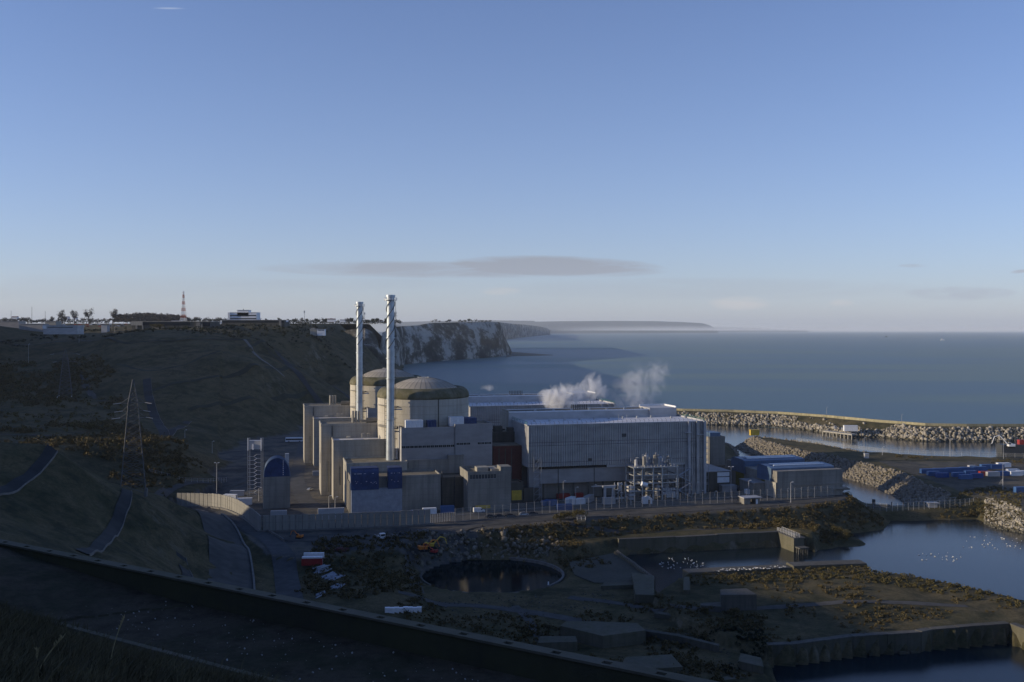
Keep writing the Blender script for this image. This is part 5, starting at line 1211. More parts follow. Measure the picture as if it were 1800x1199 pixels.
EMB = gxy([(830,928),(1000,915),(1200,903),(1400,890),(1480,878),(1500,890),(1560,900),(1740,888),(1760,905),(1740,935),(1600,925),(1500,925),(1480,945),(1400,930),(1200,932),(1000,950),(850,955)], 6)
scrub(EMB, 1900, 101, 0.6, 2.1, 'leaf', 'low brown scrub covering the embankment below the security fence', 0.8, 11.8, 34, 0.32)
scrub(EMB, 340, 103, 0.7, 2.0, 'leafy', 'yellowing bushes dotted over the embankment', 0.8, 11.8, 34, 0.3, 0.05)
scrub(gxy([(560,975),(730,965),(1000,950),(1080,985),(1000,1000),(880,960),(740,1000),(740,1050),(620,1075),(520,1060)], 5), 900, 107, 0.6, 2.2, 'leaf', 'dark scrub round the pond and the store yard', 1.6, 12.2, 34, 0.32)
scrub(PENA[:]+[], 420, 109, 0.5, 1.5, 'leaf', 'tufts of dark scrub on the grassy headland between the docks', 3, 8, 26, 0.28, 0.0)
scrub(gxy([(1200,1012),(1390,1004),(1525,996),(1600,1015),(1700,1035),(1800,1060),(1800,1075),(1600,1040),(1500,1022),(1200,1035)], 5), 700, 111, 0.35, 1.1, 'leafy', 'strip of sunlit dry bushes behind the old quay', 2, 8.5, 26, 0.26)
scrub(gxy([(1140,1110),(1350,1090),(1350,1150),(1300,1199),(1140,1199),(950,1199),(900,1090)], 4), 900, 113, 0.6, 1.9, 'leaf', 'dark brambles filling the hollow above the lower dock', 0.6, 9, 30, 0.3, -0.05)
scrub(gxy([(1560,800),(1800,806),(1800,818),(1610,816)], 10), 220, 117, 0.6, 1.7, 'leaf', 'dark bushes behind the blue containers', 5, 12, 26, 0.3, 0.0, 30)
scrub(gxy([(1640,885),(1740,860),(1800,870),(1800,925),(1760,900),(1700,900)], 8), 260, 119, 0.7, 1.9, 'leafy', 'yellowish bushes along the end of the causeway', 2, 12, 28, 0.3, -0.1)
HL = [P2(a, y) for a, y in ((-60,560),(330,560),(330,640),(215,800),(215,900),(170,1000),(-60,1020))]
scrub(HL, 3000, 121, 1.2, 4.2, 'leaf', 'brown scrub patches over the far left hillside', 14, 200, 30, 0.65, 0.04, 60)
scrub(HL, 650, 123, 1.2, 3.6, 'leafy', 'yellow brown bushes on the far left hillside', 14, 200, 30, 0.6, 0.12, 40)
HM = [P2(a, y) for a, y in ((250,1080),(420,1050),(640,1250),(700,1400),(600,1500),(300,1300),(-40,1150),(-40,1050))]
scrub(HM, 1300, 127, 1.0, 3.2, 'leafd', 'dark scrub along the brow of the plateau', 14, 200, 26, 0.7, 0.03, 70)
scrub([P2(a, y) for a, y in ((240,420),(330,520),(400,600),(330,640),(200,560),(150,440))], 500, 131, 0.8, 2.4, 'leaf', 'rough scrub on the terrace round the nearer pylon', 14, 60, 30, 0.45, 0.0, 30)
for k, (l, n, mt, lab) in enumerate([([(760,1085),(1000,1055),(1180,1050),(1240,1085),(1100,1115),(900,1130)], 700, 'leaf', 'thin scrub on the old yard floor before the pond'), ([(600,1060),(760,1060),(900,1120),(1000,1180),(800,1140)], 420, 'leaf', 'scrub beside the white bags above the parapet'), ([(1350,1050),(1560,1040),(1780,1080),(1700,1095),(1400,1120)], 500, 'leaf', 'low tussocks on the dark part of the headland'), ([(1200,1120),(1340,1110),(1345,1150),(1290,1180),(1150,1170)], 520, 'leafd', 'dense dark thicket in the hollow left of the lower dock')]):
    scrub(gxy(l, 4), n, 140+k, 0.3, 1.4, mt, lab, 0.4, 9, 28, 0.24, -0.02, 16)
# worn tracks, slabs and rubble on the old yard floor
M['chalkb'] = concrete('crumbled_chalk', (0.19, 0.175, 0.14), 1.0, 50, 0.3)
M['slab'] = concrete('old_yard_slab', (0.10, 0.095, 0.08), 1.0, 4.0, 0.25)
mb = MB(); l = [(1000,988),(1083,971),(1120,997),(1152,1018),(1110,1026),(1045,1024),(1010,1010)]
mb.prism([Vector((G(a, b, 3.5).x, G(a, b, 3.5).y, 1)) for a, b in l], [G(a, b, 3.5) for a, b in l]); solo(mb, 'ruined_slab', 'slab', 'broad pale ruined slab between the round pond and the dock', 'concrete ruin')
for l, w in (([(700,1066),(800,1062),(900,1070),(1010,1090),(1120,1110)], 5), ([(1000,1050),(1100,1062),(1220,1090),(1330,1085),(1500,1072),(1700,1080)], 4), ([(560,980),(640,975),(700,990),(730,1020),(735,1050)], 5), ([(1000,940),(1100,938),(1250,930),(1350,928)], 2.5), ([(905,1065),(940,1100),(955,1140)], 3)):
    ribbon('track', gxy(l, 3 if l[0][1] > 945 else 6.3), w, 'path', 0.12)
for k, (l, n, s) in enumerate([([(740,1050),(950,1044),(1060,1035),(1100,1060),(900,1090),(740,1080)], 420, 0.5), ([(1120,1100),(1340,1120),(1330,1170),(1150,1180)], 260, 0.6), ([(1210,1015),(1520,1002),(1530,1012),(1220,1030)], 220, 0.5)]):
    p = scatter(gxy(l, 3), n, 300+k, 0.6, 9); r_ = np.random.default_rng(k); rocks_mesh('rubble', p, 0.12+s*r_.random(len(p))**3, 310+k, 'broken concrete rubble scattered over the old yard, patch '+['before the round pond', 'above the lower dock', 'along the old quay'][k], 'slab')
for k, (l, z0, z1, lab) in enumerate([([(1100,1104),(1190,1118),(1262,1135),(1264,1132),(1192,1114),(1102,1101)], 1.5, 5.2, 'long low broken wall slanting toward the culvert head'), ([(1180,1060),(1240,1072),(1242,1068),(1183,1057)], 2, 5.6, 'short low wall left of the small bunker'), ([(1150,1078),(1330,1102),(1332,1098),(1152,1074)], 2.5, 4.6, 'grassed over foundation line in the middle of the old yard')]):
    ruin(l, z0, z1, lab, 'slab', 'broken_wall')
r_ = np.random.default_rng(91); n = 230; a_ = r_.uniform(R(25), R(165), n); q_ = r_.uniform(31.5, 41, n); X_, Y_ = PC.x+q_*np.cos(a_), PC.y+q_*np.sin(a_)
rocks_mesh('chalk_blocks', np.stack([X_, Y_, height(X_, Y_)-0.1], -1), 0.3+1.5*r_.random(n)**3, 92, 'crumbling pale chalk blocks on the bank behind the round pond', 'chalkb')

# ---- near grass
r = np.random.default_rng(5)
def blades(n, seed):
    r = np.random.default_rng(seed); X = r.uniform(-24, 10, n); Y = r.uniform(9, 42, n); s = (X-PA.x)*PN.x+(Y-PA.y)*PN.y
    k = (s < -4.9) & (np.abs(X/Y) < 0.62) & ((s < -6.4) | (r.random(n) < 0.5)); X, Y = X[k], Y[k]; Z = height(X, Y); m = len(X)
    h = 0.16+0.45*r.random(m)**2; w = 0.012+0.014*r.random(m); an = r.uniform(0, 2*np.pi, m); lean = r.normal(0, 0.35, (m, 2))*h[:, None]+np.array([0.12, 0.02])
    b = np.stack([X, Y, Z-0.03], -1); dx = np.stack([np.cos(an)*w, np.sin(an)*w, 0*w], -1); mid = b+np.stack([lean[:, 0]*0.35, lean[:, 1]*0.35, h*0.6], -1); tip = b+np.stack([lean[:, 0], lean[:, 1], h], -1)
    v = np.stack([b-dx, b+dx, mid+dx*0.7, mid-dx*0.7, tip], 1); f4 = np.array([[0, 1, 2, 3]]); o5 = np.arange(m)*5
    me = bpy.data.meshes.new('grass'); me.vertices.add(m*5); me.vertices.foreach_set('co', v.ravel())
    F4 = (o5[:, None]+np.array([0, 1, 2, 3])); F3 = (o5[:, None]+np.array([3, 2, 4])); li = np.concatenate([F4.ravel(), F3.ravel()])
    me.loops.add(len(li)); me.loops.foreach_set('vertex_index', li); me.polygons.add(2*m)
    me.polygons.foreach_set('loop_start', np.concatenate([np.arange(m)*4, m*4+np.arange(m)*3])); me.polygons.foreach_set('loop_total', np.concatenate([np.full(m, 4), np.full(m, 3)])); me.update(calc_edges=True)
    me.materials.append(M['blade']); o = bpy.data.objects.new('grass', me); col.objects.link(o); tag(o, 'rough dark grass on the bank below the camera', 'grass', None, 'stuff')
M['blade'] = plain('grass_blades', (0.085, 0.072, 0.035), 0.45, 0.8, 0.9)
blades(330000, 9)
for px_, py_, h, lean, lab in ((192, 1188, 1.5, 0.25, 'tallest dry grass stalk with a feathery head, standing at the kerb corner'), (62, 1199, 1.0, 0.55, 'dry grass stalk leaning right in the bottom left corner'), (66, 1180, 0.75, -0.02, 'short upright dry stalk beside the leaning one')):
    Y = 24 if px_ > 100 else 19; X = (px_-CX)/F*Y; z = hz(X, Y); t = thing('grass_stalk', (X, Y, z), lab, 'grass stalk')
    n = 8; pts = [Vector((X+lean*h*(k/n)**1.6, Y, z+h*k/n*(1-0.06*k/n))) for k in range(n+1)]; MB().tube(pts, 0.011, 4).build('stem', 'dry', t)
    mb = MB(); rr2 = random.Random(px_)
    for k in range(22):
        f = 0.72+0.28*k/22; p = pts[-1].lerp(pts[-3], 1-(f-0.72)/0.28); mb.bar(p, p+Vector((rr2.uniform(-.04, .04), rr2.uniform(-.04, .04), 0.07)), 0.012, 0.003, 4)
    mb.build('seed_head', 'dry', t)
# ---- near parapet with its slots, slab kerb, litter of pale stones
pd = Vector((0.8508, -0.5255, 0)); A3 = Vector((PA.x, PA.y, 92.0)); nn3 = Vector((PN.x, PN.y, 0))
t = thing('parapet_wall', A3, 'long low mossy concrete parapet with slots in its coping crossing the foreground', 'parapet')
s0, s1 = -14, 60; hp = 0.92
M['mn'] = concrete('mossy_parapet_concrete', (0.07, 0.068, 0.045), 0.8, 30, 0.6); M['cn'] = concrete('parapet_coping', (0.17, 0.155, 0.12), 0.9, 40, 0.35)
def strip(mb, sa, sb, n0, n1, z0, z1):
    q = [A3+pd*sa+nn3*n0, A3+pd*sb+nn3*n0, A3+pd*sb+nn3*n1, A3+pd*sa+nn3*n1]
    return mb.prism([Vector((p.x, p.y, 92+z0)) for p in q], [Vector((p.x, p.y, 92+z1)) for p in q])
strip(MB(), s0, s1, 0.02, 0.45, -1, hp).build('wall', 'mn', t)
mb = MB(); sp_ = 1.92; s = s0+0.7
while s < s1-2:
    strip(mb, s+0.17, s+sp_-0.17, -0.04, 0.5, hp, hp+0.09)              # coping slab between two slots
    strip(mb, s-0.17, s+0.17, -0.04, 0.1, hp, hp+0.088); strip(mb, s-0.17, s+0.17, 0.34, 0.5, hp, hp+0.088)
    s += sp_
mb.build('coping', 'cn', t)
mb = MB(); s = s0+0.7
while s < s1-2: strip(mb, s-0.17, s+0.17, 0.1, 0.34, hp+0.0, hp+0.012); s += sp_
mb.build('slot_shade_strip', 'rubber', t)  # black strips laid in the slots to paint the shade inside them
mb = MB(); strip(mb, 11.6, 60, -5.15, -4.9, -0.5, 0.16)
solo(mb, 'slab_kerb', 'cn', 'thin concrete kerb at the near edge of the stony ledge', 'kerb')
mb = MB(); p0, p1 = A3+pd*11.6-nn3*5.0, G(372, 1060, 92)
nn_ = 16
for k in range(nn_):
    a, b = p0.lerp(p1, k/nn_), p0.lerp(p1, (k+1)/nn_); wv = Vector((0.12*math.sin(k*1.3), 0.1*math.cos(k*2.1), 0)); mb.bar(a+wv+Vector((0, 0, -0.03)), b+wv+Vector((0, 0, -0.03)), 0.1, n=5)
solo(mb, 'slab_joint', 'grass', 'grassy raised joint between two slabs of the stony ledge', 'joint')
r = np.random.default_rng(12); n = 950; S_ = r.uniform(-14, 58, n); Q_ = -4.8+4.6*r.random(n)
p = np.stack([A3.x+pd.x*S_+nn3.x*Q_, A3.y+pd.y*S_+nn3.y*Q_, 92.02+0*S_], -1); s_ = 0.010+0.045*r.random(n)**3
M['flint'] = plain('pale_flint', (0.30, 0.30, 0.29), 0.4, 3, 0.8)
rocks_mesh('pebbles', p, s_, 15, 'pale flints scattered over the dark ledge behind the parapet', 'flint')
# ================================================================== MOVABLE THINGS
PROTO = []
def proto(name, label, cat, group=None):
    t = thing(name, (0, 0, 0), label, cat, group); return t
def vb(mb, x0, x1, y0, y1, z0, z1): return mb.lbox(x0, x1, y0, y1, z0, z1)
def wheel(t, x, y, r, w=0.25):
    tyre = MB().bar((x, y-w/2, r), (x, y+w/2, r), r, n=14).build('wheel', 'rubber', t); MB().bar((x, y-w/2-0.01, r), (x, y+w/2+0.01, r), r*0.55, n=10).build('rim', 'carsilver', tyre)
def profile(name, mat, prof, w, t, inset=0.0):
    a = [Vector((x, -w/2+ (inset if z > 0.95 else 0), z)) for x, z in prof]; b = [Vector((x, w/2-(inset if z > 0.95 else 0), z)) for x, z in prof]
    return MB().prism(a, b).build(name, mat, t)
def make_car(mat, label, group):
    t = proto('parked_car', label, 'car', group)
    profile('body', mat, [(-2.1, 0.35), (2.1, 0.35), (2.15, 0.75), (1.1, 0.98), (0.45, 1.42), (-1.2, 1.45), (-1.95, 1.0), (-2.15, 0.8)], 1.78, t, 0.12)
    MB().prism([Vector((x, -0.79, z)) for x, z in ((1.0, 0.99), (0.45, 1.36), (-1.15, 1.38), (-1.8, 1.0))], [Vector((x, 0.79, z)) for x, z in ((1.0, 0.99), (0.45, 1.36), (-1.15, 1.38), (-1.8, 1.0))]).build('windows', 'glass', t)
    for x in (-1.3, 1.35):
        for y in (-0.85, 0.85): wheel(t, x, y, 0.32)
    for y in (-0.6, 0.6): MB().lbox(2.08, 2.17, y-0.18, y+0.18, 0.6, 0.75).build('headlight', 'white', t)
    return t
def make_van(label, group, L=5.2):
    t = proto('van', label, 'van', group)
    profile('body', 'white', [(-L/2, 0.4), (L/2, 0.4), (L/2+0.05, 1.1), (L/2-0.9, 1.35), (L/2-1.5, 2.15), (-L/2+0.05, 2.3), (-L/2, 2.1)], 1.95, t, 0.05)
    MB().lbox(L/2-1.9, L/2-1.25, -1.0, 1.0, 1.3, 1.85).lbox(L/2-1.25, L/2-0.95, -0.85, 0.85, 1.4, 1.8).build('windows', 'glass', t)
    for x in (-L/2+0.95, L/2-1.0):
        for y in (-0.9, 0.9): wheel(t, x, y, 0.36)
    return t
def make_bus():
    t = proto('bus', 'white coach parked at the foot of the dark hillside behind the concrete slabs', 'bus')
    MB().lbox(-6, 6, -1.27, 1.27, 0.4, 3.1).lbox(-5.8, 5.8, -1.1, 1.1, 3.1, 3.3).build('body', 'white', t)
    MB().lbox(-5.7, 5.7, -1.3, 1.3, 1.5, 2.5).lbox(5.9, 6.04, -1.1, 1.1, 1.3, 2.7).build('windows', 'glass', t)
    for x in (-3.6, 3.9):
        for y in (-1.15, 1.15): wheel(t, x, y, 0.5)
    return t
def make_truck():
    t = proto('truck', 'white lorry cab facing the camera in the gravel yard below the concrete wall', 'truck')
    MB().lbox(1.6, 3.4, -1.15, 1.15, 0.7, 2.9).build('cab', 'white', t); MB().lbox(3.38, 3.45, -1.0, 1.0, 1.8, 2.6).lbox(1.9, 2.9, -1.18, 1.18, 1.8, 2.5).build('windows', 'glass', t)
    MB().lbox(-3.6, 1.5, -1.1, 1.1, 0.75, 1.0).lbox(-3.6, 1.45, -1.15, -1.05, 1.0, 1.5).lbox(-3.6, 1.45, 1.05, 1.15, 1.0, 1.5).build('bed', 'cladlight', t)
    for x in (-2.6, -1.5, 2.5):
        for y in (-1.0, 1.0): wheel(t, x, y, 0.48)
    return t
def make_container(mat, label, group, L=6.06, Hh=2.6, name='container'):
    t = proto(name, label, 'container', group); mb = MB().lbox(-L/2+0.08, L/2-0.08, -1.14, 1.14, 0.12, Hh-0.06); n = int(L/0.45)
    for k in range(n):
        x = -L/2+0.25+k*(L-0.5)/n
        for y in (-1, 1): mb.lbox(x, x+0.2, min(y*1.14, y*1.19), max(y*1.14, y*1.19), 0.2, Hh-0.18)
    mb.build('box', mat, t); mb = MB()
    for x in (-L/2, L/2-0.16):
        for y in (-1.22, 1.06): mb.lbox(x, x+0.16, y, y+0.16, 0, Hh)
    mb.lbox(-L/2, L/2, -1.22, -1.12, Hh-0.14, Hh).lbox(-L/2, L/2, 1.12, 1.22, Hh-0.14, Hh).lbox(-L/2, L/2, -1.22, -1.12, 0, 0.14).lbox(-L/2, L/2, 1.12, 1.22, 0, 0.14); mb.build('frame', mat, t)
    dr = MB().lbox(L/2-0.08, L/2-0.02, -1.05, 1.05, 0.15, Hh-0.15).build('door', mat, t)
    mb = MB(); [mb.lbox(L/2-0.02, L/2+0.03, y, y+0.05, 0.2, Hh-0.2) for y in (-0.7, -0.3, 0.3, 0.7)]; mb.build('lock_bar', 'steel', dr)
    return t
def make_excavator(mat, label, name='excavator', big=1.0, reach=1.0):
    t = proto(name, label, 'excavator'); s = big
    for y in (-1.1, 1.1):
        q = [(-1.9, 0.25), (-1.6, 0), (1.6, 0), (1.9, 0.25), (1.9, 0.6), (1.6, 0.85), (-1.6, 0.85), (-1.9, 0.6)]
        MB().prism([Vector((x*s, (y-0.28)*s, z*s)) for x, z in q], [Vector((x*s, (y+0.28)*s, z*s)) for x, z in q]).build('track', 'rubber', t)
    MB().lbox(-2.1*s, 1.2*s, -1.3*s, 1.3*s, 1.0*s, 2.0*s).lbox(-2.2*s, -1.2*s, -1.3*s, 1.3*s, 2.0*s, 2.3*s).build('body', mat, t)
    c = MB().lbox(0.1*s, 1.4*s, 0.3*s, 1.25*s, 2.0*s, 3.0*s).build('cab', mat, t); MB().lbox(0.25*s, 1.44*s, 0.26*s, 1.29*s, 2.15*s, 2.85*s).build('window', 'glass', c)
    k = reach
    b = MB().bar((1.0*s, -0.3*s, 1.8*s), (3.6*s*k, -0.3*s, 4.4*s*k), 0.3*s, 0.22*s).bar((3.6*s*k, -0.3*s, 4.4*s*k), (5.4*s*k, -0.3*s, 3.9*s*k), 0.24*s, 0.2*s).build('boom', mat, t)
    MB().bar((5.3*s*k, -0.3*s, 4.1*s*k), (6.3*s*k, -0.3*s, 1.4*s*k), 0.2*s, 0.14*s).build('stick', mat, t)
    MB().lbox(6.0*s*k, 6.8*s*k, -0.8*s, 0.2*s, 0.6*s*k, 1.5*s*k).build('bucket', 'darksteel', t)
    return t
def put(o, px, py, z, rz=0.0, label=None, sc=1.0, group=None, fresh=True, gz=None):
    p = G(px, py, z)
    if z in (12.0, 12.05) or z == 9.2: z = max(hz(p.x, p.y)+0.05, 8.0) if z != 9.2 else z
    if z == 9.2: p = hit(px, py); z = p.z-0.05
    return place(o, (p.x, p.y, z), rz, sc, label, group, fresh)
def drop(o):                                             # remove a prototype that was only copied from
    for ch in list(o.children): drop(ch)
    bpy.data.objects.remove(o)
GF = 'cars and vans parked outside the fence'
cd = make_car('carblack', 'dark car parked outside the fence', GF); cs = make_car('carsilver', 'silver car', GF); vn = make_van('white van', GF)
for k, (px_, py_, o, lab, rz) in enumerate([(862,910,cd,'dark car nearest the palisade fence, leftmost of the row outside the mesh',R(20)),(879,909.5,cd,'second dark car from the left in the row outside the mesh fence',R(14)),(897,908.5,cd,'dark car in the middle of the row outside the mesh fence',R(22)),
     (921,906,cs,'pale roofed silver car in the row outside the mesh fence',R(10)),(937,905,cd,'dark car at the right end of the row outside the mesh fence',R(16))]): put(o, px_, py_, 12.05, rz, lab, 1.12, GF)
put(vn, 842, 901, 12.05, R(15), 'white van inside the mesh fence before the windowed concrete block', 1.1, 'vans inside the fence')
put(vn, 1024, 883, 12.05, R(30), 'white van at the end of the pale cabins inside the fence', 1.1, 'vans inside the fence')
put(vn, 466, 868, 10.2, R(100), 'white van parked left of the arched store', 1.0, 'vans inside the fence'); put(vn, 1146, 869.5, 12.05, R(-10), 'small white van beside the white tent', 0.7, 'vans inside the fence')
GP = 'cars parked inside the station'
for px_, py_, o, lab in [(955,862,cs,'silver car at the left of the row under the turbine hall'),(961,861.5,cd,'dark car second in the row under the turbine hall'),(967,861,cs,'silver car third in the row under the turbine hall'),(974,860.5,cs,'pale car fourth in the row under the turbine hall'),(982,860,cd,'dark car at the right of the row under the turbine hall'),
    (1296,862,cd,'dark car parked near the left of the pumping station'),(1246,853,cs,'pale car beside the foot of the corner column'),(545,862,cs,'pale car on the road left of the concrete slabs')]: put(o, px_, py_ + (22 if 950 < px_ < 990 else 0), 12.05, R(70), lab, 1.0, GP)
b_ = make_bus(); put(b_, 517, 777, 12.1, R(8), None, 1.15, None, False)
t_ = make_truck(); put(t_, 668, 947, 12.05, R(-60), None, 1.0, None, False)
# containers
cb_ = make_container('bluebox', 'blue shipping container', 'containers'); cw_ = make_container('white', 'white container', 'containers'); cg_ = make_container('cladlight', 'pale grey container', 'containers')
cr_ = make_container('redpaint', 'red container', 'containers'); M['bluedark'] = metal_paint('dark_blue_container_paint', (0.02, 0.07, 0.26), 0.5, 0.1); cdk = make_container('bluedark', 'dark blue container', 'containers')
GC = 'blue containers in the right hand yard'; AZ = R(6); sx = (1.55, 1.15, 1.15)
row1 = [(1630,832),(1653,831),(1676,830),(1699,829),(1722,828)]
nm = ['leftmost', 'second', 'third', 'fourth', 'fifth']
for (a, b), w in zip(row1, nm): put(cb_, a, b, 10.1, AZ, 'blue container, %s of the back row in the right hand yard' % w, sx, GC)
put(cg_, 1709, 825.5, 10.1, AZ, 'pale container standing among the blue ones in the back row', (0.9, 1.1, 1.15), GC)
for (a, b), w in zip([(1735,824),(1752,824)], ['just right of the pale container', 'at the right end of the blue back row']): put(cb_, a, b, 10.1, AZ, 'bright topped blue container %s' % w, sx, GC)
put(cw_, 1764, 821, 10.1, AZ, 'white roofed container standing alone behind the right of the back row', sx, 'white containers in the right hand yard')
for a, b, w, o in [(1641,836,'small blue container in front of the left end of the back row',cb_),(1656,839,'lowest blue container left of the front row',cdk),(1684,838,'blue container at the left end of the front row',cb_),(1697,842,'blue container nearest the camera in the front row',cb_),(1716,840,'dark blue container with a white corner in the front row',cdk),
                   (1706,835,'blue container behind the front row left of centre',cb_),(1732,836,'red container set between blue ones in the front row',cr_),(1745,837,'blue grey container right of the red one',cg_),(1762,836,'blue container at the right end of the front row',cb_)]: put(o, a, b, 10.1, AZ, w, (1.35, 1.1, 1.1), 'front row of containers in the right hand yard')
for k, (a, b) in enumerate([(1785,836),(1798,835),(1780,832)]): put(cw_, a, b, 10.1, AZ, ['white container at the right edge, nearest of three', 'white container cut by the right edge of the yard', 'white container behind the other two at the right edge'][k], (1.3, 1.1, 1.1), 'white containers in the right hand yard')
put(cb_, 1795, 866, 10.1, R(5), 'single blue container low at the right edge above the sunlit boulders', (1.3, 1.2, 1.3), 'single containers')
GS = 'site cabins and containers inside the fence'
for a, b, o, rz, sc_, lab in [(960,888,cb_,R(60),1.0,'left of the pair of short blue containers by the mesh fence'),(971,888,cb_,R(60),1.0,'right of the pair of short blue containers by the mesh fence'),(992,896,cdk,R(10),(1.3,1,1.1),'low dark blue container just behind the mesh fence'),
      (1003,884,cw_,R(60),(1.3,1.1,1.15),'pale cabin block left of the white van inside the fence'),(1016,886,cw_,R(14),(1.25,1,1.1),'pale cabin facing the mesh fence beside the white van'),(1035,882,cg_,R(65),(1.4,1.2,1.3),'grey container right of the pale cabins'),(990,876,cr_,R(14),(1.2,1,1),'red container behind the pale cabins'),(1017,875,cr_,R(14),(0.8,1,1),'second smaller red container behind the pale cabins'),
      (1070,886,cg_,R(14),(1.1,1.1,1.3),'pale tank like box under the white gantry'),(1176,874,cw_,R(14),(0.6,1,1.25),'white box left of a pair beside the stair of the process tower'),(1185,874,cw_,R(14),(0.6,1,1.2),'white box right of a pair beside the stair of the process tower'),(1124,871,cg_,R(14),(0.9,1,1.1),'grey box under the left of the process tower'),
      (1257,858,cg_,R(14),(0.8,1,1.2),'grey box before the panelled shed'),(1316,868,cw_,R(14),(0.7,1,1),'small white box before the blue roofed pumping station'),
      (755,903,cw_,R(12),(1.15,1,1.1),'white cabin behind the right end of the concrete wall'),(786,901,cb_,R(12),(1.15,1.1,1.3),'blue container behind the right end of the concrete wall'),(735,905,cdk,R(12),(1.2,1,0.9),'dark blue container half hidden behind the concrete wall'),(557,836,cg_,R(14),(0.9,1,1.1),'pale box beside the foot of the second concrete slab'),
      (405,871,cw_,R(-10),(1.2,1,1),'white cabin behind the sunlit left end of the wall'),(417,866,cg_,R(5),(1.3,1,1.2),'beige cabin behind the curve of the wall'),(430,884,cw_,R(10),(1.3,1,1.4),'large white box behind the curve of the wall'),(490,905,cg_,R(10),(1.3,1,0.8),'low grey box in front of the arched store')]: put(o, a, b, 12.0, rz, lab, sc_, GS)
GY = 'stores below the concrete wall'
put(cr_, 549, 996, 9.2, R(4), 'red container with a white roof below the concrete wall', (1.35, 1.1, 1.0), GY); c = hit(549, 996); zc = c.z
mb = MB().obox((c.x, c.y), R(4), 8.0, 2.0, zc+2.65, zc+3.2).obox((c.x, c.y+3.2), R(4), 8.0, 1.2, zc-0.3, zc+4.0); solo(mb, 'white_stack', 'white', 'stack of white boards on and behind the red container', 'stack')
r = random.Random(8)
def pipes(l, n, L_, lab, z=9.3):
    mb = MB()
    for k in range(n):
        a, b = l[k % len(l)]; p = hit(a+r.uniform(-5, 5), b+r.uniform(-2.5, 2.5)); d = R(r.uniform(35, 75)); v = Vector((math.cos(d), math.sin(d), 0))*L_/2
        mb.bar(p-v+Vector((0, 0, 0.3)), p+v+Vector((0, 0, 0.3+r.uniform(0, .4))), 0.28, n=6)
    return solo(mb, 'pipe_stack', 'sheet', lab, 'pipe stack')
pipes([(565,1000),(567,1006)], 12, 6, 'upper stack of pale pipes right of the red container'); pipes([(578,1014),(585,1016),(592,1018)], 22, 6, 'widest fan of pale pipes in the store yard'); pipes([(590,1034),(598,1032)], 8, 4, 'lower small stack of pale pipes', 9.2); pipes([(560,1048)], 3, 4, 'short pair of white pipes lowest in the store yard', 9.2)
for k in range(8): c = hit(681+k*8, 1077-0.3*k); tag(MB().obox((c.x, c.y), 0.1, 1.65, 1.5, c.z-0.4, c.z+1.4+0.12*(k % 3)).build('bulk_bag', 'white'), 'white bulk bag in the tidy row on the grass before the pond', 'bulk bag', 'row of white bulk bags')
for k in range(3): c = hit(634+k*4.5, 1089); z = c.z; tag(MB().obox((c.x, c.y), 0.1, 0.9, 1.0, z-0.1, z+1.2).build('bulk_bag', 'white'), 'small white bag showing just above the parapet left of the row', 'bulk bag', 'white bags above the parapet')
ex = make_excavator('orange', 'orange digger with its arm raised beside the yellow one in the gravel yard', big=1.1); put(ex, 745, 953, 12.0, R(20), None, 1.0, None, False)
ex = make_excavator('yellow', 'yellow digger at the right of the gravel yard below the wall', big=1.15); put(ex, 757, 948, 12.0, R(10), None, 1.0, None, False)
ex = make_excavator('redpaint', 'dark red digger low beside the orange one', big=0.8); put(ex, 762, 957, 12.0, R(150), None, 1.0, None, False)
ex = make_excavator('orange', 'small orange digger below the bend of the concrete wall', big=0.75); put(ex, 526, 947, 12.0, R(160), None, 1.0, None, False)
ex = make_excavator('white', 'white long reach excavator on a barge at the right of the harbour', big=1.5, reach=1.55); p = G(1776, 799, 3); ex.location = (p.x, p.y, 8.2); ex.rotation_euler[2] = R(178)
t = proto('crane_barge', 'dark work barge carrying the long reach excavator', 'barge'); p = G(1782, 797, 1)
MB().lbox(-14, 14, -5, 5, -1, 7.6).build('hull', 'darksteel', t); [MB().lbox(x-0.5, x+0.5, -4, -3, 7.6, 22).build('spud', 'darksteel', t) for x in (-2, 9)]; MB().lbox(2, 8, -2, 2, 7.6, 11.5).build('deckhouse', 'redpaint', t)
t.location = (p.x+6, p.y+8, 0)
for a, b, L_ in ((1785,800,3),):
    pass
# gantry, tents, heaps
c = site(col_u(1064, 484), 484, 12); t = thing('gantry', c, 'white portal gantry with a long beam inside the fence', 'gantry')
u0 = col_u(1062, 486); u1 = col_u(1076, 486)
MB().box(u0, u0+1.2, 486, 487.2, 12, 20).box(u1, u1+0.9, 486, 487.2, 12, 20).box(u0-0.6, u1+1.8, 485.8, 487.4, 20, 21.2).box(u0-6.5, u1+3, 487.5, 488.2, 20.6, 21.2).build('portal', 'cladlight', t)
mb = MB(); r = random.Random(4)
for k in range(14): u = u1+2+r.uniform(0, 6); z = 13+r.uniform(0, 9); mb.box(u, u+r.uniform(0.5, 2.5), 487, 487+r.uniform(0.4, 1.5), z, z+r.uniform(0.3, 1.2))
for k in range(4): mb.box(u1+2+k*2, u1+2.4+k*2, 488, 488.4, 12, 22.5)
mb.build('machinery', 'cladlight', t)
c = site(col_u(1137, 481), 481, 12); t = thing('white_tent', c, 'small white peaked tent before the process tower', 'tent')
q = [(-2.6, 0), (2.6, 0), (2.6, 2.6), (0, 3.9), (-2.6, 2.6)]; MB().prism([c+Vector((x, -2.2, z)) for x, z in q], [c+Vector((x, 2.2, z)) for x, z in q]).build('cover', 'white', t); MB().lbox(c.x+0.4, c.x+1.5, c.y-2.26, c.y-2.2, 12.1, 14.2).build('opening', 'glass', t)
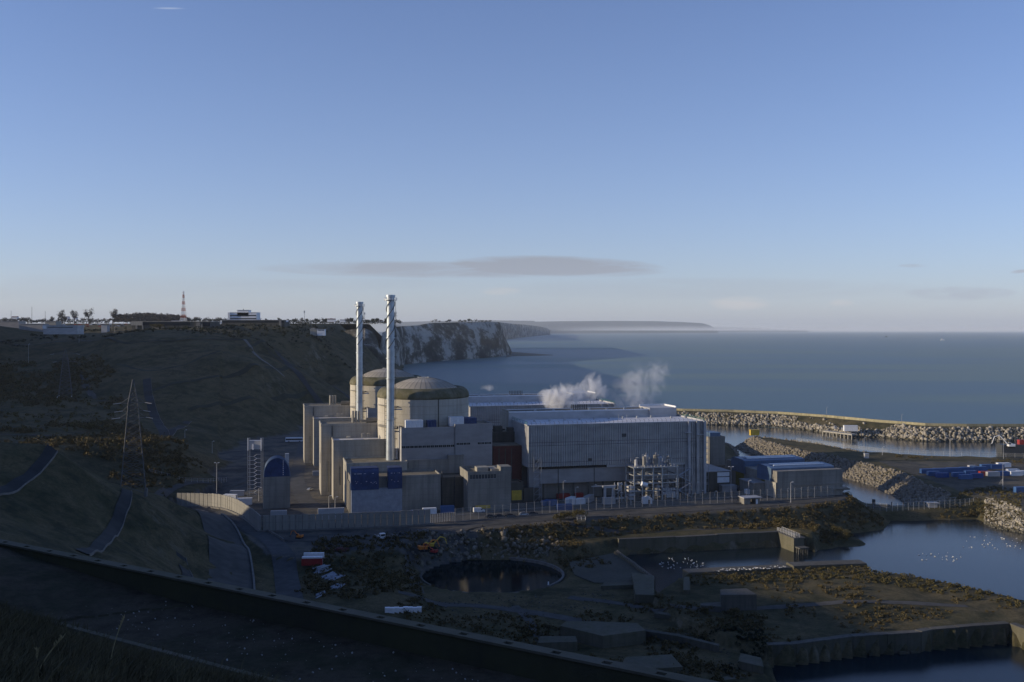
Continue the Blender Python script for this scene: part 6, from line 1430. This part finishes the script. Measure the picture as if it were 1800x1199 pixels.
for a, b, sz, lab, mt in ((1131,874,2.6,'heap of red brown scrap before the process tower','red'),(1157,876,2.2,'low earth heap before the process tower','rooftop'),(705,941,2.4,'dark heap of scrap in the gravel yard','darksteel'),(690,945,2,'pale heap of rubble in the gravel yard','kerb'),(1215,866,2.5,'brown heap by the corner columns','rooftop'),(598,968,2.4,'heap of red and white scrap at the edge of the gravel yard','red'),(745,936,2.2,'heap beside the diggers','kerb')):
    c = G(a, b, 12); rr3 = np.random.default_rng(int(a)); n = 40; pp = np.array([c.x, c.y, 12.0])+rr3.normal(size=(n, 3))*np.array([sz*.6, sz*.4, 0]); pp[:, 2] = 12.1+np.abs(rr3.normal(size=n))*0.5
    o = rocks_mesh('scrap_heap', pp, 0.3+0.5*rr3.random(n), int(a), lab, mt); o['category'] = 'heap'; del o['kind']
c = G(1326, 764, 10.2); solo(MB().obox((c.x, c.y), 0.1, 8, 3.5, 9.6, 14.2).obox((c.x, c.y), 0.1, 8.4, 3.9, 14.2, 14.6), 'yellow_hut', 'yellow', 'bright yellow hut on the tip of the spit', 'hut')
c = G(1495, 757, 6.2); solo(MB().obox((c.x, c.y), -0.05, 13, 4, 5.8, 11.0).obox((c.x, c.y), -0.05, 13.4, 4.4, 11.0, 11.3), 'white_hut', 'white', 'long white hut on the grass berm of the breakwater', 'hut')
for a, b, lab in ((1482,756,'small white box left of the long white hut'),(1468,753,'pale box on the berm further left of the white hut')): c = G(a, b, 6.2); solo(MB().obox((c.x, c.y), 0, 2.2, 2.2, 5.8, 8.4).obox((c.x, c.y), 0, 2.5, 2.5, 8.4, 8.6), 'service_box', 'cladlight', lab, 'box')
c = G(1523, 805, 10.2); solo(MB().obox((c.x, c.y), 0, 3, 2.5, 9.8, 13.2).obox((c.x, c.y), 0, 3.3, 2.8, 13.2, 13.5), 'service_box', 'cladlight', 'pale box with a mast on the neck of the spit', 'box')
c = G(1638, 890, 5.3); solo(MB().obox((c.x, c.y), 0, 5, 3, 4.8, 7.2).obox((c.x, c.y), 0, 6.4, 4, 7.2, 7.6), 'white_roof_shelter', 'cladlight', 'small shelter with a white roof on the causeway', 'shelter')
c = G(1561, 903-12, 5.3); solo(MB().obox((c.x-2, c.y), 0, 6, 1.2, 4.8, 6.6).obox((c.x+6-14, c.y), 0, 1.6, 1, 4.8, 9.5).obox((c.x+2, c.y), 0, 0.5, 0.5, 4.8, 8), 'sluice_gear', 'darksteel', 'dark sluice gear standing on the left of the causeway', 'sluice gear')
fence('causeway_fence', [G(a, b, 5.2) for a, b in ((1500,893.5),(1560,898),(1640,893),(1700,889),(1740,884))], 4.0, 3.4, 'mesh fence running along the causeway', 0.06, crank=False)
fence('causeway_far_fence', [G(a, b, 5.2) for a, b in ((1590,888),(1660,886),(1715,883),(1752,866))]+[G(1762, 852, 10.2)], 3.6, 3.4, 'second mesh fence climbing from the causeway to the yard', 0.06, crank=False)
fence('spit_fence', [G(a, b, 10) for a, b in ((1400,776),(1480,787),(1560,796),(1680,801),(1800,804))], 3.0, 6.0, 'thin fence along the far edge of the spit', 0.07, crank=False)
fence('road_fence', [Vector((*P2(a, y), hz(*P2(a, y))+0.1)) for a, y in ((262,560),(320,565),(365,575),(398,600))], 2.6, 3.4, 'light fence along the terrace road above the dark bank', 0.07, crank=False)
# street lamps and masts
def lamp(x, y, z, h, label, double=False, group='lamp posts', name='lamp_post'):
    t = thing(name, (x, y, z), label, 'lamp post', group); MB().bar((x, y, z-0.5), (x, y, z+h), 0.17, 0.1, 6).build('pole', 'cladlight', t)
    for s in ((-1, 1) if double else (1,)):
        MB().bar((x, y, z+h), (x+s*1.1, y, z+h+0.15), 0.07, n=4).build('arm', 'cladlight', t); MB().lbox(x+min(s*0.6, s*1.5), x+max(s*0.6, s*1.5), y-0.22, y+0.22, z+h+0.1, z+h+0.32).build('lamp_head', 'white', t)
for px_, yb, yt, z, lab, dbl in [(1285,874,821,12,'tallest lamp post right of the turbine hall, with a double head',True),(1316,876,845,12,'lamp post behind the gatehouse',False),(1390,884,848,12,'lamp post before the wedge building',False),(1211,872,855,12,'short lamp post before the corner columns',False),(1224,872,848,12,'slender lamp post at the corner columns',False),(1232,873,863,12,'shortest lamp post at the foot of the corner column',False),(1256,873,864,12,'short lamp post behind the fence right of the columns',False),
    (1012,887,857,12,'bright lamp post among the pale cabins',False),(990,880,846,12,'lamp post below the grey annex',False),(1109,888,847,12,'lamp post left of the process tower',False),(1044,880,853,12,'lamp post left of the white gantry',False),(381,872,814,10,'tall double lamp post behind the sunlit end of the wall',True),(455,882,858,11,'short lamp post left of the arched store',False),(578,900,872,12,'left of two lamp posts before the stepped block',False),(589,900,874,12,'right of two lamp posts before the stepped block',False),
    (1670,803,772,10,'lamp post on the far edge of the yard, centre',False),(1764,806,776,10,'lamp post on the far edge of the yard beside the excavator',False),(1551,800,786,10,'lamp post on the neck of the spit',False),(1519,803,770,10,'lamp post beside the pale box on the spit',False),(1763,862,816,10,'tall lamp post at the near right of the container yard',False),(1453,727,716,12,'thin mast on the breakwater above the bend',False),(1585,742,729,12,'thin mast on the breakwater near the right',False)]:
    p = G(px_, yb, z); lamp(p.x, p.y, z, (yb-yt)/F*p.y, lab, dbl)
for px_, Y, yt, lab in [(325,720,788,'lamp post at the foot of the big slope, left of two'),(373,690,776,'lamp post at the foot of the big slope, right of two'),(50,1000,605,'lamp post high on the far left hillside'),(139,1080,590,'lamp post on the hillside above the farther pylon'),(202,1150,581,'lamp post on the brow left of the dark flat building'),(281,1180,576,'lamp post just before the dark flat building')]:
    x, y = P2(px_, Y); z = hz(x, y); lamp(x, y, z, max(7, H-(yt-EL)/F*Y-z), lab)
# pylons
def pylon(px_, Y, ytop, hw, label, arms, name='pylon'):
    x, y = P2(px_, Y); z = hz(x, y)-1; zt = H-(ytop-EL)/F*Y; h = zt-z; t = thing(name, (x, y, z), label, 'pylon', 'lattice pylons')
    rot = 0.35; ca, sa = math.cos(rot), math.sin(rot)
    def wd(f): return hw*(1-f)+hw*0.2*f if f < 0.78 else (hw*(1-0.78)+hw*0.2*0.78)*(1-f)/0.22+0.15
    def c4(f): w = wd(f); return [Vector((x+(a*ca-b*sa)*w, y+(a*sa+b*ca)*w, z+h*f)) for a, b in ((-1, -1), (1, -1), (1, 1), (-1, 1))]
    lv = [0, .1, .19, .27, .35, .42, .49, .55, .61, .66, .71, .755, .8, .85, .9, 1.0]; mb = MB(); T = 0.14*hw/4.2
    for f0, f1 in zip(lv[:-1], lv[1:]):
        a, b = c4(f0), c4(f1)
        for k in range(4):
            j = (k+1) % 4; mb.bar(a[k], b[k], T, n=4); mb.bar(a[k], b[j], T*0.55, n=4); mb.bar(a[j], b[k], T*0.55, n=4); mb.bar(b[k], b[j], T*0.55, n=4)
    mb.build('tower', 'pylon', t)
    for f, L_ in arms:
        for s in (-1, 1):
            mb = MB(); c = Vector((x, y, z+h*f)); e = c+Vector((s*L_*ca, s*L_*sa, 0.2)); w = wd(f)
            for q in ((-1, 0), (1, 0)): mb.bar(c+Vector((s*w*ca, s*w*sa+q[0]*w*0.5, 0)), e, T*0.7, n=4)
            mb.bar(c+Vector((s*w*ca, s*w*sa, 2.2)), e, T*0.7, n=4); am = mb.build('arm', 'pylon', t)
            MB().bar(e, e+Vector((s*3.2, -0.8, -0.4)), 0.13, n=5).build('insulator', 'cladlight', am)
    for k, p in enumerate(c4(0)): MB().lbox(p.x-0.55, p.x+0.55, p.y-0.55, p.y+0.55, p.z-1, p.z+(2.0 if Y > 600 else 0.9)).build('footing', 'white' if Y > 600 else 'kerb', t)
pylon(234, 405, 667, 5.0, 'nearer tall lattice pylon on the terrace behind the near hill', ((0.66, 5.0), (0.72, 4.0), (0.79, 4.6)))
pylon(115, 850, 614, 5.6, 'farther lattice pylon on the left hillside', ((0.74, 7), (0.9, 9)))
# ------------------------------------------------------------------ plateau
def pbox(px0, px1, ytop, ybot, Y, depth, mat, name, label, extra=None, cat='building', roofm='clad2'):
    x0, x1 = P2(px0, Y)[0], P2(px1, Y)[0]; z1 = H-(ytop-EL)/F*Y; z0 = H-(ybot-EL)/F*Y
    t = thing(name, (x0, Y, z0), label, cat)
    MB().lbox(x0, x1, Y, Y+depth, z0-6, z1).build('wall', mat, t); MB().lbox(x0-0.5, x1+0.5, Y-0.5, Y+depth+0.5, z1, z1+0.5).build('roof', roofm, t)
    if extra:
        for nme, m_, a, b, yt, yb, dy in extra:
            xa, xb = P2(a, Y)[0], P2(b, Y)[0]; MB().lbox(xa, xb, Y-dy, Y-dy+max(0.3, dy), H-(yb-EL)/F*Y, H-(yt-EL)/F*Y).build(nme, m_, t)
    return t
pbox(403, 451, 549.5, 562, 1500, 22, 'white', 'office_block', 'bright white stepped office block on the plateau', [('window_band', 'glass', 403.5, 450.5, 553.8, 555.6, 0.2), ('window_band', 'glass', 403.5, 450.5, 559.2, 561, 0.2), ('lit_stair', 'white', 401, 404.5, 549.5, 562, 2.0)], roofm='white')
pbox(417, 437, 545.5, 549.5, 1500, 14, 'white', 'office_penthouse', 'white penthouse on top of the stepped office block', [('aerial', 'darksteel', 427.5, 428.5, 543, 545.5, 0.3)])
pbox(232, 369, 565.5, 574.5, 1180, 40, 'conc_dark', 'long_flat_building', 'long dark building with a thin flat roof on the brow of the plateau', [('pale_fascia', 'conc_lit', 231, 251, 565.5, 572, 1.5), ('window_band', 'glass', 252, 334, 566.5, 572, 0.6), ('pillar', 'conc', 239, 242, 572, 579, 1.6), ('pillar', 'conc', 250.5, 252.5, 572, 580, 1.6), ('tower', 'conc', 346, 353, 567, 592, 3.0), ('tower', 'conc', 354.5, 357, 570, 591, 3.0), ('fascia', 'glass', 357, 369, 566.5, 573.5, 1.0), ('base_wall', 'conc', 268, 288, 573, 581, 1.0), ('long_ramp_wall', 'conc', 305, 346, 579.5, 588, 2.0)], roofm='conc_lit')
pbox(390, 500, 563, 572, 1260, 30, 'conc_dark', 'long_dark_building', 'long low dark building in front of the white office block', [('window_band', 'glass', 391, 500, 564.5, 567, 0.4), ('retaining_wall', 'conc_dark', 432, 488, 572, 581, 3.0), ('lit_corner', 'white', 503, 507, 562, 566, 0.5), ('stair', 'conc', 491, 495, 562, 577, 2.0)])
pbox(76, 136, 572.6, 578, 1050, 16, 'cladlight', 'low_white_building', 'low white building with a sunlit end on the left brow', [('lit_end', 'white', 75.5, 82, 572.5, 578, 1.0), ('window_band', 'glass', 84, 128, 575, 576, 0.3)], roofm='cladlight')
pbox(79, 98, 565.5, 570.5, 1250, 16, 'conc_lit', 'pale_hall', 'small pale hall behind the low white building')
pbox(0, 33, 565, 571, 1250, 18, 'clad2', 'grey_hall', 'grey hall at the left edge of the plateau'); pbox(34, 76, 570, 575, 1200, 15, 'clad2', 'long_shed', 'low grey shed left of the low white building', roofm='cladlight')
pbox(178, 188, 571.5, 577, 1150, 8, 'cladlight', 'small_hut', 'small white hut left of the long flat building')
pbox(368, 376, 571, 575, 1230, 8, 'conc_lit', 'cream_hut', 'small cream hut right of the long flat building'); pbox(381, 389, 566, 569, 1300, 8, 'white', 'white_hut', 'little white hut before the white office block')
pbox(545, 556, 578.5, 582.5, 1250, 8, 'conc_lit', 'viewing_hut', 'pale domed hut on the right brow of the plateau', [('cap', 'conc_lit', 547, 553, 576.5, 578.5, 0.2)]); pbox(557, 571, 579, 582, 1250, 7, 'white', 'small_white_building', 'small white building with dark bays beside the pale domed hut', [('bay', 'glass', 558.5+k*2.4, 559.8+k*2.4, 579.6, 581.6, 0.1) for k in range(5)])
for k, (a, b, yt, yb, Y, w) in enumerate([(575,589,560,564,2300,'long white farmhouse among the trees'),(597,606,561.5,564.5,2300,'small brown house right of the white farmhouse'),(20,30,556,561,2500,'white gabled house at the far left'),(108,120,556,561,2400,'pale house in the far left trees'),(664,670,562,565,2600,'white gabled house near the stack'),(300,320,563.5,566,1700,'white flat shed near the red mast'),(128,134,557,560,2400,'tiny white house in the far left trees')]):
    x0, x1 = P2(a, Y)[0], P2(b, Y)[0]; z0, z1 = H-(yb-EL)/F*Y-3, H-(yt-EL)/F*Y; t = thing('house', (x0, Y, z0), w, 'house', 'houses on the plateau')
    MB().lbox(x0, x1, Y, Y+9, z0, z1-2).build('wall', 'white', t); MB().prism([Vector((x0-.4, Y-.4, z1-2)), Vector((x0-.4, Y+9.4, z1-2)), Vector((x0-.4, Y+4.5, z1))], [Vector((x1+.4, Y-.4, z1-2)), Vector((x1+.4, Y+9.4, z1-2)), Vector((x1+.4, Y+4.5, z1))]).build('roof', 'clad2' if k % 2 else 'red', t)
# red and white mast
x, y = P2(322.5, 1650); z0 = H-(564.5-EL)/F*y; z1 = H-(512-EL)/F*y; t = thing('radio_mast', (x, y, z0), 'tall red and white lattice mast on the plateau', 'mast')
M['mastred'] = plain('mast_red', (0.33, 0.10, 0.07), 0.1, 1, 0.6)
for k in range(9):
    f0, f1 = k/9, (k+1)/9; mb = MB()
    for j in range(4):
        g0, g1 = f0+(f1-f0)*j/4, f0+(f1-f0)*(j+1)/4; w0, w1 = 3.6*(1-g0)**1.5+0.9, 3.6*(1-g1)**1.5+0.9; a0, a1 = z0+(z1-z0)*g0, z0+(z1-z0)*g1
        for s in (-1, 1):
            for q in (-1, 1): mb.bar((x+s*w0, y+q*w0, a0), (x+s*w1, y+q*w1, a1), 0.26, n=4)
            mb.bar((x-w0, y+s*w0, a0), (x+w1, y+s*w1, a1), 0.16, n=4); mb.bar((x+w0, y+s*w0, a0), (x-w1, y+s*w1, a1), 0.16, n=4)
    mb.build('section', 'white' if k % 2 == 0 else 'mastred', t)
for px_, ytop, lab in ((19.5,546,'thin dark mast far left on the plateau, leftmost'),(56,539,'tallest thin mast on the far left skyline'),(79.5,547,'thin dark mast right of the tallest one'),(535,546,'thin pale mast with aerials above the village trees'),(641,549,'thin mast between the two stacks'),(696,548,'thin aerial mast just right of the nearer stack')):
    Y = 1900; x, y = P2(px_, Y); z0 = H-(563-EL)/F*Y; z1 = H-(ytop-EL)/F*Y; t = thing('thin_mast', (x, y, z0), lab, 'mast', 'thin masts on the plateau'); MB().bar((x, y, z0-4), (x, y, z1), 0.4, 0.25, 5).build('pole', 'darksteel', t)
    if px_ > 500: MB().lbox(x-1.2, x+1.2, y-.5, y+.5, z1-4.5, z1-0.5).build('aerial', 'steel', t)
# plateau cars
GQ = 'cars in the plateau car park'; rc = random.Random(3)
cars_p = [(px_, Y) for Y in (1420, 1520) for px_ in range(6, 232, 7)]
kk = 0
cA = make_car('carblack', 'x', GQ)
def lite(o, mat):                                         # far car: body, windows only
    t = proto('parked_car', 'x', 'car', GQ); 
    for ch in o.children:
        if ch.name.split('.')[0] in ('body', 'windows'):
            c = ch.copy(); col.objects.link(c); c.parent = t
            if 'body' in ch.name and mat: c.data = ch.data.copy(); c.data.materials[0] = M[mat]
    return t
lc_ = [lite(cA, None), lite(cA, 'white'), lite(cA, 'carsilver'), lite(cA, 'redpaint')]
names_ = ['dark car in the far car park on the plateau, a few pixels wide', 'white car in the far car park on the plateau', 'silver car in the far car park on the plateau', 'red car in the far car park on the plateau']
for px_, Y in cars_p:
    if rc.random() < 0.35: continue
    k = rc.choice([0, 0, 1, 2, 2, 3]); x, y = P2(px_+rc.uniform(-2, 2), Y); place(lc_[k], (x, y, hz(x, y)+0.1), rc.choice([0, R(90), R(10)]), 1.25, names_[k], GQ)
for o in lc_+[cA]: drop(o)
# trees
def make_tree(seed, kind, label, group):
    rr4 = random.Random(seed); t = proto('bare_tree' if kind == 'twig' else 'evergreen_tree', label, 'tree', group); hgt = 12
    mb = MB().bar((0, 0, -3), (0.2, 0, hgt*0.45), 0.45, 0.28, 6); tips = []
    for k in range(9):
        a = rr4.uniform(0, 6.28); z = rr4.uniform(3, 6); e = Vector((math.cos(a)*rr4.uniform(2, 4.5), math.sin(a)*rr4.uniform(2, 4.5), rr4.uniform(7, 12))); mb.bar((0.1, 0, z), e, 0.2, 0.06, 4); tips.append(e)
    mb.build('trunk', 'bark', t)
    C = [(e.x*f, e.y*f, 2.2+(e.z-3)*f) for e in tips for f in (0.6, 0.85, 1.05)]
    leafmesh('crown', C, 1.9, 30 if kind == 'twig' else 60, 0.32 if kind == 'twig' else 0.5, seed, 'twig' if kind == 'twig' else 'leafd', parent=t, squash=0.8)
    return t
G1, G2 = 'bare trees along the plateau skyline', 'dark evergreens in the village'
tw = [make_tree(200+k, 'twig', 'x', G1) for k in range(4)]; ev = [make_tree(300+k, 'ever', 'x', G2) for k in range(3)]
rt = random.Random(9)
def tz(py, Y): return H-(py-EL)/F*Y
for k in range(58):
    px_ = rt.uniform(-5, 200) if k < 34 else rt.uniform(325, 402); Y = rt.uniform(2300, 2900); x, y = P2(px_, Y); s = rt.uniform(0.7, 1.25)
    place(rt.choice(tw), (x, y, tz(566.5, Y)-1), rt.uniform(0, 6), (s*1.2, s*1.2, s), 'bare grey winter tree in the misty tree line on the plateau skyline', G1)
for px_, s in ((109,2.3),(131,2.2),(156,2.6),(198,2.4)): x, y = P2(px_, 2200); place(tw[int(px_) % 4], (x, y, tz(566.5, 2200)-1), 1, s, {109:'round topped bare tree standing above the far left tree line',131:'second tall bare tree above the far left tree line',156:'tallest lone bare tree, left of the dark wood',198:'tall bare tree where the dark wood begins'}[px_], 'tall bare trees on the skyline')
for k in range(54):
    px_ = rt.choice([rt.uniform(452, 700), rt.uniform(515, 700)]); Y = rt.uniform(2200, 2800); x, y = P2(px_, Y); s = rt.uniform(0.55, 1.0); e = rt.random() < 0.6
    place(rt.choice(ev if e else tw), (x, y, tz(567, Y)-1), rt.uniform(0, 6), (s*1.15, s*1.15, s), 'dark evergreen tree on the village skyline left of the stacks' if e else 'bare brown tree on the village skyline left of the stacks', 'trees on the village skyline')
for k in range(16):
    px_ = [760, 766, 772, 785, 790, 807, 812, 818, 824, 830, 836, 842, 848, 854, 858, 862][k]; Y = 4900; x, y = P2(px_, Y); place(rt.choice(ev+tw), (x, y, tz(566, Y)-4), rt.uniform(0, 6), (1.8, 1.8, rt.uniform(0.8, 1.5)), 'small tree in the line of scrub on top of the white cliff', 'trees on the cliff top')
for o in tw+ev: drop(o)
WD = np.array([(P2(px_, Y)[0], Y, tz(566, Y)+rt.uniform(0, 19)*(1-0.3*abs(px_-255)/60)) for px_, Y in [(rt.uniform(202, 325), rt.uniform(2200, 2500)) for _ in range(900)]])
leafmesh('wood', WD, 4.5, 26, 1.1, 77, 'twig', 'dense bare brown wood on the plateau behind the red and white mast', 'wood')
HG = np.array([(P2(px_, 2350)[0], 2350, tz(567, 2350)+rt.uniform(-2, 7)) for px_ in np.linspace(-10, 470, 420)])
leafmesh('hedge', HG, 4.0, 26, 1.0, 79, 'twig', 'low misty hedge and undergrowth along the plateau skyline', 'hedge')
HG = np.array([(P2(px_, 2450)[0], 2450, tz(568, 2450)+rt.uniform(-2, 5)) for px_ in np.linspace(470, 705, 300)])
leafmesh('hedge', HG, 3.6, 26, 0.9, 83, 'leafd', 'low dark undergrowth below the village trees', 'hedge')
for nme, px_, Y, s, mt, lab in [('bush', 162, 690, 4.6, 'leafy', 'bright yellow bush on the hillside below the farther pylon'), ('bush', 277, 1120, 6.5, 'leafy', 'rounded olive bush below the long flat building'), ('bush', 1470, 478, 4.2, 'leafy', 'pale leafy bush on the little spit in the basin'), ('bush', 1487, 474, 3.0, 'leafy', 'lower bush at the tip of the little spit'), ('bush', 1000, 470, 3.6, 'leafy', 'yellow green bush left of the long dock wall'), ('bush', 1018, 474, 3.8, 'leafy', 'tallest yellow green bush beside the long dock wall'), ('bush', 985, 468, 3, 'leafy', 'smaller yellow green bush left of the tallest one'),
        ('bush', 1371, 486, 3.0, 'leafy', 'bush directly above the sunlit dock pier'), ('bush', 1372, 397, 2.4, 'leafy', 'lone green bush before the end of the gull covered quay'), ('bush', 1290, 330, 2.6, 'leaf', 'dark bush against the front of the larger bunker'), ('bush', 1240, 332, 2.4, 'leaf', 'dark bush left of the small low bunker')]:
    x, y = P2(px_, Y); z = hz(x, y); t = thing(nme, (x, y, z), lab, 'bush'); MB().bar((x, y, z-1), (x, y, z+s*0.5), 0.15, 0.08, 5).build('trunk', 'bark', t)
    rr5 = np.random.default_rng(px_); C = np.stack([x+rr5.normal(size=14)*s*0.45, y+rr5.normal(size=14)*s*0.4, z+s*0.3+np.abs(rr5.normal(size=14))*s*0.25], -1); leafmesh('foliage', C, s*0.42, 70, 0.22 if Y < 600 else 0.4, px_, mt, parent=t)
# ------------------------------------------------------------------ gulls
def make_gull():
    t = MB(); t.lathe((0, 0), [(0.02, -0.42), (0.10, -0.3), (0.17, -0.05), (0.15, 0.18), (0.07, 0.34), (0.02, 0.4)], 8)
    t.v = [Vector((v.z, v.x, v.y+0.15)) for v in t.v]; t.bar((0.3, 0, 0.2), (0.42, 0, 0.38), 0.09, 0.08, 6).bar((0.48, 0, 0.38), (0.6, 0, 0.36), 0.03, 0.01, 4).prism([Vector((-0.75, -0.03, 0.16)), Vector((-0.3, -0.16, 0.22)), Vector((0.15, -0.18, 0.2))], [Vector((-0.75, 0.03, 0.18)), Vector((-0.3, 0.16, 0.26)), Vector((0.15, 0.18, 0.24))])
    return t.build('gull', 'gull', smooth=False)
M['gull'] = plain('gull_plumage', (0.75, 0.75, 0.74), 0.05, 3, 0.8)
g0 = make_gull(); rg = random.Random(21); first = True
def gull(px_, py_, z, label, group):
    global first
    p = G(px_, py_, z); o = g0 if first else g0.copy()
    if not first: col.objects.link(o)
    first = False; o.location = (p.x, p.y, z); o.rotation_euler[2] = rg.uniform(0, 6.28); s = rg.uniform(0.6, 0.95); o.scale = (s, s, s); tag(o, label, 'gull', group)
for k in range(46): f = k/45; gull(1262+f*118+rg.uniform(-2, 2), 1003.5-f*7+rg.uniform(-2.2, 2.2), 6.65, 'white gull standing among the crowd on top of the old quay', 'gulls on the old quay')
for k in range(44): gull(1159+rg.random()*82, 981+rg.random()*19-0.04*0, 0.02, 'white gull floating with the flock in the dock', 'gulls floating in the dock')
for k in range(36): gull(rg.uniform(1690, 1800), rg.uniform(942, 966), 0.02, 'white gull floating in the flock near the right bank', 'gulls near the right bank')
for k in range(22): gull(rg.gauss(1655, 24), rg.gauss(979, 4), 0.02, 'white gull floating in the middle of the basin', 'gulls in mid basin')
# ships far out
for px_, Y, L_, lab in ((1657, 9500, 42, 'small white ferry far out at sea on the right'), (1558, 14000, 40, 'tiny dark sail on the horizon')):
    x, y = P2(px_, Y); t = thing('boat', (x, y, 0), lab, 'boat')
    MB().prism([Vector((x-L_/2, y-4, 0)), Vector((x+L_/2-5, y-4, 0)), Vector((x+L_/2-5, y+4, 0)), Vector((x-L_/2, y+4, 0))], [Vector((x-L_/2-1, y-5, 7)), Vector((x+L_/2, y-5, 9)), Vector((x+L_/2, y+5, 9)), Vector((x-L_/2-1, y+5, 7))]).build('hull', 'white' if px_ > 1600 else 'darksteel', t)
    MB().lbox(x-L_*0.3, x+L_*0.15, y-3, y+3, 7.5, 17).build('cabin', 'white' if px_ > 1600 else 'darksteel', t); MB().bar((x, y, 9), (x, y, 26 if px_ > 1600 else 50), 0.8, 0.5, 5).build('mast', 'darksteel', t)
# ------------------------------------------------------------------ steam
def steam_mat(name, dens, thr, sc, seed):
    m, nt, v = volume_mat(name, 0.0, (0.95, 0.96, 1.0), 0.0); v.inputs['Color'].default_value = (0.96, 0.97, 1.0, 1)
    tc = N(nt, 'ShaderNodeTexCoord'); gen = tc.outputs['Generated']; ob = tc.outputs['Object']
    d = N(nt, 'ShaderNodeVectorMath', operation='DISTANCE'); nt.links.new(gen, d.inputs[0]); d.inputs[1].default_value = (0.5, 0.5, 0.5)
    fall = math_(nt, 'SUBTRACT', 1.0, math_(nt, 'MULTIPLY', d.outputs['Value'], 2.0), True)
    nn = noise(nt, mapping(nt, ob, (sc, sc, sc*0.8), (seed, seed*2.0, 0)), 1.0, 6, 0.58, 1.0)
    e = math_(nt, 'MULTIPLY', math_(nt, 'SUBTRACT', math_(nt, 'ADD', nn, math_(nt, 'MULTIPLY', fall, 0.30)), thr), dens*12, False)
    nt.links.new(math_(nt, 'MAXIMUM', math_(nt, 'MULTIPLY', e, math_(nt, 'MULTIPLY', fall, 2.2, True)), 0.0), v.inputs['Density']); return m
def ico(c, rad, tilt):
    bm_ = __import__('bmesh').new(); __import__('bmesh').ops.create_icosphere(bm_, subdivisions=3, radius=1.0)
    me = bpy.data.meshes.new('steam'); bm_.to_mesh(me); bm_.free()
    me.transform(Matrix.Diagonal((*rad, 1))); me.transform(Matrix.Shear('XZ', 4, (tilt, 0)) if False else Matrix(((1, 0, tilt, 0), (0, 1, 0, 0), (0, 0, 1, 0), (0, 0, 0, 1))))
    o = bpy.data.objects.new('steam_plume', me); col.objects.link(o); o.location = c; return o
for k, (px_, py_, Y, rad, tilt, dens, thr, lab) in enumerate([(985, 698, 590, (16, 10, 12), 0.75, 0.19, 0.59, 'densest white steam plume rising between the turbine halls'), (1043, 682, 600, (13, 9, 12), 0.5, 0.085, 0.60, 'middle puff of steam above the farther turbine hall'), (1118, 690, 610, (18, 10, 22), 0.25, 0.024, 0.56, 'faint tall veil of steam right of the other plumes'), (1155, 662, 610, (13, 9, 15), 0.3, 0.03, 0.60, 'thin upper wisp of steam against the sea'), (856, 682, 700, (8, 4, 3.6), 1.6, 0.05, 0.58, 'tiny wisp of steam over the left of the farther hall')]):
    o = ico(W(px_, py_, Y), rad, tilt); o.data.materials.append(steam_mat('steam', dens, thr, 0.13, k*1.7)); tag(o, lab, 'steam', None)
for o in (cd, cs, vn, cb_, cw_, cg_, cr_, cdk): drop(o)
